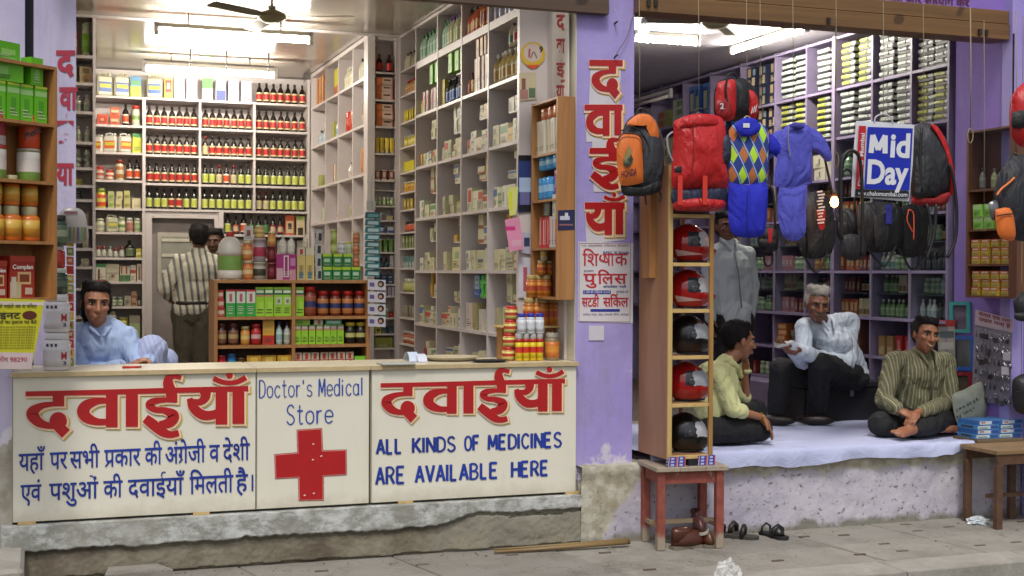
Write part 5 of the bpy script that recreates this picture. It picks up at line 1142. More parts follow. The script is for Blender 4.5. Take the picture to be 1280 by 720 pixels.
drow(271, 366, .97, [('red rounded pouch', ('can', .034, .12, 'b0202c', 'c83038', '8a1820')), ('blue and green can', ('can', .030, .13, '2c6aa8', '3c9a7c', '2c5a8c')), ('small brown jar', ('can', .03, .10, '7a5a2c', '8c6a38', '5a4424')), *[BX_('mustard carton with round emblem', .095, .06, .115, 'b88a28', (.25, .5, .75, .9, 'd0b048'), (.1, .1, .9, .3, '8a5a1c'))]*3], 'lower shelf of brown display cabinet')
drow(369, 444, .97, [BX_('red carton with cream top', .052, .06, .13, 'a81c18', (0, .62, 1, 1, 'b8a890'), (.3, .65, .7, .95, 'a83a2c'), (.1, .45, .9, .55, 'd0c8c0'))]*7, 'lower shelf, brown display cabinet'); drow(445, 460, .97, [BX_('square lime green box', .08, .06, .10, '7ac030', (.1, .4, .5, .6, 'a8d060'))], 'lower shelf, brown display cabinet')
# on top of the cabinet
DT = 1.593
def top(a, b, its, wh='on top of brown display cabinet', z=DT, ins=.03): return row(dc, P(a, 400, y=CF).x, P(b, 400, y=CF).x, z, its, wh, 'the doorway side', inset=ins, rev=True)
jug = thing('liquid_jug', 'large white jug with red cap and green label on display cabinet', 'jug', P(287.5, 349, y=CF+.11)); jw = .082
MB().lathe([(jw*.9, 0), (jw, .01), (jw, .06)], M('cfcabb', .35, .04), 20).build('base', jug)
MB().lathe([(jw, .06), (jw*1.004, .062), (jw*1.004, .155), (jw, .157)], [M('9c3a2c', .4), M('7aa04c', .4), M('a85030', .4)], 20).build('label', jug)
MB().lathe([(jw, .157), (jw, .19), (jw*.9, .235), (jw*.6, .27), (jw*.32, .285), (jw*.25, .29)], M('d4cfc2', .35, .04), 20).build('shoulder', jug)
MB().lathe([(.028, .285), (.028, .305), (.016, .318), (.008, .32)], M('b02a20', .35), 14).build('cap', jug)
OJ = ('orange drink jar with white lid', ('jar', .034, .13, 'c8642c', 'd08a48', 'c8b48c', 'e0c090'))
top(304, 319, [stk(OJ, 2)]); top(306, 318, [BX_('white carton on jars', .06, .05, .095, 'c4bdb4', (.3, .3, .7, .7, '8a4a3a'))], z=DT+.264)
top(318, 335, [('black and cream powder tin', ('can', .042, .118, 'b8b0a4', '3c3c28', 'a8a48c'))]); top(318, 335, [('tall rose tin', ('can', .042, .16, 'b0a4a8', 'a8344c', 'b09c9c'))], z=DT+.119); top(319, 334, [('cream honey jar on tins', ('jar', .034, .08, 'c8a85c', 'd0b878', 'c8b890', 'b89048'))], z=DT+.281)
top(335.5, 347, [stk(('slim maroon tin', ('can', .029, .115, '6a1c24', '7a2430', '8a4a44')), 2)]); top(336, 346, [('orange jar on maroon tins', ('jar', .026, .09, 'c8742c', 'c89048', 'd0b880', 'e0b068'))], z=DT+.232)
top(346.5, 372, [BX_('magenta nutrition box with figures', .13, .07, .172, 'a02070', (0, .0, .32, .45, 'c89aa4'), (.36, .1, .62, .95, 'd8c0cc'), (.42, .15, .56, .9, '8a1c5c'), (.66, 0, .98, .4, 'b8848c'), (.7, .55, .95, .85, 'b07aa4'))])
top(350, 371, [('plain white bottle', ('bottle', .026, .125, 'cdc9bc', 'd2cec2', 'cdc9bc', 'd2cec4'))]*2, z=DT+.174)
top(372, 394.5, [BX_('tall pale yellow carton with figure', .057, .06, .165, 'cdb870', (.2, .05, .8, .6, 'a8a470'), (.3, .05, .7, .35, '5a90a8'), (.38, .3, .62, .6, 'a87a40'))]*2); top(373, 383, [BX_('small red and white carton upright', .05, .05, .05, 'c4b8a0', (.3, .1, .7, .8, 'b03028'))], z=DT+.167); top(383.5, 395, [BX_('wide cream lid box', .055, .06, .05, 'cdc4a8')], z=DT+.167); top(380, 387, [('slim ivory bottle', ('bottle', .018, .09, 'cdc8ac', 'd2ccb4', 'c8c09c', 'cdb8a0'))], z=DT+.219)
top(395, 404, [stk(BX_('narrow grey and white portrait box', .042, .05, .085, 'b4b4ac', (.4, .1, .9, .7, '2c2c34')), 4)])
GP = BX_('green pack with yellow top', .061, .06, .088, '1f7a34', (0, .78, 1, 1, 'a8c828'), (.15, .35, .8, .62, 'a8c8ac'), (.3, .1, .7, .3, '145a24'))
top(404, 452.5, [GP]*4, wh='front row on brown display cabinet'); top(404, 443, [('raised green pack with yellow top', GP[1])]*3, z=DT+.09, wh='on the pack row')
top(404, 415, [('single green pack on the stack', GP[1])], z=DT+.18, wh='top of display cabinet'); top(415, 423.5, [stk(('pale green tin', ('can', .022, .08, 'a8b85c', 'b8c078', 'b4c064')), 2)], z=DT+.18); top(424, 434, [('round white jar with face', ('jar', .027, .08, 'c4c8c4', 'cdd0cc', 'd2d4d0', 'a8acac'))], z=DT+.18); top(434.5, 442.5, [('white jar with yellow lid', ('jar', .022, .08, 'c4ccb8', 'b8c49c', 'c4c43c', 'a8b890'))], z=DT+.18)
top(443, 452, [stk(('small orange jar', ('jar', .024, .08, 'c07a48', 'c88a58', 'c8a880', 'b05a34')), 3)], z=DT+.09)
# hanging sachet strip and face-cream cards
ss = thing('sachet_strip', 'hanging teal strip of sachets beside the display cabinet', 'sachet strip', P(465, 345, y=8.86))
for i in range(9):
    y0 = 265+i*9; mb = MB(); dy = 8.86+.012*math.sin(i*1.7)
    mb.prism([P(x, y, y=dy) for x, y in ((457, y0), (475.5, y0+.5), (474.5, y0+8.4), (456, y0+8))][::-1], (0, .006, 0), M('2f6f74' if i else '24585c', .3))
    decal(mb, ((460, y0+2.3), (473.5, y0+2.8), (473, y0+6.8), (459.5, y0+6.3)), dy, M('a9bfbc' if i else '5c9490', .35), .001); buildw(mb, 'sachet', ss)
wire('cord', ((466, 262), (464, 240), (466, 215)), 8.87, .003, M('a9a9a0', .5), ss)
MB().box((-.03, -.0, 0), (.03, .02, .06), M('b4b0a8', .5)).build('header_card', ss, P(464, 262, y=8.88)-Vector(ss.location))
fc = thing('card_strip', 'hanging strip of white face cream cards with dark hair portraits', 'card strip', P(470, 410, y=8.84))
for i in range(4):
    y0 = 349+i*15.3; mb = MB()
    mb.prism([P(x, y, y=8.84) for x, y in ((460, y0), (482, y0+1), (482, y0+14), (460, y0+13))][::-1], (0, .008, 0), M('b9b6bc', .4))
    decal(mb, ((462, y0+4), (468, y0+4.4), (468, y0+9.5), (462, y0+9)), 8.84, M('5c4c88', .4), .001)
    disc(mb, 476, y0+6, 4.2, M('241c1c', .5), lambda a, b: P(a, b, y=8.84), .0012, 12); disc(mb, 475.4, y0+6.6, 2.2, M('b88a70', .5), lambda a, b: P(a, b, y=8.84), .0018, 10)
    buildw(mb, 'card', fc)
# ============================================================ things on the counter
CT = 1.1095
class Pt: pass
def big_jar(name, label, cat, px, py, y, r_, h, body, lab, lid, panel, group=None, z=None, n=20):
    c = P(px, py, y=y); c.z = z if z is not None else CT
    t = thing(name, label, cat, c, 0, group)
    MB().lathe([(r_*.92, 0), (r_, .04*h), (r_, .7*h), (r_*.96, .76*h), (r_*.8, .82*h)], M(body, .25, .05), n).build('body', t)
    MB().lathe([(r_*1.012, .10*h), (r_*1.012, .3*h), (r_*1.012, .52*h), (r_*1.012, .68*h)], [M(lab, .4, .06), M(panel, .4, .06), M(lab, .4, .06)], n).build('label', t)
    MB().lathe([(r_*.86, .815*h), (r_*.88, .83*h), (r_*.88, .975*h), (r_*.78, h)], M(lid, .35, .05), n).build('lid', t)
    return t
# stack of jars at the street-side end
zz = CT
for (lb, r_, h, b, l, d, p_, txt) in (('white protein jar with red print, bottom of the pile at the counter end', .071, .205, 'cfccd0', 'cdcace', 'd2d0d4', 'c9c6cc', 1),
                         ('white protein jar with red print, second in the pile at the counter end', .068, .205, 'cfccd0', 'cdcace', 'd2d0d4', 'c9c6cc', 1),
                         ('dark green jar with pale lid above the white protein jars', .056, .14, '2c3c34', '3a4a40', 'b9c0b4', '5c6a5c', 0),
                         ('small red and white cup jar in the pile at the counter end', .042, .12, '9a2420', 'a82c28', 'b8b0a8', 'b83a34', 0),
                         ('dark green jar with black lid, topmost of the pile at counter end', .052, .165, '3c5044', '5a7058', '2c2c2c', 'a0a88c', 0)):
    t = big_jar('protein_jar', lb, 'jar', 71, 462, 7.62, r_, h, b, l, d, p_, z=zz)
    if txt:
        mb = MB(); cy = 7.62-r_*1.03; bx = t.location.x
        for s_, u0, u1, z0, z1, c in (('III', -.055, .0, .130, .145, '3a3450'), ('M', .022, .05, .06, .10, 'a82430'), ('3', .03, .048, .03, .05, '2c3a7a')):
            vs0 = len(mb.v); text(mb, s_, u0, u1, z1, z0, lambda a, b: Vector((a, -math.sqrt(max(1e-6, (r_*1.02)**2-a*a)), b)), M(c, .4), .0008, .02)
        mb.build('print', t)
    zz += h+.001
sst = thing('sachet_strip', 'hanging red and yellow strip of small sachets beside the white protein jars', 'sachet strip', P(88, 462, y=7.72))
for i in range(15):
    y0 = 286+i*11.5; cc = ['b8301f', 'c9a82c', '8a9a3c', 'c05a2c'][i % 4]; mb = MB()
    mb.prism([P(x, y, y=7.72+.006*(i % 3)) for x, y in ((83, y0), (92, y0+.4), (92.5, y0+11), (83.5, y0+10.6))][::-1], (0, .008, 0), M(cc, .35)); decal(mb, ((85, y0+3), (90, y0+3), (90, y0+7), (85, y0+7)), 7.72, M(['d0b890', 'a82c20', 'c8c8a0'][i % 3], .4), .002); buildw(mb, 'sachet', sst)
fb = thing('hanging_bag', 'clear rounded plastic pouch of combs hanging beside the lettered pillar', 'plastic bag', P(90, 305, y=7.66))
mb = MB(); puff(mb, YP(7.66)([(72, 303), (70, 280), (76, 264), (90, 259), (104, 264), (109, 280), (108, 303)]), .02, M('a8a29e', .25, .12), k=3); buildw(mb, 'pouch', fb)
mb = MB(); 
for i, (a, c) in enumerate(((86, '3c6a4c'), (91, '7a6a3c'), (96, '4c4c5c'), (101, '5c7a54'), (105, '6a5a3c'))): decal(mb, ((a, 284), (a+3, 284), (a+3, 301), (a, 301)), 7.636, M(c, .5))
decal(mb, ((80, 264), (97, 264), (97, 267), (80, 267)), 7.636, M('8a5a60', .5)); buildw(mb, 'comb', fb, kind='stuff')
# papers, plate, comb, pen
o = thing('folded_paper', 'folded white paper standing on the counter near the middle', 'paper', (P(535, 455, z=CT)))
mb = MB(); pts = [P(a, b, z=CT+.002) for a, b in ((512, 452), (541, 457))]
sec = [(0, .0), (.02, .035), (.05, .055), (.09, .05), (.13, .02), (.15, .0)]
mb.add([pts[0]+Vector((.06*j, d*1.1, z)) for j in (0, 1) for d, z in sec], [[i, i+1, 7+i, 6+i] for i in range(5)], M('bcc8dc', .5, .05), True)
mb.add([p+Vector((.045, -.03, 0)) for p in [pts[0]+Vector((.06*j, d*1.3, z*.8)) for j in (0, 1) for d, z in sec]], [[i, i+1, 7+i, 6+i] for i in range(5)], M('c8cddc', .5, .05), True); buildw(mb, 'sheet', o)
c = P(500, 457, z=CT); boxo('account_book', (c.x-.10, c.y+.02, CT+.001), (c.x+.10, c.y+.17, CT+.012), M('a9a9a0', .5, .1), bev=.002, label='thin open grey booklet lying on the counter beside the folded paper', cat='booklet')
c = P(572, 452, z=CT); t = thing('round_tray', 'pale round metal tray lying on the counter beside the white paper', 'tray', (c.x, 7.84, CT+.001))
MB().lathe([(.15, 0), (.17, .012), (.185, .022), (.178, .02), (.145, .006)], M('b8ac90', .3, .08), 28).build('rim', t); MB().lathe([(.144, .004), (.144, .0062)], M('c4b89c', .3, .12), 28).build('bottom', t)
c = P(615, 453, z=CT); t = thing('black_slipper_tray', 'flat black plastic dish on the counter before the yellow bottles', 'dish', (c.x, c.y+.04, CT+.001))
t.name = 'flat_dish'; MB().lathe([(.075, 0), (.10, .012), (.095, .011), (.07, .003)], M('1c1e20', .4), 22, sx=1.25, sy=.75).build('plate', t)
c = P(165, 461, z=CT); t = thing('red_pen', 'red folded knife lying on the counter before the seated young man', 'knife', (c.x, c.y+.02, CT+.008)); t.name = 'pocket_knife'
MB().tube([(-.05, 0, 0), (.03, .0, 0), (.05, .01, 0)], .007, M('b8301f', .4), 8).build('handle', t); MB().prism([(.04, -.004, 0), (.10, .0, 0), (.04, .006, 0)], (0, 0, .002), M('b9bcc0', .3, metal=.8)).build('blade', t)
# jars and bottles at the pillar end
for i in range(4):
    t = big_jar('sauce_bottle', f'yellow pouch bottle with red top, {ORD[i]} from the sauce jars', 'bottle', 648.5+i*8.7, 450-.1*i, 7.64, .0225, .165, 'd0b01c', 'd2b81c', 'a8a4a0', 'c03020', 'yellow bottles at the pillar end of the counter')
    MB().lathe([(.0235, .115), (.0232, .128), (.017, .137)], M('b02418', .4), 14).build('shoulder_band', t)
for i in range(3):
    big_jar('lotion_jar', f'white jar with blue lid, {ORD[i]} from the sauce jars, standing on yellow bottles', 'jar', 652+i*11.3, 420, 7.645, .027, .125, 'c4c8d0', 'cdd0d6', '27349a', 'c8ccd4', 'white jars with blue lids', z=CT+.166)
for i in range(4):
    for j in range(1):
        big_jar('sauce_jar', ['lowest', 'second', 'third', 'topmost'][i]+' sauce jar with red lid in the pile beside yellow bottles', 'jar', 635.5+(i*1.1), 448, 7.70, .040, .0835, 'b86a34', 'c8c06c', 'b82c20', 'b03a28', 'pile of sauce jars', z=CT+i*.084)
big_jar('pickle_jar', 'clear jar with orange label against the pillar end of the counter', 'jar', 690, 451, 7.66, .045, .17, '8a7a5c', 'c8742c', 'a8a090', 'd08a34')
t = thing('jar_ledge', 'small wooden ledge carrying stacked honey jars at the counter end', 'ledge', (2.88, 7.80, CT+.001)); lc = Vector(t.location)
MB().box((-.17, -.07, .195), (.22, .12, .207), PINE, bev=.002).build('board', t); MB().box((-.15, .0, 0), (-.13, .10, .195), WOODV).build('support', t); MB().box((.18, .0, 0), (.20, .10, .195), WOODV).build('support', t)
HJ = dict(body='a86428', lab='c07a28', lid='a8935c', panel='a8482c')
kk = 0
for lev, (n, r_, h, x0, dx) in enumerate(((5, .036, .175, 661, 9.0), (4, .033, .14, 664, 9.4), (2, .030, .09, 677, 9))):
    for i in range(n):
        big_jar('honey_jar', f'amber honey jar with beige lid, {ORD[i]} from the shelving, {["lower", "middle", "upper"][lev]} tier', 'jar', x0+dx*i, 400, 7.80+.02*(i % 2), r_, h, HJ['body'], HJ['lab'], HJ['lid'], HJ['panel'], 'stacked honey jars', z=CT+.209+[0, .176, .317][lev])
big_jar('white_bottle', 'small white bottle with red cap on top of the honey jars', 'bottle', 680, 332, 7.81, .022, .095, 'cdc8bc', 'd0c4a0', 'a82c24', 'c8b048', z=CT+.209+.408)
# wall cabinet seen end-on
wc = thing('wall_cabinet', 'warm brown open cabinet fixed at the pillar end above honey jars', 'cabinet', (2.955, 7.45, 1.486))
b0 = Vector(wc.location)
MB().box((0, 0, 0), (.115, .018, 1.23), WOODV, bev=.001).build('side_panel', wc); MB().box((0, .43, 0), (.115, .447, 1.23), WOODV).build('side_panel', wc)
MB().box((.105, .019, 0), (.115, .43, 1.23), WOODD).build('back_panel', wc)
sz_ = [P(697, v, x=2.955).z for v in (310, 249, 189)]
for z in [1.486, *[P(697, v, x=2.955).z for v in (312, 250, 191)], 1.486+1.23-.016]: MB().box((.001, .019, z-1.486), (.104, .429, z-1.486+.014), WOODV).build('shelf', wc)
WC = Cells(wc, (2.955, 7.88, 0), (0, -1, 0), (1, 0, 0), .10, WOODV)
zc = [P(697, v, x=2.955).z+.015 for v in (312, 250, 191)]
kw = dict(inset=.012)
row(WC, .02, .40, zc[2], [BX_('white slim carton with gold edge', .045, .06, .21, 'c8c0ac', (.1, .1, .3, .9, 'b0905c'), (.7, 0, .8, 1, '6a5a4c'))]*7, 'upper shelf of cabinet by pillar', 'street', **kw)
row(WC, .06, .40, zc[2]+.212, [('orange crinkled pack', ('pouch', .10, .06, .075, 'c86a3c', 'd08a5c'))]*3, 'upper shelf of cabinet by pillar', 'street', **kw)
row(WC, .02, .27, zc[1], [('pouch' and 'blue and white nappy pack', ('pouch', .075, .06, .14, '3c8ac4', '8cb8d8')), ('blue and white nappy pack', ('pouch', .075, .06, .14, '3c8ac4', '8cb8d8')), ('blue and white nappy pack', ('pouch', .075, .06, .14, '3c8ac4', '8cb8d8'))], 'middle shelf of cabinet by pillar', 'street', **kw)
row(WC, .28, .41, zc[1], [('magenta and blue pack', ('pouch', .10, .06, .18, 'a83a9c', '7a6ac0'))], 'middle shelf of cabinet by pillar', 'street', **kw)
row(WC, .02, .40, zc[1]+.185, [('sky blue pack laid across', ('pouch', .11, .06, .09, '3c94cc', '9cc8dc'))]*3, 'middle shelf of cabinet by pillar', 'street', **kw)
row(WC, .08, .40, zc[0], [BX_('red and white toothpaste carton', .036, .06, .19, 'c03030', (.1, .1, .4, .9, 'd0c0b8'))]*4+[BX_('white toothpaste carton', .036, .06, .19, 'c8c4c0', (.2, .1, .5, .9, 'c05a44'))]*3, 'lower shelf of cabinet by pillar', 'street', **kw)
row(WC, .12, .28, zc[0]+.192, [BX_('dark square box on cartons', .10, .06, .10, '2c2c2c', (.2, .2, .8, .8, '6a6a6a'))], 'cabinet by pillar', 'street', **kw); row(WC, .29, .38, zc[0]+.192, [BX_('upright white carton on cartons', .06, .06, .13, 'cdcabd')], 'cabinet by pillar', 'street', **kw)
sheet('sticker', 'small dark blue sticker with white bird on the brown cabinet side', 'sticker', [(697.5, 263), (718.5, 262), (718.5, 287), (697.5, 288)], 7.4475, M('23264c', .4), rects([(700, 270, 712, 275, 'b8b8c8'), (706, 266, 710, 272, 'c8c8d4'), (699, 280, 716, 282, '8a5a5c')]))
# plank of a second cabinet on the other side of the pillar
boxo('cabinet_plank', (3.503, 7.30, 1.62), (3.60, 7.42, 2.35), WOODV, bev=.002, label='brown plank cabinet side fixed beside the white poster and helmet rack', cat='cabinet')
# ============================================================ angled cabinet at the street side
ca = Vector((.763, .647, 0)); cn = Vector((-.647, .763, 0)); cR = P(71.5, 300, y=7.16)
lcab = thing('wall_cabinet', 'brown open cabinet of health drinks standing angled beside the lettered pillar', 'cabinet', (cR.x, cR.y, P(71, 465, y=7.16).z))
W_ = .62; LC = Cells(lcab, (cR.x-ca.x*W_, cR.y-ca.y*W_, 0), ca, cn, .16, WOODV)
zt = P(71, 84, y=7.16).z; zl = [P(72, v, y=7.13).z for v in (155, 227.5, 302, 372)]; zb = zl[3]
for z in [zt, *zl]: LC.part('shelf', 0, W_, z-.016, z, .002)
LC.part('upright', W_-.018, W_, zb, zt-.017); LC.part('upright', 0, .018, zb, zt-.017); LC.part('back_panel', 0, W_, zb, zt, .16, .17, WOODV)
def lu(px): q = PN(px, 300, LC.o, cn); return (q-LC.o).dot(ca)
def crow(a, b, z, its, wh, ins=.03): return row(LC, lu(a), lu(b), z, its, wh, 'the pillar', inset=ins)
GB = BX_('bright green carton', .075, .07, .185, '62b51c', (0, .72, 1, .86, '9ccc7c'), (.3, .2, .7, .6, '4c9a1c'), (0, .93, 1, 1, 'b4c83c'))
crow(-4, 66, zl[0], [GB]*6, 'lower row in the angled cabinet'); crow(-3, 36, zl[0]+.187, [BX_('green carton lying flat', .17, .07, .105, '68b822', (.1, .3, .5, .7, '8cc860'))], 'second row in the angled cabinet'); crow(38, 66, zl[0]+.187, [BX_('upper bright green carton', .08, .07, .14, '62b51c', (.3, .2, .7, .6, '8cc860'))]*2, 'second row, angled cabinet')
crow(0, 33, zl[0]+.293, [BX_('topmost green carton', .15, .07, .09, '5cae1a', (.2, .3, .8, .6, '8cc860'))], 'in the angled cabinet')
def can2(px, z, r_, h, cols, lb, ins=.09):
    p = LC.at(lu(px), z, ins); t = thing('drink_tin', lb, 'tin', p, 0)
    a, b, c, d = cols; MB().lathe([(r_*.96, 0), (r_, .03*h), (r_, .28*h), (r_, .62*h), (r_, .88*h), (r_*.96, .9*h)], [M(a, .3), M(a, .3), M(b, .35), M(c, .35), M(a, .3)], 18).build('body', t)
    MB().lathe([(r_*.99, .9*h), (r_*1.0, .92*h), (r_*1.0, .98*h), (r_*.9, h)], M(d, .35), 18).build('lid', t); return t
can2(8, zl[1], .058, .165, ('6a8a3c', 'cdc4bc', 'c0bab4', 'a82c24'), 'white and green drink tin below the red one in the angled cabinet')
can2(8, zl[1]+.166, .055, .165, ('a8a09c', '8a2428', 'a82c30', '8a2024'), 'red drink tin stacked at the frame edge in the angled cabinet')
t = can2(50.5, zl[1], .058, .165, ('6a8a3c', 'cdc4bc', 'c4beb8', '9a8a7c'), 'white and green drink tin below the orange tin')
t2 = can2(51.5, zl[1]+.166, .053, .165, ('c04018', 'c84c1c', 'cc5420', 'b83c18'), 'orange drink tin with slanting dark writing in the angled cabinet')
mb = MB(); text(mb, 'ProtX', -.04, .04, lambda x: .095+x*.5, lambda x: .062+x*.5, lambda a, b: Vector((a+.02, -.0545+.06*abs(a), b)), M('241c20', .4), .001, .03); mb.build('print', t2)
crow(18, 38, zl[1], [('box', ('box', .105, .06, .155, '8a1c3c', ((.1, .55, .9, .8, 'b8a8b4'), (.0, .85, 1, 1, 'c0b8b8'), (.15, .1, .85, .3, 'b03a5c'))))] and [BX_('maroon protein carton', .105, .06, .155, '8a1c3c', (.1, .55, .9, .8, 'b8a8b4'), (0, .85, 1, 1, 'c0b8b8'), (.15, .1, .85, .3, 'b03a5c'))], 'middle shelf of angled cabinet')
for i, px in enumerate((4, 26, 49)):
    for lv in (0, 1):
        r_, h = (.052, .175) if lv == 0 else (.043, .15); p = LC.at(lu(px)+.0, zl[2]+lv*.176, .075)
        t = thing('honey_jar', f'{"lower" if lv == 0 else "upper"} orange jar with beige lid, {ORD[2-i]} column from the pillar in angled cabinet', 'jar', p, 0, 'orange jars in the angled cabinet')
        MB().lathe([(r_*.9, 0), (r_, .05*h), (r_, .66*h), (r_*.78, .74*h)], M('c0641c', .25), 18).build('body', t); MB().lathe([(r_*1.01, .12*h), (r_*1.01, .36*h), (r_*1.01, .6*h)], [M('c88a2c', .4), M('c8a040', .4)], 18).build('label', t)
        MB().lathe([(r_*.74, .74*h), (r_*.76, .76*h), (r_*.76, .97*h), (r_*.68, h)], M('a8a078', .4), 18).build('lid', t)
for a, b, h, lb in ((21, 51.5, .21, 'large red and cream drink carton at the front of the angled cabinet'), (-8, 17, .185, 'smaller red and cream drink carton at the frame edge of angled cabinet')):
    u0, u1 = lu(a), lu(b); w_ = (u1-u0); p = LC.at((u0+u1)/2, zb, .05); t = thing('drink_carton', lb, 'carton', p, LC.rz)
    MB().box((-w_/2, 0, 0), (w_/2, .08, h), M('a02c20', .4, .05)).build('box', t); mb = MB()
    for i, (x0, z0, x1, z1, c) in enumerate(((0, .0, .45, .38, 'b9b48a'), (.05, .05, .25, .5, 'c8bca8'), (.3, .32, .85, .62, 'd0a878'), (.38, .38, .78, .56, '7a3a1c'), (.6, .08, .9, .24, 'c8b09c'), (0, .85, 1, 1, 'b03a28'))): mb.quad([(w_*(x-.5), -.001-.0004*i, h*z) for x, z in ((x0, z0), (x1, z0), (x1, z1), (x0, z1))], M(c, .45, .08))
    local_text(mb, 'Complan', -w_*.42, w_*.42, h*.69, h*.79, -.004, M('efe9dc', .4), .03); mb.build('print', t)
yp = thing('hanging_poster', 'yellow printed poster hanging under the angled cabinet', 'poster', P(25, 462, y=6.95)); ypl = (0, 6.95, 0)
yq = lambda px, py: PN(px, py, P(60, 400, y=7.0), (-.35, 1, 0))
mb = MB(); mb.prism([yq(*p_) for p_ in ((-30, 372), (56, 375), (39, 462), (-30, 461))][::-1], (0, .002, 0), M('bdb822', .5, .05)); buildw(mb, 'sheet', yp)
mb = MB(); L2 = (.0, -.0015, 0)
mb.quad([yq(*p_)+Vector(L2) for p_ in ((-30, 461), (39, 461.5), (42, 441), (-30, 440))], M('cbb8b8', .5)); 
mb.quad([yq(*p_)+Vector(L2) for p_ in ((-30, 376), (55, 377.5), (54.5, 382), (-30, 381))], M('cfc6b4', .5))
disc(mb, 37, 394, 1, M('5a2418', .5), lambda a, b: yq(37+(a-37)*9.2, 394+(b-394)*5.4), .002, 20)
dk = M('38361c', .6)
text(mb, 'नाईनट', -14, 26, 391, 398, yq, dk, .002, .03); text(mb, 'रे लो भाईयो अब ना चिनता', -6, 46, 381, 385, yq, dk, .0024, .01); text(mb, 'दातों का ईलाज घर बैठे', -6, 46, 401, 404.5, yq, dk, .0024, .02)
for i in range(9): text(mb, 'सभी परकार की बीमारी का ईलाज अब घर पर सभी परकार की बीमारी का', -16, 45-i*.4, 408+i*3.3, 410+i*3.3, yq, dk, .002)
text(mb, 'फोन 98290', -4, 34, 447, 452, yq, M('a83a4c', .5), .0024, .01); buildw(mb, 'print', yp)
# ============================================================ shelving of the bag shop (side wall, face x=6.28)
RX = 6.28
RW = unit('long lilac shelving with glass doors on the side wall of the bag shop', (RX, 8.09, 0), (0, -1, 0), (1, 0, 0), .32, LAMR)
RY = [8.09, 8.53, 9.034, 9.578, 9.997, 10.515, 11.139, 11.744, 12.333, 13.074, 13.6]
def ru(y): return 8.09-y
NRY = len(RY)-1
for z in (3.63, 3.20, 2.79, 1.68, 1.31): RW.part('shelf', ru(RY[-1]), ru(RY[0]), z-.022, z, .003 if z != 1.31 else -.02)
for i, y in enumerate(RY): RW.upright(ru(y), FZ, 3.64, .05 if i == 3 else .022)
RW.part('back_panel', ru(RY[-1]), 0, FZ, 3.64, .32, .335, M('5f5868', .6))
for z in (2.45, 2.12): RW.part('shelf', ru(RY[-1]), ru(RY[0]), z-.02, z, .003)
for z in (1.0, .72): RW.part('shelf', ru(RY[6]), ru(RY[0]), z-.02, z, .003)
for i in range(6):
    for z in (1.50, 1.90, 2.29): RW.part('glass_shelf', ru(RY[i+1])+.014, ru(RY[i])-.014, z-.006, z, .05, m=M('5c706c', .1, 0))
for i in range(6):
    RW.part('glass_door', ru(RY[i+1])+.02, ru(RY[i])-.012, 1.325, 2.43 if i > 2 else 2.765, .006, .010, GLASS)
    RW.part('door_edge', ru(RY[i+1])+.012, ru(RY[i+1])+.02, 1.325, 2.43 if i > 2 else 2.765, .004, .014, M('a8a8a4', .3, metal=.7))
KN[id(RW)] = 'product_box'
wrd = {0: 'nearest the street', 1: 'second from street', 2: 'third from street', 3: 'behind heavy post', 4: 'fifth from street', 5: 'sixth from street', 6: 'seventh from street', 7: 'eighth from street', 8: 'ninth from street', 9: 'last from street'}
def rrow(i, z, its, lv, ins=.05, a=0, b=0): return row(RW, ru(RY[i+1])+.022+a, ru(RY[i])-.022-b, z, its, f'{lv}, bag shop bay {wrd[i]}', 'street', inset=ins, group='goods on the bag shop shelving')
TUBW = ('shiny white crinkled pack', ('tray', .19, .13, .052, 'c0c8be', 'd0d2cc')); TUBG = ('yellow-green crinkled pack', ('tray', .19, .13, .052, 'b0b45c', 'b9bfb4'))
DKC = BX_('dark carton with cream figures', .16, .12, .19, '1c2438', (.1, .55, .4, .95, 'b8a07c'), (.5, .1, .8, .5, 'c4b490'), (.6, .6, .85, .9, '8a9aa4'), (.1, .08, .35, .4, 'a89070'))
BLC = BX_('deep blue patterned carton', .20, .14, .36, '1c4484', (.08, .3, .45, .8, 'a8a884'), (.55, .1, .62, .95, '6c9cc8'), (.7, .2, .95, .7, '8a9a6c'), (.0, .9, 1, 1, '4c7cb8'))
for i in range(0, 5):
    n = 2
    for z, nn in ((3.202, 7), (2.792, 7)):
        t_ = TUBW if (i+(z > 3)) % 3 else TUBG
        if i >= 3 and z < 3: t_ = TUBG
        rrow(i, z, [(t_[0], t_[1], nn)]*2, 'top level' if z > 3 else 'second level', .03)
rrow(5, 3.202, [stk(DKC, 2)]*3, 'top level'); rrow(5, 2.792, [stk(DKC, 2)]*3, 'second level')
rrow(6, 3.202, [BX_('pale orange-edged carton', .24, .15, .26, 'c4bc98', (0, 0, .05, 1, 'c07a5c'), (.2, .2, .8, .8, 'b4ac7c')), BX_('orange and cream carton', .2, .15, .2, 'c08468', (.1, .1, .5, .9, 'c4b89c'))], 'top level'); rrow(6, 2.792, [stk(DKC, 2)]+[BLC], 'second level')
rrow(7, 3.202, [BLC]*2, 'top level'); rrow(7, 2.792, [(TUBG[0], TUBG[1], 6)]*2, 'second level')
rrow(8, 3.202, [stk(BX_('olive and red carton', .3, .15, .09, '8a8c4c', (.1, .1, .5, .9, 'a85a44')), 2), stk(BX_('white and green carton', .28, .15, .09, 'b4b8a4', (.3, .2, .8, .8, '6c8a5c')), 3)], 'top level'); rrow(8, 2.792, [BX_('large cream box with dark label', .34, .18, .30, 'bdb994', (.1, .35, .2, .6, '3c3a34'), (.1, .75, .2, .9, '3c3a34'))], 'second level')
rrow(9, 3.202, [stk(BX_('white carton with red emblem', .22, .15, .13, 'c0b8ac', (.35, .2, .65, .8, 'a8302c')), 2)], 'top level')
CRB = BX_('cream square carton', .17, .12, .11, 'bab6a0', (.45, .3, .55, .7, '4c4c44'))
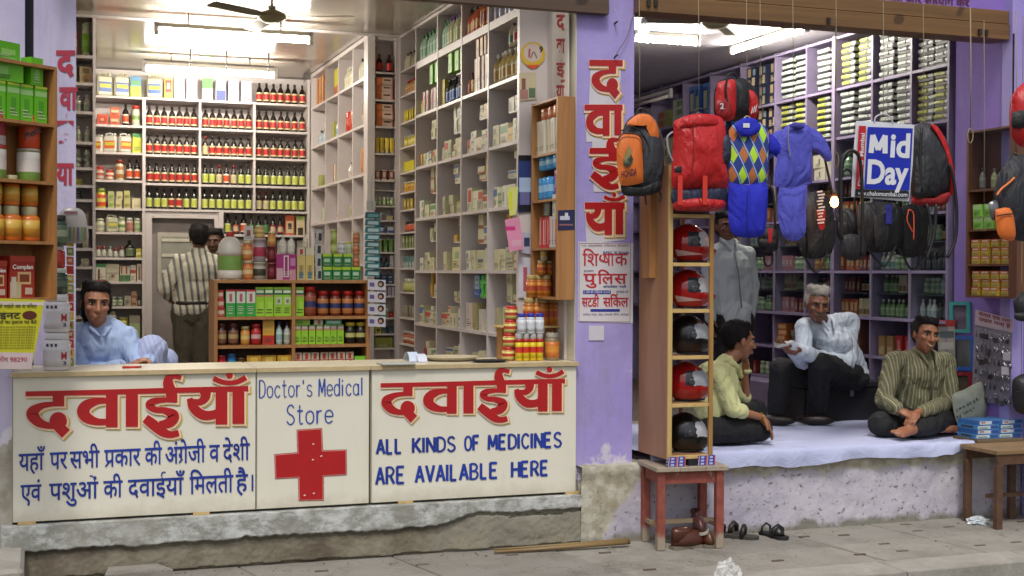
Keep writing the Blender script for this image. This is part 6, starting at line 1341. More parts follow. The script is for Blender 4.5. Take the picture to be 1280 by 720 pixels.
rrow(3, 2.452, [(CRB[0], CRB[1], 2)]*2, 'third level', .06); rrow(3, 2.122, [('cream pouch with red top', ('box', .085, .07, .19, 'bfb696', ((0, .75, 1, 1, 'b03a34'), (.2, .2, .8, .5, 'a89c78'))))]*4, 'fourth level')
rrow(2, 2.295+.20, [], '')
GRN = ('dark green bottle with pale cap', ('bottle', .045, .22, '5c7a5c', '8fa08a', '6c8a70', 'b4b8a8'))
rrow(2, 2.452, [GRN]*3, 'third level'); rrow(1, 2.452, [('red pouch', ('pouch', .15, .10, .22, '9a3424', '6a2018')), ('grey pack', ('pouch', .13, .1, .2, '8c8880', '6c6860'))], 'third level'); rrow(0, 2.452, [('teal-capped bottle', ('bottle', .045, .23, '8c9284', 'a8aa94', '7a8470', '3c8c74'))]*4, 'third level')
def dv(c, n, h=.14, r_=.026, look=None, cap='2c2c2c', lab='b0b0a4'): return [(look, ('bottle', r_, h, c, lab, lab, cap))]*n
LV = [(2.295, 'upper glass shelf'), (2.122, 'fourth level'), (1.905, 'middle glass shelf'), (1.682, 'fifth level'), (1.505, 'lower glass shelf'), (1.312, 'cabinet ledge level')]
cat_ = [('small dark bottle', ('bottle', .026, .13, '20201c', 'b4a884', 'a07a4c', '14140f')), ('pale green jar', ('jar', .03, .12, '8aa080', 'a4b494', 'b8bca8', '7a9470')), ('rust coloured carton', ('box', .055, .05, .13, 'a0502c', ((.2, .3, .8, .8, 'c0a47c'),))), ('cream slim carton', ('box', .05, .05, .14, 'bdb494', ((.1, .1, .9, .4, '8a6a44'),))), ('clear bottle with green liquid', ('bottle', .026, .14, '5c7c4c', 'a4b08c', '7c9a6c', 'c4c4b4')), ('amber jar', ('jar', .032, .11, '8c5a28', 'b0884c', 'a8a084', '9a6a34')), ('white pump bottle', ('bottle', .026, .15, 'b4b8b4', 'c0c4bc', '9cacac', 'c8c8c4')), ('tiny maroon carton', ('box', .045, .05, .12, '6c2428', ((.2, .2, .8, .7, 'a88a6c'),))), ('pink carton', ('box', .055, .05, .13, 'b07a84', ((.2, .3, .8, .7, 'c8b0b0'),))), ('black slim bottle', ('dropper', .022, .13, '14141a', '4c4c54', '0c0c10'))]
rnd = random.Random(5)
for i in range(0, 7):
    for j, (z, nm) in enumerate(LV):
        if (i, j) in ((3, 1), (5, 0), (6, 0), (6, 1)): continue
        a, b = cat_[(i*3+j*5+1) % 10], cat_[(i*7+j*3+4) % 10]
        if a[0] == b[0]: b = cat_[(i*7+j*3+5) % 10]
        if (i, j) == (1, 3): a, b = ('clear bottle with white cap', ('bottle', .028, .15, 'a0a49c', 'b8bcb4', '6c9490', 'c8c8c0')), ('pale green jar', cat_[1][1])
        if (i, j) == (1, 5) or (i, j) == (1, 2): a = b = cat_[4]
        if (i, j) == (0, 3): a = b = cat_[9]
        n = int((RY[i+1]-RY[i]-.06)/.060); k_ = n//2 if a is not b else n
        if i > 3: n = min(n, 8); k_ = n//2
        its = [a]*k_+([b]*(n-k_) if a is not b else [])
        rrow(i, z, its, nm, .06 if j in (1, 3, 5) else .09)
# open pigeonholes under the ledge
rrow(1, 1.002, [BX_('tan carton', .08, .08, .16, '9a7c4c', (.1, .1, .9, .5, 'b49c6c'))]*2+[BX_('red patterned carton', .08, .08, .17, 'a02c30', (.3, .2, .7, .8, 'c07a74'))]*2, 'pigeonhole row', .04)
rrow(0, 1.002, [BX_('small dark red box', .12, .08, .07, '6c2024', (.2, .3, .8, .7, 'b8b0b0'))], 'pigeonhole row', .05); rrow(0, .722, [BX_('tiny tan carton', .06, .06, .10, 'a88a54')], 'lowest pigeonhole row', .05)
rrow(3, 1.002, [stk(BX_('green and white flat carton', .14, .1, .06, 'a8a890', (0, .2, .5, 1, '5c8c3c')), 4), stk(BX_('red-brown carton', .13, .1, .08, '8c4838', (.4, .1, .6, .9, 'b8946c')), 3)], 'pigeonhole row', .0)
rrow(4, 1.002, [stk(BX_('orange flat carton', .15, .1, .05, 'a8602c', (.1, .2, .9, .8, 'c8a878')), 4), stk(BX_('grey flat carton', .15, .1, .05, '77756c'), 3)], 'pigeonhole row', .0)
rrow(2, 1.002, [stk(BX_('brown boxed carton', .17, .1, .09, '6c4838', (.1, .2, .9, .8, '9a7c5c')), 3)], 'pigeonhole row', .02)
for i in (0, 1, 2, 3, 4, 5):
    c_ = cat_[(i*3+2) % 10]; d_ = cat_[(i*5+6) % 10]
    if c_ is d_: d_ = cat_[(i*5+7) % 10]
    if i not in (0,): rrow(i, .722, [c_]*3+[d_]*3, 'lowest pigeonhole row', .03)
# lower drawers along the wall behind the seated men
boxo('low_cupboard', (6.02, 9.05, PZ), (6.26, 11.2, .70), LAMR, bev=.004, label='low lilac cupboard along the floor under the bag shop shelving', cat='cupboard')
# ============================================================ platform cloth
def sheetcloth():
    from mathutils import noise as ns
    x0, x1, y0, y1 = 3.56, 6.22, 7.40, 8.92; nx, ny = 90, 50; vs = []; T_ = .53
    for i in range(nx+1):
        for j in range(ny+1):
            u, v = i/nx, j/ny; x = x0+(x1-x0)*u; y = y0+(y1-y0)*v
            z = T_+.006*ns.noise(Vector((x*3, y*3, 0)))+.007*(1-2*abs(ns.noise(Vector((x*2.2+y*1.5, y*5-x, 2)))))*(.5+ns.noise(Vector((x, y, 9))))+.003*ns.noise(Vector((x*9, y*12, 2)))
            z -= sum(.020*math.exp(-((x-a)**2+(y-b)**2)/.07)+.006*math.sin(14*math.atan2(y-b, x-a))*math.exp(-(math.hypot(x-a, y-b)-.36)**2/.012) for a, b in ((4.40, 7.80), (5.83, 7.72)))
            vs.append(Vector((x+(.03*math.sin(y*5) if i == nx else 0), y, z)))
    fs = [[i*(ny+1)+j, (i+1)*(ny+1)+j, (i+1)*(ny+1)+j+1, i*(ny+1)+j+1] for i in range(nx) for j in range(ny)]
    # front and end drops with a wavy hem
    def drop(edge, d, hem):
        k = len(vs); m_ = 5; n_ = len(edge)
        for t_ in range(1, m_+1):
            for q, e in enumerate(edge):
                s_ = t_/m_; hz = hem(q/(n_-1)); w_ = (.012*math.sin(q*.35+1.3*math.sin(q*.11))+.006*math.sin(q*.9+2*math.sin(q*.23)))*s_
                vs.append(vs[e]+d*(.018*math.sin(min(1, s_*2)*1.57)+w_)+Vector((0, 0, -(hz)*s_)))
        for t_ in range(m_):
            for q in range(n_-1):
                a = edge[q] if t_ == 0 else k+(t_-1)*n_+q; b = edge[q+1] if t_ == 0 else k+(t_-1)*n_+q+1
                fs.append([a, k+t_*n_+q, k+t_*n_+q+1, b])
    drop([i*(ny+1) for i in range(nx+1)], Vector((0, -1, 0)), lambda t_: .125-.055*t_+.012*math.sin(t_*19)+(.03*max(0, t_-.85)/.15*-1))
    drop([nx*(ny+1)+j for j in range(ny+1)], Vector((1, 0, 0)), lambda t_: .05)
    return MB().add(vs, fs, CLOTHS, True)
CLOTHS = NM('bedsheet', lambda n, L, b: (L.new(mix(n, L, noise(n, L, 1.5, 4), 'a6acd0', 'bcc1dc'), b.inputs['Base Color']), setattr(b.inputs['Roughness'], 'default_value', .9), bumpit(n, L, b, noise(n, L, 5, 4, (1, 1, 1), .6, 1.5), .5, .03)))
mt = thing('floor_mattress', 'thin mattress under a pale blue-white sheet on the bag shop platform', 'mattress', (4.9, 8.1, PZ))
buildw(MB().box((3.60, 7.43, PZ+.001), (6.16, 8.9, .484), M('8a7a78', .9), bev=.01), 'mattress', mt)
ot = buildw(sheetcloth(), 'bed_sheet', None, 'pale blue-white sheet spread over the platform under the seated men', 'sheet')
mbx = MB().box((5.30, 8.93, PZ), (6.0, 9.5, .52), M('3a3532', .7)); buildw(mbx, 'dark_mat', None, 'dark folded mat behind the white sheet near the old man', 'mat')
# ============================================================ stool, matchboxes, rack
st = thing('wooden_stool', 'chipped red wooden stool carrying the helmet rack in front of platform', 'stool', (3.57, 6.92, 0))
A_ = [P(838, 688, z=0), P(899, 683, z=0)]
sx0, sx1, sy0, sy1 = -.215, .215, -.17, .17
sr = R(-7)
def lg(x, y, n): MB().box((x-.024, y-.024, 0), (x+.024, y+.024, .468), STOOLM, Matrix.Rotation(sr, 4, 'Z'), bev=.003).build('leg', st)
for x in (-.185, .185):
    for y in (-.14, .14): lg(x, y, 0)
tf = Matrix.Rotation(sr, 4, 'Z')
for y in (-.15, .135): MB().box((-.16, y, .395), (.16, y+.015, .463), STOOLM, tf).build('apron', st)
for x in (-.195, .18): MB().box((x, -.115, .395), (x+.015, .115, .463), STOOLM, tf).build('apron', st)
MB().box((-.205, -.010, .13), (.205, .012, .155), M('8c7a62', .8), tf).build('stretcher', st)
for x in (-.195, .175): MB().box((x, -.115, .12), (x+.02, .115, .145), M('8c7a62', .8), tf).build('stretcher', st)
for k, (a, b) in enumerate(((-.225, -.075), (-.073, .085), (.087, .23))): MB().box((a, -.185, .470), (b, .185, .497), NM('worn_seat', b_wood('8c7f70', 'a39684', '6a4038', (1, .08, 1))), tf, bev=.003).build('seat_plank', st)
st.location = (3.705, 7.255, 0)
# rack
FYR = 7.12
def Rk(px, py, y=FYR): return P(px, py, y=y)
rx0, rx1 = Rk(835.5, 400).x, Rk(892, 400).x; zlv = [Rk(840, v).z for v in (571, 506, 446, 387.5, 329, 268)]; zrt = Rk(838, 206).z
hk = thing('helmet_rack', 'tall wooden open rack with five shelves of helmets beside the platform', 'rack', (rx0, FYR, zlv[0]-.018)); hb = Vector(hk.location)
def rb(n, lo, hi, m, bev=.0015): buildw(MB().box(lo, hi, m, bev=bev), n, hk)
rb('side_panel', (rx0, FYR+.016, zlv[0]-.018), (rx0+.012, 7.53, zrt), WOODR)
rb('stile', (rx0, FYR, zlv[0]-.018), (rx0+.028, FYR+.015, zrt), PINE); rb('stile', (rx1-.026, FYR, zlv[0]-.018), (rx1, FYR+.02, zlv[5]+.01), NM('stile_wood', b_wood('97703c', 'a8824c', '5c4020')))
rb('stile', (rx1-.02, 7.50, zlv[0]-.018), (rx1, 7.53, zlv[5]+.01), WOODR)
for z in zlv: rb('shelf', (rx0+.0125, FYR+.021, z-.012), (rx1-.001, 7.50, z), WOODR); rb('shelf_edge', (rx0+.0285, FYR+.002, z-.018), (rx1-.0265, FYR+.018, z+.004), PINE)
for x in (rx0+.02, rx1-.014):
    for z in [zz_+dz for zz_ in zlv for dz in (.015, .12)]: pass
REDG = M('a01014', .12, .08, coat=.6); BLKG = M('0c0c0f', .3, .05, coat=.15); GRYF = M('9aa0a8', .35, .15, bump=.5, scale=25); WHP = M('b6b6bc', .35, .10, bump=.8, scale=14)
def helmet(px, lev, colr, label, yaw=R(-10), kind=0):
    s_ = .128; p = P(px, 300, y=FYR+.175); p.z = zlv[lev]+.001
    t = thing('motorcycle_helmet', label, 'helmet', p, 0, 'helmets in the rack'); t.rotation_euler = (0, 0, yaw)
    main = REDG if colr == 'red' else BLKG
    def surf(az, elv, k=1.0, lo=.0):
        # local +x forward; slightly longer than wide
        r_ = s_*k; x = r_*1.06*math.cos(elv)*math.cos(az); y = r_*.86*math.cos(elv)*math.sin(az); z = r_*.98*math.sin(elv)
        if elv < 0: z *= 1.0; f_ = 1-.10*(elv/1.0)**2; x *= f_; y *= f_
        if math.cos(az) > 0: x = x*(1-.20*max(0, math.sin(elv)))+(.045*math.cos(az)*min(1, max(0, (-elv-.12)/.12)) if elv < 0 else 0)
        z = max(z, -.104)
        return Vector((x, y, z+.117))
    na, ne = 36, 22; vs = []; fs = []; mb = MB(); els = [-1.0+(math.pi/2+1.0)*j/ne for j in range(ne+1)]
    for e_ in els:
        for i in range(na): vs.append(surf(2*math.pi*i/na, e_))
    shell = []; vis = []
    for j in range(ne):
        for i in range(na):
            az = 2*math.pi*(i+.5)/na; az = az-2*math.pi if az > math.pi else az; q = (i+1) % na; f_ = [j*na+i, j*na+q, (j+1)*na+q, (j+1)*na+i]
            (vis if abs(az) < 1.7 and -.06 < els[j]+.05 < .62 else shell).append(f_)
    mb.add(vs, shell, main, True); mb.build('shell', t)
    mb = MB(); vv = [surf(-1.85+3.1*i/14, -.10+.74*j/6, 1.012) for j in range(7) for i in range(15)]
    mb.add(vv, [[j*15+i, j*15+i+1, j*15+i+16, j*15+i+15] for j in range(6) for i in range(14)], M('2c3038', .15, .05), True); mb.build('visor', t)
    a0, a1 = (-1.28, .6) if kind != 2 else (-1.5, .6)
    mb = MB(); vv = [surf(a0+(a1-a0)*i/10+.05*math.sin(j*2.1), -.13+(.92)*j/7*(1-.25*(1-i/10))+.04*math.sin(i*1.3), 1.03+.012*math.sin(i*2.3+j*1.7)) for j in range(8) for i in range(11)]
    mb.add(vv, [[j*11+i, j*11+i+1, j*11+i+12, j*11+i+11] for j in range(7) for i in range(10)], WHP if kind < 2 else GRYF, True); mb.build('protective_film', t)
    mb = MB(); mb.tube([surf(2*math.pi*i/24, -1.0, 1.015) for i in range(25)], .008, M('14141a', .6), 6); mb.build('rim', t)
    if colr == 'red' and kind == 0:
        mb = MB(); vv = [surf(-2.5+1.3*i/6, -.62+.36*(j/3)*(1-i/6.5)+.10*i/6, 1.010) for j in range(4) for i in range(7)]; mb.add(vv, [[j*7+i, j*7+i+1, j*7+i+8, j*7+i+7] for j in range(3) for i in range(6)], M('c8b0b0', .25), True); mb.build('stripe', t)
    MB().lathe([(.02, 0), (.02, .006), (.014, .008)], M('3c3c40', .3), 12, tf=Matrix.Translation((0, -s_*.86, .125)) @ Matrix.Rotation(R(90), 4, 'X')).build('visor_pivot', t)
    return t
helmet(861, 4, 'red', 'red helmet with white splash stripes on the topmost helmet shelf')
helmet(861, 3, 'red', 'red helmet with white splash stripes on second helmet shelf down')
helmet(861, 2, 'black', 'black helmet wrapped in silver film on the middle rack shelf', kind=2)
helmet(859, 1, 'red', 'red helmet with crumpled grey film on the fourth helmet shelf down', kind=2)
helmet(858, 0, 'black', 'black helmet with pale grey paper on the lowest rack shelf', kind=1)
boxo('helmet_box', (rx0+.03, 7.16, zlv[5]+.006), (rx1-.03, 7.44, zlv[5]+.10), M('4a4a4e', .5, .1), bev=.006, label='flat dark grey box on the top shelf of helmet rack', cat='box')
zrk = .4985
for g, (bx, nn) in enumerate(((3.57, 3), (3.79, 2))):
    for lv in range(3):
        for k in range(2):
            me = item('box', .055, .035, .0185, '20349a', ((.0, 0, .12, 1, 'c8a0a0'), (.3, .2, .7, .8, 'b0b8d8'), (.88, 0, 1, 1, 'c85a4c')))
            put('matchbox', me, (bx+k*.058-.02*g, 7.13, zrk+lv*.019), R(-4+3*lv), f'blue matchbox, {["bottom", "middle", "top"][lv]} layer, {["pillar", "sandal"][k]} side of the {["pile by the stool corner", "pile under the rack stile"][g]}', 'matchbox', 'matchbox piles under the rack')
boxo('support_block', (3.68, 7.12, zrk), (3.74, 7.3, zlv[0]-.019), M('14141c', .6), label='small black block under the helmet rack between matchbox piles', cat='block')
# stick along the plinth
sk = thing('bamboo_stick', 'long split bamboo stick lying along the foot of the plinth', 'stick', P(700, 684, z=.01))
p0, p1, p2 = P(618, 690, z=.015), P(700, 684, z=.02), P(787, 677.5, z=.03)
for dz, dy, r_ in ((0, 0, .013), (.012, .014, .009)): buildw(MB().tube([p0+Vector((0, dy, dz)), p1+Vector((0, dy-.01, dz)), p2+Vector((0, dy, dz))], [r_*.6, r_, r_*1.1], NM('bamboo', b_wood('6f5a3a', '89724a', '4c3c24', (.05, 1, 1))), 8), 'split', sk)
# shoes and sandals
def shoe(name, lb, px, py, L_, rz, kind, c1, c2, z=0, tilt=0):
    p = P(px, py, z=z); t = thing(name, lb, 'shoe' if kind == 0 else 'sandal', p, rz)
    if tilt: t.rotation_euler = (tilt, 0, rz)
    out = lambda s_, z_: [Vector((x*L_*s_, y*L_*s_, z_)) for x, y in ((-.5, 0), (-.45, .13), (-.2, .14), (.1, .17), (.38, .17), (.5, .05), (.5, -.05), (.38, -.17), (.1, -.15), (-.2, -.12), (-.45, -.13))]
    sm_ = [Vector(q) for q in crom([tuple(q) for q in out(1, 0)+[out(1, 0)[0]]], 3)[:-1]]
    MB().prism(sm_, (0, 0, .018), M(c2, .7)).build('sole', t)
    if kind == 0:
        mb = MB(); mb.lathe([(.5, .018), (.49, .05), (.40, .085), (.26, .10), (.10, .105)], M(c1, .35, .12), 18, sx=L_*.98, sy=L_*.33); mb.build('upper', t)
        mb = MB(); mb.lathe([(.27, .04), (.265, .10), (.24, .125), (.20, .12), (.17, .08)], M(c1, .35, .12), 16, c=(-L_*.22, 0, 0), sx=L_, sy=L_*.46); mb.build('collar', t)
    else:
        for a, w_ in ((.14, .075), (-.32, .03)):
            mb = MB(); mb.tube([(L_*a, -.15*L_, .012), (L_*(a+.02), -.13*L_, .055), (L_*(a+.03), 0, .075), (L_*(a+.02), .14*L_, .055), (L_*a, .16*L_, .012)], .016 if a > 0 else .007, M(c1, .5, .1), 8); mb.build('strap', t)
        if kind == 2: MB().lathe([(.5, .019), (.42, .045), (.2, .07), (.05, .075)], M(c1, .35), 16, c=(L_*.12, 0, 0), sx=L_*.5, sy=L_*.34).build('toe_cover', t)
    return t
shoe('leather_shoe', 'brown leather shoe lying under the stool nearest the front leg', 862, 684, .27, R(8), 0, '4c281c', '77705f')
shoe('leather_shoe', 'brown leather shoe under the stool nearest the rear leg', 879, 680, .27, R(-95), 0, '55301f', '6a6256')
shoe('leather_shoe', 'dark maroon shoe resting tilted on the brown shoes under the stool', 876, 664, .25, R(-110), 0, '4c2c28', 'a09a90', z=.075, tilt=R(14))
shoe('leather_shoe', 'dark shoe pushed under the stool against the platform wall', 852, 668, .24, R(160), 0, '3c2824', '5c544c', z=.0)
shoe('black_sandal', 'large black sandal lying just right of the stool leg', 921, 672, .27, R(-40), 1, '1e1c1a', '3c3a34')
shoe('black_sandal', 'black slip-on sandal standing alone on the paving', 967, 671, .24, R(-80), 2, '161616', '1c1c1c')
shoe('black_sandal', 'second black sandal half behind the stool leg', 910, 667, .25, R(-60), 1, '24201c', '3a3630')
# litter
from mathutils import noise as ns_
def crumple(name, lb, px, py, r_, m, sq=.45, seed=1):
    bm = bmesh.new(); bmesh.ops.create_icosphere(bm, subdivisions=4, radius=1)
    for v in bm.verts:
        d = v.co.normalized(); k = 1+.45*ns_.noise(d*2.2+Vector((seed, 0, 0)))+.28*abs(ns_.noise(d*6+Vector((0, seed, 0)))); v.co = Vector((d.x*k*r_, d.y*k*r_*.7, max(-.001, d.z*k*r_*sq+r_*sq*.5)))
    me = bpy.data.meshes.new(name); bm.to_mesh(me); bm.free(); me.materials.append(m); p = P(px, py, z=.002); link(name, me, None, p, 0, lb, 'plastic litter')
crumple('plastic_scrap', 'crumpled white plastic scrap on the paving by the dark bench', 1222, 655, .07, M('b8c0c4', .3, .05), .45, 3)
crumple('plastic_bottle_wrap', 'crumpled clear plastic wrapper standing on the paving slabs near the kerb', 910, 724, .06, FILM, 1.1, 8)
# ============================================================ bench with its boxes
bn = thing('wooden_bench', 'dark brown wooden bench at the end of the platform', 'bench', (6.42, 7.17, 0)); BM = NM('bench_wood', b_wood('4c3424', '5f4330', '2a1c14', (1, .08, 1)))
MB().box((-.58, -.17, .485), (.6, .20, .515), NM('bench_top', b_wood('7a6244', '8e7450', '4c3824', (.08, 1, 1))), bev=.004).build('seat', bn)
for x in (-.55, -.19, .54):
    for y in (-.145, .155): MB().box((x-.024, y-.02, 0), (x+.024, y+.02, .42), BM, bev=.003).build('leg', bn)
MB().box((-.57, -.16, .421), (.59, -.14, .483), BM).build('apron', bn); MB().box((-.57, .15, .421), (.59, .17, .483), BM).build('apron', bn); MB().box((-.52, -.01, .18), (.52, .015, .205), BM).build('stretcher', bn)
for i, (w_, c) in enumerate(((.42, '8c7a58'), (.40, 'a8a898'), (.38, '6a5a44'))): boxo('paper_stack', (6.00-.01*i, 7.36, PZ+.001+.022*i), (6.00-.01*i+w_, 7.62, PZ+.022*(i+1)), M(c, .8, .15), bev=.002, label=['lowest brown cardboard sheet under the blue boxes', 'white paper bundle under the blue boxes', 'brown folder directly under the blue boxes'][i], cat='paper stack')
for i in range(4):
    for j in range(2):
        z = PZ+.068+i*.031
        put('slide_box', item('box', .185, .2, .030, '3c6ca8' if (i+j) % 2 else '4a80b4', ((.05, .15, .6, .85, 'b8c4cc'), (.64, .2, .96, .8, '2c4c8c'), (.1, .4, .3, .7, 'a83c34') if i % 2 else (.1, .3, .5, .5, '5c7c3c'))), (6.085+j*.19+.008*(i % 2), 7.49, z), R(-3+i*2), f'flat blue and white box, {["bottom", "second", "third", "top"][i]} of the pile {["beside the cloth bag", "at the bench end"][j]}', 'box', 'flat blue boxes piled by the bench')
cbg = thing('cloth_bag', 'grey-green printed cloth bag leaning by the seated man in striped shirt', 'bag', P(1208, 533, y=7.62))
soft('bag_body', [(1190, 500), (1192, 492), (1205, 487), (1226, 477), (1231, 492), (1233, 516), (1224, 530), (1200, 532), (1193, 518)], 7.66, .05, M('8f9488', .8, .12, bump=.8, scale=16), cbg, wob=.006)
mb = MB(); rq = random.Random(9)
for i in range(13):
    x, y = 1196+(i % 7)*4.2, 511-(i % 7)*2.3+(i//7)*9; ribbon(mb, [(x, y, 1.0), (x+rq.uniform(-1, 2), y+rq.uniform(2, 4), 1.4), (x+rq.uniform(1, 3.5), y+rq.uniform(-1, 4), .8)], M('34382f', .7), lambda a, b: P(a, b, y=7.595), .001)
buildw(mb, 'print', cbg)
# ============================================================ things on the violet side wall (x = 6.28)
SX = 6.296
def XP(px, py, d=0): return P(px, py, x=SX-d)
def wallframe(lb, q, col_, inner, d=.012):
    t = thing('wall_mirror', lb, 'frame', XP((q[0]+q[2])/2, q[3])); x0, y0, x1, y1 = q; b = 4.5
    def bar(a, b_, c, e): mb = MB(); mb.prism([XP(a, b_), XP(c, b_), XP(c, e), XP(a, e)], (-d, 0, 0), M(col_, .5, .08)); mb.prism([XP(a, e), XP(c, e), XP(c, b_), XP(a, b_)], (-.001, 0, 0), M(col_, .5)); buildw(mb, 'frame_bar', t)
    bar(x0, y0, x1, y0+b); bar(x0, y1-b, x1, y1); bar(x0, y0+b, x0+b, y1-b); bar(x1-b, y0+b, x1, y1-b)
    mb = MB(); mb.prism([XP(x0+b, y0+b), XP(x1-b, y0+b), XP(x1-b, y1-b), XP(x0+b, y1-b)], (-.004, 0, 0), M(inner, .08, .1, metal=.0)); buildw(mb, 'mirror_pane', t)
    return t
wallframe('turquoise framed small mirror on the violet wall above the blue one', (1188, 377, 1214, 416), '3f9a98', '5c4c5c'); wallframe('blue framed small mirror on the violet wall below the turquoise one', (1190, 420, 1219, 463), '2c5cae', '5a5c5c'); wallframe('red framed small mirror on the violet wall behind the cloth bag', (1190, 465, 1216, 492), '8c1c28', '5c5448')
kp = thing('goggle_display', 'white header card with dozens of silver keychains hanging on the violet wall', 'display', XP(1242, 508, .01))
mb = MB(); mb.prism([XP(1219, 388, .01), XP(1266, 400, .01), XP(1263, 508, .01), XP(1215, 500, .01)], (-.004, 0, 0), M('8a8494', .6)); buildw(mb, 'card', kp)
mb = MB(); mb.prism([XP(1220, 387, .018), XP(1267, 399, .018), XP(1266, 416, .018), XP(1219, 406, .018)], (-.003, 0, 0), M('b8aab4', .5)); buildw(mb, 'header', kp)
mb = MB(); fx = lambda a, b: XP(a, b, .0225)
for s_, dy in (('केवल एक दाम', 0), ('उधार मना है', 6.5)):
    k0 = len(mb.v); vs_, fs_, id_ = glyphs(s_, .02); a_ = min(v[0] for v in vs_); b_ = max(v[0] for v in vs_)
    mb.add([XP(1223+(x-a_)/(b_-a_)*40, 394+dy+(x-a_)/(b_-a_)*10-y*6.5, .0225+.0002*(0)) for x, y in vs_], fs_, M('8a2838', .5))
buildw(mb, 'print', kp)
kring = MB(); kring.tube([(0, .011*math.cos(a), .011*math.sin(a)-.012) for a in [i*.628 for i in range(11)]], .002, M('a0a0a4', .25, metal=.9), 5); kring.lathe([(.013, -.055), (.016, -.04), (.010, -.024)], M('8c8c94', .2, .2, metal=.9), 8, sx=.5); kme = kring.mesh('keychain')
kr2 = MB(); kr2.tube([(0, .011*math.cos(a), .011*math.sin(a)-.012) for a in [i*.628 for i in range(11)]], .002, M('a0a0a4', .25, metal=.9), 5); kr2.box((-.003, -.014, -.06), (.003, .014, -.028), M('5a5a60', .25, .2, metal=.8)); km2 = kr2.mesh('keychain')
rnd = random.Random(3)
for r_ in range(6):
    for c_ in range(8):
        p = XP(1221+c_*5.6+rnd.uniform(-1, 1), 411+r_*15.5+c_*1.1+rnd.uniform(-2, 2), .03+rnd.uniform(0, .02)); o = link('keychain', kme if rnd.random() < .6 else km2, kp, p-Vector(kp.location)); o.rotation_euler = (rnd.uniform(-.3, .3), 0, rnd.uniform(-.8, .8)); s_ = rnd.uniform(.9, 1.3); o.scale = (s_, s_, s_)
for (a, b) in ((1254, 440), (1252, 458)): buildw(MB().prism([XP(a, b, .06), XP(a+9, b+1, .06), XP(a+9, b+11, .06), XP(a, b+10, .06)], (-.002, 0, 0), M('c4c4cc', .5)), 'price_tag', kp)
def xsheet(lb, q, c, rs, nm='card_display', cat='card', d=.012):
    t = thing(nm, lb, cat, XP(sum(p[0] for p in q)/4, max(p[1] for p in q), d)); buildw(MB().prism([XP(a, b, d) for a, b in q], (-.003, 0, 0), M(c, .5)), 'card', t)
    for i, (a, b, a1, b1, cc) in enumerate(rs): mb = MB(); mb.prism([XP(a, b, d+.0035+.0005*i), XP(a1, b, d+.0035+.0005*i), XP(a1, b1, d+.0035+.0005*i), XP(a, b1, d+.0035+.0005*i)], (-.0008, 0, 0), M(cc, .4)); buildw(mb, 'print', t)
    return t
xsheet('hanging card of bangles with red header behind the smiling man', [(1172, 400), (1194, 400), (1194, 470), (1174, 470)], 'a09a8c', [(1173, 400, 1194, 408, 'a83024'), (1175, 414, 1192, 422, '5c6c6c'), (1175, 428, 1192, 437, 'b8b8ac'), (1175, 443, 1192, 452, '4c6c64')])
xsheet('white card of dark sunglasses hanging beside the orange bag', [(1262, 305), (1279, 305), (1279, 355), (1266, 355)], 'b4b4b8', [(1266, 312, 1279, 317, '2a2a2c'), (1266, 326, 1279, 331, '3c3428'), (1267, 340, 1279, 345, '222226')])
# dark teak cabinet on the side wall
tc = thing('wall_cabinet', 'dark teak wall cabinet of soap and noodle packets on the violet wall', 'cabinet', (SX-.14, 7.88, P(1207, 372, x=SX-.12).z)); TX = SX-.14
ty0, ty1 = P(1208, 300, x=TX).y, P(1272, 300, x=TX).y; tzb, tzt = P(1240, 372, x=TX).z, P(1240, 160, x=TX).z
TC = Cells(tc, (TX, ty0, 0), (0, -1, 0), (1, 0, 0), .135, WOODD); TW = ty0-ty1
tz = [P(1215, v, x=TX).z for v in (236, 286, 318, 371)]
tzz = [tzb+.012, P(1232, 330, x=TX).z, P(1232, 286, x=TX).z, P(1232, 236, x=TX).z, tzt]
for z in tzz: TC.part('shelf', .016, TW-.016, z-.014, z, .002)
TC.part('side_panel', 0, .016, tzb-.004, tzt+.004, -.004); TC.part('side_panel', TW-.08, TW, tzb-.004, tzt+.004, -.004); TC.part('back_panel', 0, TW, tzb, tzt, .135, .142)
TC.part('glass_pane', .018, TW-.082, tzz[3], tzt-.015, .004, .007, GLASS)
def trow(u0, u1, z, its, wh, ins=.02): return row(TC, u0, u1, z, its, wh, 'street', inset=ins, group='goods in the teak cabinet')
trow(.05, TW-.10, tzz[3], [('grey spray bottle', ('bottle', .022, .15, '6c6c64', '8c8c84', '77776c', '3c3c40')), ('pale yellow bottle', ('bottle', .022, .14, 'a8a47c', 'b8b490', 'a0a074', '8c8c7c')), ('white cream jar', ('jar', .036, .09, 'b0b0a8', 'b8b8b0', 'c0c0b8', 'a0a0a0'))], 'behind glass, teak cabinet')
GS = BX_('light green soap box', .095, .08, .085, '7cb848', (0, .6, 1, 1, 'a4cc84'), (.2, .2, .8, .45, '5c9c34'))
trow(.04, .26, tzz[2], [(GS[0], GS[1], 2)]*2, 'second shelf of teak cabinet', .01); trow(.29, TW-.09, tzz[2], [stk(('red and yellow packet', ('pouch', .07, .06, .08, 'a83024', 'b8842c')), 2)], 'second shelf of teak cabinet', .01)
NP = ('yellow and red noodle packet', ('box', .078, .05, .056, 'c0a03c', ((0, .62, 1, 1, 'b03828'), (.15, .1, .85, .5, 'a8a058'), (.1, .7, .9, .9, 'c8b8a0'))))
trow(.03, TW-.09, tzz[1], [(NP[0], NP[1], 3)]*4, 'third shelf of teak cabinet', .01); trow(.03, TW-.09, tzz[0], [(NP[0], NP[1], 3)]*4, 'lowest shelf of teak cabinet', .01)
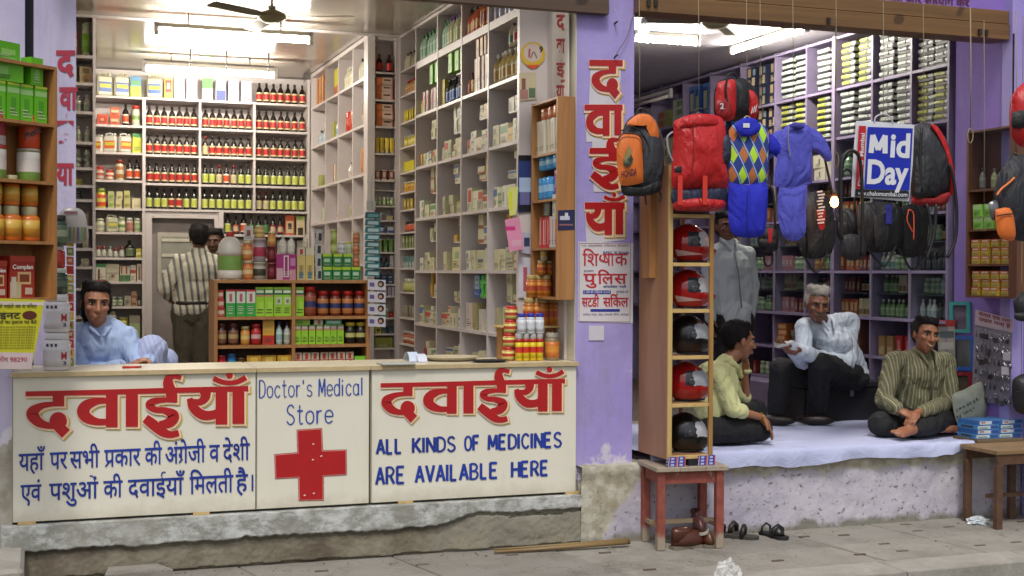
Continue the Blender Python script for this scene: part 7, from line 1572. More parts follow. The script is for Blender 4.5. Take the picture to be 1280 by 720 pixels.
# ============================================================ bags and clothes on cords in the opening
ROPE = M('8f8468', .85, .15)
def rope(px, y0, y1, y, lb, r_=.0035, loop=True):
    a, b = P(px, y0, y=y), P(px, y1, y=y); t = thing('hanging_rope', lb, 'cord', b); mb = MB()
    mb.tube([a, a*.5+b*.5+Vector((.004, 0, 0)), b], r_, ROPE, 6); buildw(mb, 'cord', t)
    if loop: mb = MB(); mb.tube([b+Vector((.022*math.sin(k*.7), 0, -.05+.05*math.cos(k*.7))) for k in range(10)], r_*.9, ROPE, 6); buildw(mb, 'loop', t)
    return t
for px, y0, y1, y, lb in ((873, -6, 140, 7.3, 'pale cord holding the red bag beside the helmet rack'), (799, 0, 142, 7.25, 'pale cord holding the orange and grey backpack at the pillar'), (933, -6, 148, 7.25, 'pale cord holding the blue argyle outfit'), (950, -6, 130, 7.32, 'thin bare cord between the two hanging outfits'), (991, -4, 168, 7.3, 'pale cord holding the plain violet outfit'), (1045, -2, 190, 7.3, 'thin cord hanging beside the white plastic bag'), (1104, 2, 142, 7.25, 'pale cord holding the white and blue plastic bag'), (1154, 6, 150, 7.3, 'pale cord holding the black and red backpack'), (1213, 10, 160, 7.2, 'thick pale looped cord before the violet wall'), (1230, 25, 270, 7.15, 'long thin cord hanging before the teak cabinet'), (1270, 14, 190, 7.1, 'thick cord above the black and orange bag')):
    rope(px, y0, y1, y, lb, .004 if 'thick' in lb else .0022)
DG = cloth('33363c', 1, .7); OR = cloth('d9702a', .6, .55); BK = cloth('17181c', 1, .6); RD2 = cloth('b81a1c', 1, .45); NV = cloth('1f2540', 1, .6)
# orange and grey backpack
hp = thing('backpack', 'orange and charcoal backpack hanging over the lettered pillar', 'backpack', P(800, 243, y=7.12))
soft('body', [(776, 172), (783, 152), (797, 142), (812, 143), (823, 158), (829, 185), (829, 215), (824, 236), (806, 243), (782, 242), (776, 225)], 7.16, .10, DG, hp)
soft('top_panel', [(784, 153), (797, 143), (812, 144), (821, 156), (824, 174), (814, 178), (809, 162), (800, 154), (785, 157)], 7.085, .022, OR, hp, k=3)
soft('front_pocket', [(771, 178), (776, 169), (788, 168), (799, 171), (803, 185), (804, 222), (801, 229), (780, 232), (774, 226), (771, 200)], 7.065, .028, OR, hp)
wire('zipper', [(776, 164), (788, 158), (800, 164), (808, 176), (812, 190)], 7.062, .004, M('141416', .5), hp); wire('zipper', [(772, 176), (778, 167.5), (792, 167), (802, 173), (805, 190)], 7.04, .005, M('4c2418', .5), hp)
soft('base_panel', [(776, 232), (800, 234), (824, 226), (826, 238), (806, 245), (780, 244)], 7.09, .03, BK, hp, k=3)
wire('handle', [(795, 146), (797, 138), (802, 136), (807, 139), (806, 146)], 7.10, .006, M('1c1c1c', .6), hp); wire('strap', [(820, 232), (826, 244), (824, 252)], 7.12, .006, M('1c1c1c', .6), hp); wire('strap', [(806, 240), (807, 250), (808, 256)], 7.12, .005, M('1c1c1c', .6), hp)
fq = lambda a, b: P(a, b, y=7.030); mb = MB(); text(mb, 'HONDA', 776.5, 796, line(776, 214.5, 796, 210), line(776, 222.5, 796, 218.5), fq, M('4c1420', .5), .001, .035, slant=0); buildw(mb, 'lettering', hp)
mb = MB(); disc(mb, 785, 200, 6, M('54604c', .5), fq, .0010, 14)
for (x, y, w_, h) in ((786, 190, 4, 9), (782, 197, 3, 6), (788, 199, 3.4, 7), (784, 206, 5, 3)): mb.quad([fq(x-w_, y)+Vector((0, -.0016, 0)), fq(x, y+h)+Vector((0, -.0016, 0)), fq(x+w_, y)+Vector((0, -.0016, 0)), fq(x, y-h)+Vector((0, -.0016, 0))], M(['2c3428', '6a6c50', '8a7a4c', '3a3c30'][int(x) % 4], .5))
buildw(mb, 'emblem', hp)
# red rucksack
rb_ = thing('backpack', 'large red rucksack hanging over the helmet rack', 'backpack', P(872, 265, y=7.05))
soft('body', [(842, 152), (856, 145), (876, 142), (900, 146), (907, 160), (908, 200), (910, 232), (898, 240), (872, 240), (846, 238), (839, 226), (841, 190)], 7.04, .09, RD2, rb_, wob=.010, seed=4)
soft('lower_band', [(840, 236), (870, 232), (906, 232), (906, 252), (895, 262), (860, 262), (840, 254)], 7.05, .06, NV, rb_, k=3); soft('base_panel', [(842, 250), (870, 244), (905, 250), (900, 263), (860, 264), (843, 262)], 7.045, .07, RD2, rb_, k=3)
for a in (850, 881): mb = MB(); mb.box((-.015, -.004, 0), (.015, .004, .17), M('c83424', .45), bev=.001); mb.build('strap', rb_, P(a, 256, y=6.965)-Vector(rb_.location))
wire('seam', [(866, 150), (867, 190), (864, 232)], 6.955, .003, M('7a1014', .5), rb_); soft('flap', [(852, 148), (870, 142), (894, 146), (898, 158), (872, 160), (850, 160)], 6.99, .03, RD2, rb_, k=3, wob=.004); soft('buckle', [(843, 208), (852, 208), (852, 216), (843, 216)], 6.965, .008, M('1c1c1e', .4), rb_, k=1)
soft('side_pouch', [(900, 172), (908, 168), (913, 176), (913, 200), (908, 206), (900, 202)], 6.99, .03, NV, rb_, k=3)
wire('strap', [(841, 165), (834, 172), (836, 190), (843, 205)], 7.04, .007, M('8c8a90', .6), rb_); wire('handle', [(868, 147), (868, 139), (876, 136), (882, 139), (882, 147)], 7.05, .005, M('1c1c1c', .6), rb_)
# small red and black bag above
b2 = thing('backpack', 'small red and black school bag hanging high above the red rucksack', 'backpack', P(920, 150, y=7.22))
soft('body', [(893, 112), (900, 100), (914, 97), (932, 99), (944, 112), (948, 130), (946, 150), (920, 152), (896, 148), (892, 130)], 7.24, .07, BK, b2)
soft('front_panel', [(897, 103), (916, 99), (920, 110), (918, 148), (897, 147), (894, 125)], 7.18, .035, RD2, b2, k=3); soft('side_panel', [(936, 112), (944, 116), (948, 132), (945, 148), (937, 146)], 7.18, .025, RD2, b2, k=3)
soft('front_pocket', [(896, 126), (912, 124), (914, 146), (897, 146)], 7.145, .015, cloth('8c1418', 1, .5), b2, k=3)
wire('strap', [(909, 128), (907, 112), (909, 98)], 7.14, .007, M('141416', .6), b2); wire('handle', [(908, 100), (911, 93), (918, 92), (922, 99)], 7.22, .007, M('141416', .6), b2)
mb = MB(); text(mb, '2', 900, 905, 129, 136, lambda a, b: P(a, b, y=7.126), M('c8c0c0', .5), .001, .04)
for i in range(3): ribbon(mb, [(939+i*2.4, 142-i, 1.2), (941+i*2.4, 134-i*1.5, 1.2)], M('c8c0c0', .5), lambda a, b: P(a, b, y=7.15), .001)
buildw(mb, 'emblem', b2)
# argyle outfit
def b_arg(n, L, b):
    x = mth(n, L, 'MULTIPLY', zpos(n, L, 0), 15); z = mth(n, L, 'MULTIPLY', zpos(n, L, 2), 8)
    u = mth(n, L, 'ADD', x, z); v = mth(n, L, 'SUBTRACT', x, z)
    fu, fv = mth(n, L, 'FLOOR', u), mth(n, L, 'FLOOR', v)
    par = mth(n, L, 'ABSOLUTE', mth(n, L, 'MODULO', mth(n, L, 'ADD', fu, fv), 2)); pv = mth(n, L, 'ABSOLUTE', mth(n, L, 'MODULO', fv, 2))
    c = mix(n, L, mth(n, L, 'GREATER_THAN', pv, .5), 'b4e03c', 'b8703c')
    c = mix(n, L, mth(n, L, 'GREATER_THAN', par, .5), c, '2c3f86')
    s1 = mth(n, L, 'PINGPONG', u, .5); c = mix(n, L, mth(n, L, 'LESS_THAN', s1, .12), c, '2438a0'); c = mix(n, L, mth(n, L, 'LESS_THAN', s1, .05), c, 'a8c4d8')
    L.new(c, b.inputs['Base Color']); b.inputs['Roughness'].default_value = .85; bumpit(n, L, b, noise(n, L, 12, 4), .3, .01)
ARG = NM('argyle_knit', b_arg); RB = cloth('1b24b4', 1, .8); VI = cloth('5154bc', 1.2, .85)
of = thing('hanging_outfit', 'boys royal blue polo and trousers with lime argyle vest hanging on a cord', 'outfit', P(935, 297, y=7.06))
soft('sleeve', [(953, 164), (962, 166), (974, 178), (982, 192), (978, 200), (966, 194), (958, 190)], 7.12, .035, RB, of, k=3)
soft('shirt', [(911, 163), (920, 152), (936, 148), (950, 154), (961, 164), (960, 195), (959, 226), (936, 230), (912, 227), (912, 195)], 7.09, .034, ARG, of, k=2, wob=.005)
soft('collar', [(918, 158), (926, 149), (936, 147), (946, 150), (951, 160), (944, 168), (935, 171), (925, 169)], 7.04, .018, RB, of, k=3)
soft('trousers', [(911, 228), (935, 231), (958, 228), (959, 262), (956, 290), (948, 296), (934, 297), (920, 295), (912, 284), (910, 255)], 7.09, .036, RB, of, k=3, wob=.008, seed=3)
mb = MB(); decal(mb, ((929, 154), (937, 154), (937, 159.5), (929, 159.5)), 7.018, M('d0d0d4', .5)); buildw(mb, 'tag', of); wire('hanger', [(926, 153), (934, 145), (942, 153)], 7.05, .004, M('b8a888', .5), of); wire('seam', [(935, 236), (934, 262), (935, 290)], 7.038, .003, M('141a8c', .6), of)
o2 = thing('hanging_outfit', 'plain violet long-sleeved outfit and trousers hanging on a cord', 'outfit', P(992, 301, y=7.10))
soft('sleeve', [(1008, 157), (1024, 165), (1035, 180), (1040, 198), (1033, 202), (1022, 191), (1010, 184)], 7.13, .022, VI, o2, k=3); soft('sleeve', [(976, 162), (966, 168), (958, 188), (962, 200), (972, 188), (980, 176)], 7.13, .03, VI, o2, k=3)
soft('top', [(973, 167), (985, 156), (998, 154), (1010, 157), (1016, 172), (1014, 200), (1015, 229), (992, 234), (968, 233), (971, 200)], 7.10, .032, VI, o2, k=2, wob=.006, seed=6)
soft('trousers', [(974, 232), (992, 234), (1008, 230), (1008, 262), (1007, 290), (1000, 299), (990, 301), (980, 296), (974, 280), (972, 255)], 7.10, .034, VI, o2, k=3, wob=.008, seed=9)
soft('collar', [(986, 158), (992, 153), (1002, 154), (1006, 159), (998, 162)], 7.06, .012, cloth('3c3890', 1), o2, k=3); wire('neck_cord', [(986, 158), (985, 172), (988, 198)], 7.045, .003, ROPE, o2); wire('hem', [(970, 232), (990, 235), (1011, 228)], 7.052, .0035, M('4a4698', .7), o2)
# white and blue plastic bag
pb = thing('plastic_bag', 'white plastic carrier bag with big white words on blue hanging on a cord', 'plastic bag', P(1100, 252, y=7.0))
soft('bag_sheet', [(1070, 151), (1095, 152), (1143, 156), (1141, 205), (1136, 252), (1100, 249), (1064, 246), (1066, 200)], 7.0, .012, M('c9ccd4', .3, .04, bump=.5, scale=10), pb, k=1, wob=.003)
wire('handle', [(1093, 153), (1095, 146), (1104, 142.5), (1113, 146), (1116, 154)], 6.995, .0045, M('c4c8cc', .3), pb)
fm = lambda a, b: P(a, b, y=6.984); mb = MB(); BG = M('1428a8', .3, .08, bump=.4, scale=12)
# bag print tilts with the bag: columns lean a little
sh = lambda x, y: fm(x-(y-151)*.055, y+(x-1070)*.035)
mb.quad([sh(1085, 158), sh(1085, 235.5), sh(1141.5, 235.5), sh(1141.5, 158)], BG); mb.quad([sh(1074, 157), sh(1074, 236), sh(1083, 236), sh(1083, 157)], M('b81c28', .3)); mb.quad([sh(1074, 236.5), sh(1074, 245), sh(1141, 245), sh(1141, 236.5)], M('14141a', .35))
WT = M('d6d8de', .35, .03)
signword(mb, 'M', 1087.5, 1111.5, lambda x: 165.5, lambda x: 193, 6.6, sh, WT, .0016)
for s_, a, b, t_, q in (('id', 1114.5, 1139, 165, 194), ('Day', 1087.5, 1139, 199, 228)): text(mb, s_, a, b, t_, q, sh, WT, .0016, .032)
text(mb, 'ww.chalomumbai.com', 1077, 1139, 238, 243.6, sh, WT, .0016, .01)
vs_, fs_, id_ = glyphs('Discover Mumbai', .02); a_ = min(v[0] for v in vs_); b_ = max(v[0] for v in vs_); mb.add([Vector(sh(1081.5-y*7.2, 232-(x-a_)/(b_-a_)*66))+Vector((0, -.0016, 0)) for x, y in vs_], fs_, WT)
buildw(mb, 'print', pb)
# black and red backpack beyond the plastic bag, its straps
b3 = thing('backpack', 'tall black and red backpack hanging behind the white plastic bag', 'backpack', P(1165, 330, y=7.24))
soft('body', [(1142, 160), (1152, 154), (1166, 156), (1180, 172), (1188, 205), (1190, 235), (1182, 248), (1160, 250), (1140, 248)], 7.26, .09, cloth('26282e', 1, .6), b3); soft('red_side', [(1163, 155), (1172, 158), (1182, 176), (1190, 205), (1194, 235), (1189, 244), (1184, 215), (1176, 182)], 7.20, .03, RD2, b3, k=3)
soft('pocket', [(1145, 196), (1164, 194), (1174, 214), (1176, 240), (1160, 246), (1144, 244)], 7.165, .03, cloth('1c1e22', 1, .6), b3, k=3); soft('base_trim', [(1140, 246), (1165, 247), (1188, 240), (1182, 256), (1160, 258), (1140, 254)], 7.2, .04, cloth('8c1a1e', 1), b3, k=3)
for pts in ([(1186, 205), (1192, 225), (1196, 265), (1194, 300), (1184, 322)], [(1158, 255), (1164, 285), (1160, 310)], [(1170, 255), (1168, 290), (1158, 325)], [(1152, 160), (1150, 200), (1152, 240)]): wire('strap', pts, 7.15, .011, M('16181a', .6), b3, kk=4)
for pts in ([(1136, 262), (1134, 275), (1141, 290)], [(1136, 262), (1142, 268), (1142, 300)]): wire('cord', pts, 7.12, .004, M('c8502c', .5), b3)
bk_ = [("", '', [(1072, 256), (1098, 252), (1126, 257), (1130, 285), (1124, 310), (1096, 316), (1074, 306)], 7.5), ("", '', [(1122, 258), (1156, 256), (1160, 290), (1154, 318), (1126, 320), (1118, 290)], 7.55), ('', '', [(1046, 266), (1058, 260), (1070, 266), (1072, 296), (1056, 304), (1046, 294)], 7.7), ('', '', [(994, 248), (1012, 240), (1036, 246), (1044, 282), (1040, 316), (1012, 324), (996, 306)], 7.6), ('', '', [(948, 286), (960, 281), (972, 288), (972, 312), (956, 316), (948, 306)], 7.7)]
for i, (a, b, pl, y) in enumerate(bk_):
    lb = ['black duffel bag with blue tag hanging under the white plastic bag', 'charcoal shoulder bag hanging below the black and red backpack', 'small dark shoulder bag hanging just beyond the orange bulb', 'black bag with white brand print hanging beside the orange bulb', 'small black bag hanging behind the two outfits'][i]
    t = thing('shoulder_bag', lb, 'bag', P(pl[0][0]+10, pl[5][1] if len(pl) > 5 else 310, y=y)); soft('body', pl, y, .07, BK if i % 2 == 0 else cloth('202226', 1, .6), t, k=2, pw_=.9, wob=.012, seed=i*5+2)
    xs_ = [p[0] for p in pl]; xm = sum(xs_)/len(xs_); ym = min(p[1] for p in pl); yx = max(p[1] for p in pl)
    wire('strap', [(min(xs_)+4, ym+6), (xm-8, ym-40 if i != 3 else ym-60), (xm+6, ym-44 if i != 3 else ym-62), (max(xs_)-3, ym+6)], y-.02, .009, M('141416', .6), t)
    wire('strap', [(min(xs_)+6, yx-14), (xm-3, yx+14), (xm+6, yx+12), (max(xs_)-8, yx-14)], y-.02, .008, M('141416', .6), t)
    soft('pocket', [(xm-10, ym+18), (xm+10, ym+18), (xm+9, yx-8), (xm-9, yx-8)], y-.06, .02, cloth('1a1b20', 1, .6), t, k=2)
    if i == 0: soft('tag', [(1107, 256), (1115, 256), (1115, 280), (1107, 280)], y-.085, .004, cloth('2a2c8c', 1), t, k=1)
    if i == 3:
        soft('side_label', [(1021, 262), (1032, 262), (1031, 285), (1025, 291), (1020, 284)], y-.075, .006, cloth('9a1c20', 1), t, k=1); mb = MB()
        for q in range(11): ribbon(mb, [(1021+(q % 3), 240+q*3.9, 1.6), (1028+(q*7 % 4), 239+q*3.9, 2.2)], M('c8c4c4', .5), lambda a, b: P(a, b, y=y-.085), .001)
        buildw(mb, 'print', t)
    if i == 4: soft('red_tag', [(960, 286), (966, 285), (965, 302), (960, 304)], y-.08, .005, cloth('a82430', 1), t, k=1)
hb2 = thing('handbag_strap', 'black handbag with long arched strap hanging before the plastic bag', 'handbag', P(1062, 330, y=6.93)); 
wire('strap', [(1052, 300), (1051, 240), (1052, 205), (1058, 191), (1067, 189), (1074, 197), (1077, 220), (1078, 270), (1078, 320)], 6.93, .0115, M('1a1614', .5), hb2, 8, 6); hb2.name = 'long_strap_bag'
soft('body', [(1050, 296), (1064, 292), (1080, 298), (1082, 318), (1068, 326), (1052, 320)], 6.96, .03, cloth('1c1a1a', 1, .6), hb2, k=3)
# bags at the street end
b4 = thing('backpack', 'black and orange bag hanging at the far end before the teak cabinet', 'backpack', P(1262, 300, y=6.85))
soft('body', [(1250, 215), (1262, 198), (1284, 196), (1290, 240), (1288, 296), (1268, 300), (1250, 292), (1244, 250)], 6.88, .09, cloth('1d2028', 1, .6), b4, k=3); soft('orange_pocket', [(1244, 262), (1262, 260), (1268, 278), (1268, 300), (1250, 297), (1245, 280)], 6.80, .03, OR, b4, k=3)
wire('orange_piping', [(1246, 244), (1252, 236), (1262, 228), (1268, 222)], 6.80, .007, M('d8702c', .5), b4); wire('pocket_seam', [(1246, 270), (1256, 268), (1267, 267)], 6.765, .004, M('1c1c1c', .5), b4); soft('metal_clips', [(1236, 254), (1246, 250), (1248, 268), (1240, 276)], 6.84, .02, M('77797c', .3, .3, metal=.7), b4, k=2); wire('handle', [(1262, 200), (1266, 192), (1274, 196)], 6.88, .006, M('1a1a1a', .5), b4)
b5 = thing('backpack', 'red and black backpack cut by the frame edge above the orange bag', 'backpack', P(1275, 190, y=6.95)); soft('body', [(1266, 118), (1276, 106), (1292, 104), (1294, 170), (1280, 184), (1268, 176), (1264, 150)], 6.95, .07, RD2, b5, k=3); soft('black_band', [(1266, 140), (1290, 136), (1292, 156), (1266, 160)], 6.90, .035, BK, b5, k=3)
b6 = thing('speaker_case', 'black cap with white logo hanging by the frame edge', 'cap', P(1274, 400, y=7.1)); b6.name = 'baseball_hat'; soft('crown', [(1268, 376), (1276, 366), (1290, 366), (1290, 396), (1272, 398)], 7.1, .05, BK, b6, k=3); soft('peak', [(1268, 392), (1290, 390), (1290, 402), (1270, 400)], 7.05, .03, BK, b6, k=3)
b7 = thing('black_case', 'black rounded case standing at the frame edge above the blue boxes', 'case', P(1276, 512, y=7.3)); soft('body', [(1268, 474), (1276, 468), (1292, 470), (1292, 512), (1270, 514)], 7.3, .07, M('1a1a1c', .5, .1), b7, k=3); wire('seam', [(1270, 490), (1280, 489), (1290, 489)], 7.235, .004, M('0c0c0c', .5), b7)
wire('cord', [(1277, 468), (1277, 420), (1277, 402)], 7.2, .003, ROPE, b7); wire('cord', [(1277, 366), (1278, 200), (1279, 20)], 7.1, .003, ROPE, b6)
# post line on the wall
mb = MB().box((6.287, 7.411, 2.64), (6.296, 7.42, 3.30), M('18141c', .6)); struct('wall_joint', mb)
# objects by the seated old man
bx_ = thing('metal_trunk', 'black metal trunk on the floor used as a seat by the old man', 'trunk', (5.75, 8.98, PZ)); MB().box((-.30, -.20, 0), (.40, .20, .27), M('1c1c1e', .4, .15), bev=.01).build('body', bx_); MB().box((-.31, -.21, .272), (.41, .21, .31), M('232326', .4, .1), bev=.008).build('lid', bx_); MB().box((.1, -.215, .20), (.13, -.205, .26), M('a8a8a0', .3, metal=.8)).build('clasp', bx_)
# ============================================================ people
from mathutils import noise as NZ_
def capsule(a, b, ra, rb, n=12, k=4):
    a, b = Vector(a), Vector(b); d = (b-a); L_ = d.length or 1e-4; t = d/L_; u = t.orthogonal().normalized(); v = t.cross(u); rings = []
    for i in range(k): an = math.pi/2*(1-i/k); rings.append((-math.sin(an)*ra, math.cos(an)*ra))
    rings.append((0, ra)); rings.append((L_, rb))
    for i in range(1, k+1): an = math.pi/2*i/k; rings.append((L_+math.sin(an)*rb, math.cos(an)*rb))
    vs = [a+t*h+(u*math.cos(2*math.pi*j/n)+v*math.sin(2*math.pi*j/n))*max(r_, 1e-4) for h, r_ in rings for j in range(n)]
    fs = [[i*n+j, i*n+(j+1) % n, (i+1)*n+(j+1) % n, (i+1)*n+j] for i in range(len(rings)-1) for j in range(n)]
    fs += [list(range(n-1, -1, -1)), [(len(rings)-1)*n+j for j in range(n)]]
    return vs, fs
def ellip(c, ax, r_, n=14, k=8):
    c = Vector(c); X, Y, Z = ax; vs = []
    for i in range(k+1):
        el_ = math.pi*(i/k-.5); el_ = max(-1.55, min(1.55, el_))
        for j in range(n): a = 2*math.pi*j/n; vs.append(c+X*(r_[0]*math.cos(el_)*math.cos(a))+Y*(r_[1]*math.cos(el_)*math.sin(a))+Z*(r_[2]*math.sin(el_)))
    fs = [[i*n+j, i*n+(j+1) % n, (i+1)*n+(j+1) % n, (i+1)*n+j] for i in range(k) for j in range(n)]
    fs += [list(range(n-1, -1, -1)), [k*n+j for j in range(n)]]
    return vs, fs
def fuse(name, prims, vox, smooth, mat, root, wr=0, across=None, seed=0, sm_f=.5):
    """melt overlapping limbs into one continuous skin"""
    base = Vector(root.location); V = []; F = []
    for vs, fs in prims: k = len(V); V += [tuple(Vector(p)-base) for p in vs]; F += [[k+i for i in f] for f in fs]
    me = bpy.data.meshes.new(name); me.from_pydata(V, [], F); me.update()
    o = bpy.data.objects.new('tmp', me); col.objects.link(o)
    m = o.modifiers.new('r', 'REMESH'); m.mode = 'VOXEL'; m.voxel_size = vox; m.use_smooth_shade = True
    if smooth: s_ = o.modifiers.new('s', 'SMOOTH'); s_.factor = sm_f; s_.iterations = smooth
    dg = bpy.context.evaluated_depsgraph_get(); out = bpy.data.meshes.new_from_object(o.evaluated_get(dg))
    bpy.data.objects.remove(o); bpy.data.meshes.remove(me); out.name = name
    if wr:
        nr = [v.normal.copy() for v in out.vertices]; cs_ = []
        for v, n_ in zip(out.vertices, nr):
            c = v.co; h = NZ_.noise(Vector((c.x*9+seed, c.y*9, c.z*6+c.x*5)))+.6*(1-abs(NZ_.noise(Vector((c.x*14, c.y*14+seed, c.z*9-c.x*8))))*2)
            q = c+n_*(h*wr-wr*.3); cs_ += [q.x, q.y, q.z]
        out.vertices.foreach_set('co', cs_); out.update()
    if across:
        at = out.attributes.new('across', 'FLOAT', 'POINT'); vals = [across(v.co+base) for v in out.vertices]; at.data.foreach_set('value', vals)
    out.materials.clear(); out.materials.append(mat)
    return link(name, out, root)
def skin(c, c2=None):
    def f(n, L, b):
        L.new(mix(n, L, noise(n, L, 14, 5), c, c2 or tuple(x*.75 for x in srgb(c))), b.inputs['Base Color']); b.inputs['Roughness'].default_value = .5
        b.inputs['Subsurface Weight'].default_value = .06; b.inputs['Subsurface Radius'].default_value = (.02, .008, .004); bumpit(n, L, b, noise(n, L, 60, 4), .1, .002)
    return NM('skin'+c, f)
def b_hair(c):
    def f(n, L, b):
        L.new(mix(n, L, noise(n, L, 60, 6, (1, 1, .25)), c, tuple(x*2.2+.004 for x in srgb(c))), b.inputs['Base Color']); b.inputs['Roughness'].default_value = .75; b.inputs['Specular IOR Level'].default_value = .25; bumpit(n, L, b, noise(n, L, 110, 8, (1, 1, .3), .75), 1, .012)
    return f
UP = Vector((0, 0, 1))
def hand(w_, d, pn, side, curl=.4, s_=1.0, spread=.0):
    """palm plus four bent fingers and a thumb; d fingers' direction, pn palm normal, side towards the thumb"""
    d = Vector(d).normalized(); pn = Vector(pn); pn = (pn-d*pn.dot(d)).normalized(); t = d.cross(pn).normalized()*side; pr = []
    pc = Vector(w_)+d*.045*s_
    pr.append(ellip(pc, (d, t, pn), (.052*s_, .040*s_, .016*s_))); pr.append(capsule(Vector(w_)-d*.01, pc, .022*s_, .024*s_))
    for i, (off, ln, r_) in enumerate(((.030, .070, .0088), (.010, .078, .0092), (-.010, .072, .0088), (-.029, .058, .0078))):
        b = Vector(w_)+d*(.082 if i < 3 else .074)*s_+t*off*s_; a1 = curl*.7; a2 = curl*1.7
        fd = (d+t*(off*spread*8)).normalized()
        p1 = b+(fd*math.cos(a1)+pn*math.sin(a1))*ln*.52*s_; p2 = p1+(fd*math.cos(a2)+pn*math.sin(a2))*ln*.5*s_
        pr += [capsule(b-d*.02, p1, r_*s_, r_*.95*s_, 8, 3), capsule(p1, p2, r_*.95*s_, r_*.78*s_, 8, 3)]
    b = Vector(w_)+d*.022*s_+t*.030*s_; p1 = b+(d*.6+t*.75+pn*.25).normalized()*.036*s_; p2 = p1+(d*.9+t*.25+pn*.4).normalized()*.030*s_
    pr += [capsule(b, p1, .012*s_, .0105*s_, 8, 3), capsule(p1, p2, .0105*s_, .0085*s_, 8, 3)]
    return pr
def headp(c, f, u, s_=1.0):
    f = Vector(f).normalized(); u = Vector(u); u = (u-f*u.dot(f)).normalized(); r_ = f.cross(u)
    A = (r_, f, u); P_ = lambda a, b, d: Vector(c)+r_*a*s_+f*b*s_+u*d*s_
    E = lambda p, q: ellip(P_(*p), A, [x*s_ for x in q])
    pr = [E((0, -.008, .022), (.074, .092, .088)), E((0, .022, -.02), (.062, .066, .078)), E((0, .038, -.068), (.036, .040, .032)), E((0, .034, -.085), (.022, .030, .022))]
    pr += [capsule(P_(0, .086, .018), P_(0, .106, -.022), .0085*s_, .013*s_, 10, 3), E((.012, .095, -.026), (.009, .010, .008)), E((-.012, .095, -.026), (.009, .010, .008))]
    pr += [E((s2*.040, .064, -.012), (.022, .022, .018)) for s2 in (1, -1)]+[capsule(P_(.012, .085, .036), P_(.05, .068, .036), .009*s_, .008*s_, 8, 3), capsule(P_(-.012, .085, .036), P_(-.05, .068, .036), .009*s_, .008*s_, 8, 3)]
    pr += [capsule(P_(-.018, .088, -.052), P_(.018, .088, -.052), .007*s_, .007*s_, 8, 3), capsule(P_(-.014, .086, -.062), P_(.014, .086, -.062), .008*s_, .008*s_, 8, 3)]
    pr += [ellip(P_(s2*.077, -.004, .0), (f, u, r_), (.018*s_, .030*s_, .008*s_)) for s2 in (1, -1)]
    return pr, P_, A
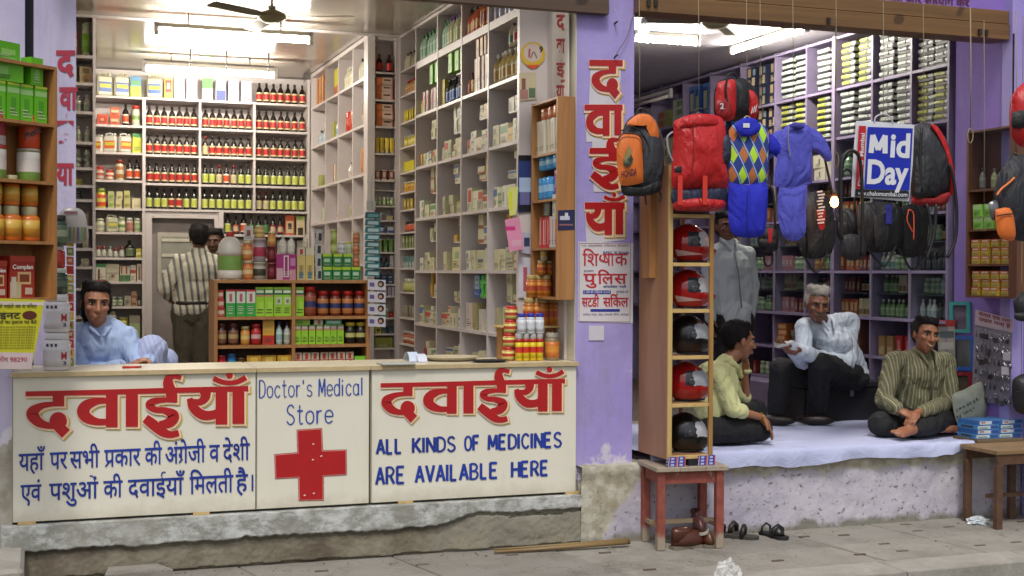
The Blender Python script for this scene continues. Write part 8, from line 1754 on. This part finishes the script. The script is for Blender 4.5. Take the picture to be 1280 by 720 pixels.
def person(lb, loc, hc, hf, hu, skinc, hair, body, shirt, pants, extra=None, hs=1.06, hairk=1.0, must=None, shoes=None, gape=0, longh=0):
    t = thing('person', lb, 'person', loc); pr, P_, A = headp(hc, hf, hu, hs); SK = skin(skinc)
    fuse('body', pr+body, .0052, 3, SK, t)
    E = lambda p, q: ellip(P_(*p), A, [x*hs for x in q])
    h = [E((0, -.034, .052), (.080*hairk, .086*hairk, .076*hairk)), E((0, -.056, .015), (.070, .060, .070)), E((0, .030, .094), (.056, .042, .022*hairk)), E((.066, -.012, .03), (.016, .036, .036)), E((-.066, -.012, .03), (.016, .036, .036))]
    if longh: h += [E((s2*.068, -.004, .012), (.016, .038, .055)) for s2 in (1, -1)]+[E((0, -.06, -.05), (.068, .045, .06))]
    for i in range(14): a = i*.9; h.append(E((.055*math.cos(a), -.02+.06*math.sin(a), .10+.012*math.sin(i*2.1)), (.022, .024, .02)))
    fuse('hair', h, .006, 2, NM('hair'+hair, b_hair(hair)), t, wr=.006)
    hv = [o_ for o_ in t.children if o_.name.startswith('hair')][0].data; rq = random.Random(len(lb)); sm = MB(); cc = Vector(hc)-Vector(t.location)
    NV_ = [(v.co.copy(), v.normal.copy()) for v in hv.vertices]
    for _ in range(1500):
        p, n_ = rq.choice(NV_); d_ = (-UP*.8-A[1]*.35+A[0]*(.5 if (p-cc).dot(A[0]) > 0 else -.5)*.8+Vector((rq.uniform(-.4, .4), rq.uniform(-.4, .4), rq.uniform(-.3, .3)))); d_ = (d_-n_*d_.dot(n_)).normalized(); s_ = n_.cross(d_)*.0013; L_ = rq.uniform(.012, .03)
        a_, b_ = p-n_*.002, p+d_*L_*.6+n_*.005; c_ = p+d_*L_+n_*rq.uniform(.002, .010); sm.add([a_-s_, a_+s_, b_+s_*.8, b_-s_*.8, c_], [[0, 1, 2, 3], [3, 2, 4]], NM('hair'+hair, b_hair(hair)))
    sm.build('hair_strands', t, kind='stuff')
    for s2 in (1, -1):
        vs, fs = ellip(P_(s2*.032, .073, .012), A, (.014*hs, .011*hs, .0060*hs), 12, 6); ey2 = MB().add([v-Vector(t.location) for v in vs], fs, M('b9b0a6', .25, .03), True); e_ = ey2.build('eye', t)
        vs, fs = ellip(P_(s2*.032, .0815, .012), A, (.0066*hs, .0045*hs, .0062*hs), 10, 6); MB().add([v-Vector(t.location) for v in vs], fs, M('120c0a', .1, 0), True).build('iris', e_)
        b1, b2_, b3_ = P_(s2*.014, .094, .031), P_(s2*.034, .089, .036), P_(s2*.052, .076, .030)
        buildw(MB().tube([b1, b2_, b3_], [.0035*hs, .0045*hs, .0028*hs], M('14100e' if hair != '8a8680' else '4c4844', .8), 6), 'eyebrow', t)
        buildw(MB().tube([P_(s2*.017, .084, .019), P_(s2*.032, .0865, .0235), P_(s2*.047, .078, .018)], [.002, .0028, .002], M('1c1210', .7), 6), 'eyelid', t)
    buildw(MB().tube([P_(-.021, .088, -.056+gape*.004), P_(0, .0965, -.0575), P_(.021, .088, -.056+gape*.004)], [.0018, .0026, .0018], M('3a1a16', .6), 6), 'lips', t)
    if gape: buildw(MB().tube([P_(-.017, .092, -.0565+.003), P_(0, .098, -.0595), P_(.017, .092, -.0565+.003)], [.0015, .0034, .0015], M('c4bcb0', .3), 6), 'teeth', t)
    if must: buildw(MB().tube([P_(-.026, .088, -.046), P_(0, .099, -.039), P_(.026, .088, -.046)], [.003, .0065, .003], M(must, .9, .2, bump=.8, scale=80), 8), 'moustache', t)
    if shirt: prims, m, ac, sd, wr = shirt; fuse('shirt', prims, .0068, 3, m, t, wr=wr, across=ac, seed=sd)
    if pants: prims, m, ac, sd, wr = pants; fuse('trousers', prims, .0075, 4, m, t, wr=wr, across=ac, seed=sd)
    if extra: extra(t, P_)
    return t
def Q(px, py, y): return P(px, py, y=y)
def torso(pel, ch, nk, sl, sr, k=1.0, wid=.15, dep=.10):
    """pelvis, chest and shoulders as overlapping solids; sl, sr shoulder joints"""
    pel, ch, nk, sl, sr = map(Vector, (pel, ch, nk, sl, sr)); r_ = (sr-sl).normalized(); up_ = (ch-pel).normalized(); f = r_.cross(up_).normalized(); up_ = f.cross(r_)
    A = (r_, f, (ch-pel).normalized()); mid = pel*.5+ch*.5
    pr = [ellip(pel, A, (wid*1.0*k, dep*1.1*k, .13)), ellip(mid, A, (wid*.92*k, dep*1.02*k, .20)), ellip(ch, A, (wid*1.10*k, dep*1.12*k, .17)), capsule(sl, sr, .058*k, .058*k), capsule(ch, nk, .10*k, .057*k), capsule(nk-UP*.035, sl, .047*k*k, .052*k), capsule(nk-UP*.035, sr, .047*k*k, .052*k), capsule(pel+r_*.07, ch+r_*.08, .085*k, .09*k), capsule(pel-r_*.07, ch-r_*.08, .085*k, .09*k)]
    return pr
def limb(a, b, c, r1, r2, r3): return [capsule(a, b, r1, r2), capsule(b, c, r2*.98, r3)]
def stripes_x(o, ax): o = Vector(o); ax = Vector(ax).normalized(); return lambda p: (p-o).dot(ax)
# ---- 1 young man seated behind the counter
def man1():
    y = 8.30; hc = Q(120, 381, y); nk = Q(124, 407, y+.05); sl, sr = Q(99, 416, y+.10), Q(158, 421, y+.02)
    ch = Q(128, 428, y+.09); pel = Q(124, 500, y+.16); hf = (.10, -1, -.06)
    eL, eR = Q(99, 470, y+.05), Q(176, 462, y-.06); wR = Q(186, 452, y-.16); wL = Q(150, 458, y-.12)
    kn = Q(190, 438, y-.02); kn2 = Q(205, 452, y+.16); an = Q(182, 520, y-.04); an2 = Q(205, 540, y+.1); hp1, hp2 = pel+Vector((.06, -.05, 0)), pel+Vector((.10, .05, 0))
    body = [capsule(nk, hc+Vector((0, 0, -.06)), .056, .052)]+torso(pel, ch, nk, sl, sr, .9)+limb(sl, eL, wL, .045, .036, .025)+limb(sr, eR, wR, .045, .036, .025)+limb(hp1, kn, an, .08, .06, .04)+limb(hp2, kn2, an2, .08, .06, .04)
    body += hand(wL, (1, -.15, -.02), (0, .2, -1), -1, .5)+hand(wR, (-.6, -.5, .1), (0, 0, -1), 1, .6)
    sh = torso(pel, ch, nk+Vector((0, 0, -.02)), sl, sr, 1.12)+limb(sl, eL, wL, .066, .056, .044)+limb(sr, eR, wR+Vector((0, .02, 0)), .068, .06, .046)
    pt = limb(hp1, kn, an, .10, .098, .08)+limb(hp2, kn2, an2, .10, .09, .075)
    SHM = NM('pale_blue_shirt', b_stripe(['9fb4da', (0, .5, 'a9bcde')], 90)); PTM = NM('blue_white_stripe', b_stripe(['aab4d6', (0, .38, '9ca8ce')], 34))
    def ex(t, P_):
        c = P_(0, 0, 0); L_ = [ (nk+Vector((-.055, -.01, .02)), nk+Vector((-.05, -.07, -.01)), nk+Vector((.0, -.11, -.06))), (nk+Vector((.055, -.01, .02)), nk+Vector((.055, -.07, -.01)), nk+Vector((.02, -.115, -.06)))]
        for l in L_: buildw(MB().tube(l, [.012, .014, .008], SHM, 8), 'collar', t)
    t = person('young man in pale blue shirt seated behind the counter looking at the camera', Q(125, 520, y)+Vector((0, .1, -.15)), hc, hf, (.05, 0, 1), 'a87355', '100c0a', body, (sh, SHM, stripes_x(pel, (1, .2, 0)), 1, .008), (pt, PTM, lambda p: p.x+.3*p.z, 5, .006), ex, 1.10, 1.03, longh=1)
    boxo('plastic_chair', (pel.x-.22, pel.y-.15, FZ), (pel.x+.2, pel.y+.25, pel.z-.1), M('5a2c24', .5), bev=.02, label='brown seat behind the counter under the young man in blue', cat='seat')
man1()
# ---- 2 man with his back turned at the doorway
def man2():
    y = 12.35; hc = Q(249, 299, y); nk = Q(248, 314, y); sl, sr = Q(223, 327, y), Q(271, 327, y+.02); ch = Q(247, 340, y); pel = Q(238, 385, y)
    sl2, sr2 = sr, sl   # facing away: his right is on our right
    eL, wL = Q(206, 362, y-.05), Q(216, 376, y+.16); eR, wR = Q(280, 362, y+.06), Q(270, 372, y+.28)
    k1, a1 = Q(229, 432, y), Q(226, 494, y+.02); k2, a2 = Q(249, 432, y), Q(252, 494, y+.03); a1.z = a2.z = FZ+.08
    h1, h2 = Q(228, 390, y), Q(249, 390, y)
    body = [capsule(nk, hc+Vector((0, 0, -.05)), .055, .052)]+torso(pel, ch, nk, sl, sr, .90)+limb(sl, eL, wL, .046, .038, .026)+limb(sr, eR, wR, .046, .038, .026)+limb(h1, k1, a1, .085, .06, .045)+limb(h2, k2, a2, .085, .06, .045)
    body += hand(wL, (.5, .8, 0), (0, 0, -1), 1, .5)+hand(wR, (-.3, .9, 0), (0, 0, -1), -1, .5)+[capsule(a1, a1+Vector((0, .16, -.05)), .045, .035), capsule(a2, a2+Vector((.03, .16, -.05)), .045, .035)]
    sh = torso(pel, ch, nk+Vector((0, 0, -.01)), sl, sr, 1.16, .15, .11)+limb(sl, eL, eL*.45+wL*.55, .07, .06, .05)+limb(sr, eR, eR*.4+wR*.6, .07, .06, .05)
    pt = [ellip(pel+Vector((0, 0, -.05)), (Vector((1, 0, 0)), Vector((0, 1, 0)), UP), (.165, .13, .13))]+limb(h1, k1, a1, .105, .085, .075)+limb(h2, k2, a2, .105, .085, .075)
    SM = NM('grey_white_stripe', b_stripe(['c4c0ac', (.05, .20, '6a6c70'), (.20, .27, '9a9a94'), (.52, .68, '5c5f66'), (.68, .74, '8c8c88')], 8.6))
    def ex(t, P_): buildw(MB().lathe([(.168, -.012), (.172, .0), (.168, .018)], M('1a1614', .4), 24, c=(pel.x, pel.y, pel.z+.045), sy=.80), 'belt', t)
    person('man in grey and white striped shirt standing with his back turned by the doorway', Vector((pel.x, pel.y, FZ)), hc, (.12, 1, 0), (0, 0, 1), '7c523a', '0e0b0a', body, (sh, SM, stripes_x(pel, (1, 0, .12)), 2, .010), (pt, cloth('4c483e', 1), None, 3, .007), ex, 1.04, 1.1)
man2()
def man3():
    y = 12.85; hc = Q(268, 303, y); nk = Q(270, 318, y); sl, sr = Q(256, 330, y-.05), Q(292, 330, y+.08); ch = Q(273, 342, y); pel = Q(270, 388, y)
    h1, h2 = Q(262, 395, y), Q(278, 395, y); k1, k2 = Q(262, 440, y-.05), Q(278, 440, y); a1, a2 = Vector((k1.x, y, FZ+.08)), Vector((k2.x, y, FZ+.08))
    eL, wL = Q(256, 362, y-.12), Q(264, 385, y-.2); eR, wR = Q(296, 362, y), Q(294, 388, y)
    body = [capsule(nk, hc+Vector((0, 0, -.05)), .055, .052)]+torso(pel, ch, nk, sl, sr, .92)+limb(sl, eL, wL, .045, .036, .025)+limb(sr, eR, wR, .045, .036, .025)+limb(h1, k1, a1, .08, .06, .045)+limb(h2, k2, a2, .08, .06, .045)+hand(wL, (0, -.2, -1), (1, 0, 0), 1, .4)+hand(wR, (0, -.1, -1), (-1, 0, 0), -1, .4)+[capsule(a1, a1+Vector((-.02, -.16, -.05)), .045, .035), capsule(a2, a2+Vector((.0, -.16, -.05)), .045, .035)]
    sh = torso(pel, ch, nk, sl, sr, 1.12)+limb(sl, eL, wL, .064, .056, .045)+limb(sr, eR, wR, .064, .056, .045)+[capsule(pel, pel+Vector((0, 0, -.1)), .15, .15)]
    pt = limb(h1, k1, a1, .10, .085, .07)+limb(h2, k2, a2, .10, .085, .07)
    person('dark-haired man half hidden behind the striped-shirt man at the doorway', Vector((pel.x, pel.y, FZ)), hc, (-.35, -1, -.1), (0, 0, 1), '5e3e2c', '0c0908', body, (sh, cloth('8c8474', 1), None, 4, .008), (pt, cloth('3c3832', 1), None, 3, .006), None, 1.04, 1.05)
man3()
# ---- 4 standing man behind the outfits
def man4():
    y = 9.45; hc = Q(907, 285, y); nk = Q(908, 303, y); sl, sr = Q(887, 316, y), Q(934, 318, y); ch = Q(912, 334, y); pel = Q(916, 392, y)
    eL, wL = Q(884, 362, y), Q(888, 398, y-.05); eR, wR = Q(941, 358, y+.03), Q(937, 396, y); h1, h2 = Q(905, 400, y), Q(927, 400, y); a1, a2 = Vector((h1.x, y, FZ+.09)), Vector((h2.x, y, FZ+.09)); k1, k2 = h1*.5+a1*.5, h2*.5+a2*.5
    body = [capsule(nk, hc+Vector((0, 0, -.05)), .055, .052)]+torso(pel, ch, nk, sl, sr, .90)+limb(sl, eL, wL, .045, .037, .026)+limb(sr, eR, wR, .045, .037, .026)+limb(h1, k1, a1, .085, .06, .045)+limb(h2, k2, a2, .085, .06, .045)+hand(wL, (0, -.1, -1), (1, 0, 0), 1, .4)+hand(wR, (0, -.1, -1), (-1, 0, 0), -1, .4)+[capsule(a1, a1+Vector((0, -.16, -.05)), .045, .035), capsule(a2, a2+Vector((0, -.16, -.05)), .045, .035)]
    sh = torso(pel, ch, nk+Vector((0, 0, -.01)), sl, sr, 1.15)+limb(sl, eL, wL, .066, .058, .048)+limb(sr, eR, wR, .066, .058, .048)+[capsule(pel, pel+Vector((0, 0, -.08)), .155, .155)]
    pt = limb(h1, k1, a1, .105, .085, .07)+limb(h2, k2, a2, .105, .085, .07)
    SM = NM('grey_blue_shirt', b_stripe(['bcc4c4', (0, .3, 'b0b9ba')], 60))
    def ex(t, P_):
        for l in ((nk+Vector((-.06, -.01, .03)), nk+Vector((-.055, -.08, 0)), nk+Vector((-.02, -.13, -.07))), (nk+Vector((.06, -.01, .03)), nk+Vector((.055, -.08, 0)), nk+Vector((.02, -.13, -.07)))): buildw(MB().tube(l, [.012, .014, .008], SM, 8), 'collar', t)
        buildw(MB().tube([nk+Vector((0, -.135, -.08)), ch+Vector((0, -.145, -.05)), pel+Vector((0, -.14, .05))], .006, M('7c8684', .7), 6), 'button_placket', t)
    person('man in grey shirt standing in the bag shop half hidden by the hanging outfits', Vector((pel.x, pel.y, PZ)), hc, (-.1, -1, 0), (0, 0, 1), '7a5138', '0e0b0a', body, (sh, SM, stripes_x(pel, (1, 0, 0)), 6, .009), (pt, cloth('1c1c1e', 1), None, 3, .006), ex, 1.04)
man4()
# ---- 5 boy in yellow shirt, seated in profile
def man5():
    y = 7.86; hc = Q(924, 427, y); nk = Q(909, 452, y); ch = Q(893, 482, y+.0); pel = Q(884, 530, y+.02)
    sn, sf = Q(897, 470, y-.15), Q(901, 466, y+.15)      # near and far shoulder
    eN, wN = Q(917, 512, y-.20), Q(953, 522, y-.20); eF, wF = Q(932, 497, y+.08), Q(931, 464, y+.02)
    hN, hF = Q(884, 540, y-.10), Q(886, 537, y+.10); kN, aN = Q(950, 538, y-.12), Q(902, 546, y-.02); kF, aF = Q(944, 513, y+.20), Q(925, 543, y+.12)
    for p in (hN, hF): p.z = .63
    kN.z = .62; aN.z = .585; aF.z = .59
    body = [capsule(nk+Vector((-.02, 0, -.02)), hc+Vector((-.01, 0, -.06)), .052, .05)]+torso(pel, ch, nk, sf, sn, .88)+limb(sn, eN, wN, .042, .034, .023)+limb(sf, eF, wF, .042, .034, .023)+limb(hN, kN, aN, .08, .058, .042)+limb(hF, kF, aF, .08, .058, .042)
    body += hand(wN, (.55, -.15, -.8), (-.5, .2, -.5), -1, .35, 1.0, .5)+hand(wF, (.1, 0, 1), (-1, 0, 0), 1, 1.1)+[capsule(aN, aN+Vector((-.10, -.05, -.01)), .036, .03), capsule(aF, aF+Vector((.02, -.14, -.02)), .036, .03)]
    mN = eN*.45+wN*.55; sh = torso(pel, ch, nk+Vector((-.01, 0, -.015)), sf, sn, 1.22, .15, .12)+limb(sn, eN, eN*.78+wN*.22, .066, .060, .052)+limb(sf, eF, wF*.7+eF*.3, .062, .040, .034)[:1]+[capsule(wF+Vector((0, .03, -.01)), wF+Vector((.02, .05, .02)), .04, .035)]+[capsule(Q(875, 500, y-.08), pel+Vector((-.04, -.03, .02)), .10, .12)]
    pt = [ellip(Vector((pel.x, pel.y, .65)), (Vector((1, 0, 0)), Vector((0, 1, 0)), UP), (.17, .16, .115))]+limb(hN, kN, aN, .105, .085, .07)+limb(hF, kF, aF, .10, .085, .068)
    SM = NM('pale_yellow_shirt', b_stripe(['c9cb94', (0, .12, 'bcbf86')], 55))
    def ex(t, P_):
        buildw(MB().tube([nk+Vector((-.05, -.05, .0)), nk+Vector((.0, -.075, -.005)), nk+Vector((.055, -.05, -.035)), nk+Vector((.08, 0, -.06))], [.014, .018, .016, .01], SM, 8), 'collar', t)
        buildw(MB().tube([wN+Vector((-.01, .03*math.cos(a), .03*math.sin(a))) for a in [i*.5236 for i in range(13)]], .005, M('b08a3c', .3, metal=.8), 6), 'bracelet', t)
        buildw(MB().tube([wF+Vector((-.02, -.03, .0)), wF+Vector((.0, -.035, .0)), wF+Vector((.03, -.02, .0))], .014, SM, 8), 'cuff', t)
    t = person('young man in pale yellow shirt sitting in profile on the white sheet', Vector((pel.x, pel.y, .53)), hc, (1, -.12, -.12), (.1, 0, 1), '9a684a', '0c0a0a', body, (sh, SM, stripes_x(pel, (.2, 1, 0)), 7, .010), (pt, cloth('141417', 1), None, 3, .007), ex, 1.08, 1.13)
man5()
# ---- 6 grey-haired man seated on the trunk
def man6():
    y = 8.55; hc = Q(1021, 381, y-.12); nk = Q(1028, 401, y); ch = Q(1041, 426, y+.04); pel = Q(1060, 463, y+.16)
    sl, sr = Q(1006, 409, y-.02), Q(1062, 402, y+.12)
    eL, wL = Q(1004, 452, y-.10), Q(989, 434, y-.30); eR, wR = Q(1058, 455, y-.02), Q(1000, 440, y-.30)
    h1, h2 = pel+Vector((-.09, -.02, -.04)), pel+Vector((.07, .02, -.04)); k1, k2 = Q(976, 462, y-.02), Q(1026, 456, y-.25); a1, a2 = Q(972, 512, y+.05), Q(1020, 514, y-.02); a1.z = a2.z = .62
    body = [capsule(nk, hc+Vector((.01, .03, -.06)), .055, .054)]+torso(pel, ch, nk, sl, sr, .90)+limb(sl, eL, wL, .047, .038, .027)+limb(sr, eR, wR, .047, .038, .027)+limb(h1, k1, a1, .085, .062, .045)+limb(h2, k2, a2, .085, .062, .045)
    body += hand(wL, (-.9, -.3, .15), (0, .2, 1), 1, .5)+hand(wR, (-.95, -.2, -.05), (0, .3, 1), -1, .5)
    sh = torso(pel, ch, nk+Vector((0, .01, -.01)), sl, sr, 1.24)+limb(sl, eL, wL, .068, .062, .048)+limb(sr, eR, wR, .072, .066, .05)
    pt = [ellip(pel+Vector((0, 0, -.06)), (Vector((1, 0, 0)), Vector((0, 1, 0)), UP), (.18, .15, .10))]+limb(h1, k1, a1, .11, .088, .075)+limb(h2, k2, a2, .11, .09, .078)
    SM = NM('white_blue_shirt', b_stripe(['c4ceda', (0, .15, 'b4c0d0')], 50))
    def ex(t, P_):
        for a, nm in ((a1, 0), (a2, 1)):
            p = a; vs, fs = ellip(p+Vector((-.045, -.07, -.045)), (Vector((.5, .86, 0)).normalized(), Vector((.86, -.5, 0)).normalized(), UP), (.05, .14, .042)); buildw(MB().add([(v[0], v[1], max(v[2], .531)) for v in vs], fs, M('241a16', .35), True), 'shoe', t)
        for l in ((nk+Vector((-.06, -.02, .03)), nk+Vector((-.055, -.09, 0)), nk+Vector((-.03, -.13, -.07))), (nk+Vector((.06, -.02, .03)), nk+Vector((.04, -.09, 0)), nk+Vector((.02, -.13, -.06)))): buildw(MB().tube(l, [.011, .013, .006], SM, 8), 'collar', t)
    person('grey-haired man in white shirt sitting forward on the black trunk', Vector((pel.x, pel.y, .53)), hc, (-.28, -1, -.22), (.05, -.1, 1), '8a5a42', '8a8680', body, (sh, SM, stripes_x(pel, (1, .3, 0)), 8, .011), (pt, cloth('17171a', 1), None, 3, .008), ex, 1.10, .98, '6c6864')
    pp = thing('paper_packet', 'crumpled white paper packet in the hands of the grey-haired man', 'paper', wL+Vector((-.10, -.03, 0)))
    for i in range(3): mb = MB(); mb.prism([Vector((-.05+.02*i, -.03, .01*i)), Vector((.04+.02*i, -.035, .015+.01*i)), Vector((.05, .03, .02+.01*i)), Vector((-.04, .035, .005+.012*i))], (0, 0, .005), M('bdbdbb', .7)); mb.build('sheet', pp)
man6()
bx_.location = (5.74, 8.86, PZ+.05)
# ---- 7 smiling man cross-legged in striped shirt
def man7():
    y = 7.86; hc = Q(1157, 420, y-.08); nk = Q(1152, 441, y); ch = Q(1149, 468, y+.02); pel = Q(1147, 522, y+.06); sl, sr = Q(1116, 451, y), Q(1183, 453, y+.02)
    eL, wL = Q(1105, 500, y-.05), Q(1124, 513, y-.24); eR, wR = Q(1188, 504, y-.06), Q(1146, 516, y-.25)
    h1, h2 = pel+Vector((-.09, -.02, 0)), pel+Vector((.09, -.02, 0)); h1.z = h2.z = .64; k1, k2 = Q(1101, 531, y-.12), Q(1190, 528, y-.08); k1.z, k2.z = .62, .63
    a1, a2 = Q(1150, 540, y-.24), Q(1132, 541, y-.26); a1, a2 = Q(1168, 541, y-.16), Q(1140, 545, y-.27); a1.z, a2.z = .585, .595
    body = [capsule(nk, hc+Vector((0, .02, -.06)), .055, .053)]+torso(pel, ch, nk, sl, sr, .90)+limb(sl, eL, wL, .046, .037, .026)+limb(sr, eR, wR, .046, .037, .026)+limb(h1, k1, a1, .085, .062, .040)+limb(h2, k2, a2, .085, .062, .040)
    body += hand(wL, (.7, -.5, -.35), (.3, .3, -1), 1, .7)+hand(wR, (-.75, -.5, -.3), (-.3, .3, -1), -1, .7)
    # bare feet: one sole towards the street, the other tucked by the far knee
    def foot(a, d, s_, pn):
        d = Vector(d).normalized(); pn = Vector(pn).normalized(); t = d.cross(pn)*s_; pr = [capsule(a, a+d*.05, .038, .038), ellip(a+d*.10, (d, t, pn), (.10, .042, .030)), ellip(a+d*.0-pn*.0, (d, t, pn), (.045, .036, .036))]
        for i in range(5): b = a+d*(.175-.008*i)+t*(.030-.016*i); pr.append(capsule(b, b+d*(.032-.003*i), .0125 if i == 0 else .009, .011 if i == 0 else .008, 8, 3))
        return pr
    body += foot(a2, (-.92, -.36, -.10), 1, (.15, -.55, .8))+foot(a1, (.95, -.1, -.05), -1, (0, -.3, .9))
    sh = torso(pel, ch, nk+Vector((0, 0, -.01)), sl, sr, 1.24)+limb(sl, eL, wL*.85+eL*.15, .070, .062, .046)+limb(sr, eR, wR*.82+eR*.18, .072, .064, .046)
    pt = [ellip(Vector((pel.x, pel.y, .66)), (Vector((1, 0, 0)), Vector((0, 1, 0)), UP), (.19, .16, .12))]+limb(h1, k1, a1*.88+k1*.12, .105, .09, .062)+limb(h2, k2, a2*.9+k2*.1, .105, .088, .060)
    SM = NM('olive_stripe_shirt', b_stripe(['6a684f', (.08, .20, '9c9878'), (.34, .40, '4c4c3c'), (.55, .64, '8c8868'), (.80, .86, '45452f')], 22))
    def ex(t, P_):
        for l in ((nk+Vector((-.06, -.01, .03)), nk+Vector((-.06, -.08, 0)), nk+Vector((-.03, -.13, -.09))), (nk+Vector((.065, -.01, .03)), nk+Vector((.06, -.08, 0)), nk+Vector((.03, -.13, -.09)))): buildw(MB().tube(l, [.012, .015, .008], M('7c7a60', .8), 8), 'collar', t)
        buildw(MB().tube([nk+Vector((0, -.13, -.10)), ch+Vector((0, -.145, -.05)), pel+Vector((0, -.15, .08))], .007, M('5c5a48', .8), 6), 'button_placket', t)
    person('smiling barefoot man in olive striped shirt sitting cross-legged on the sheet', Vector((pel.x, pel.y, .53)), hc, (-.18, -1, -.02), (.16, 0, 1), 'a06a4c', '0e0b0a', body, (sh, SM, stripes_x(pel, (1, 0, .0)), 9, .010), (pt, cloth('1a1a1c', 1), None, 3, .008), ex, 1.08, 1.05, None, gape=1)
man7()
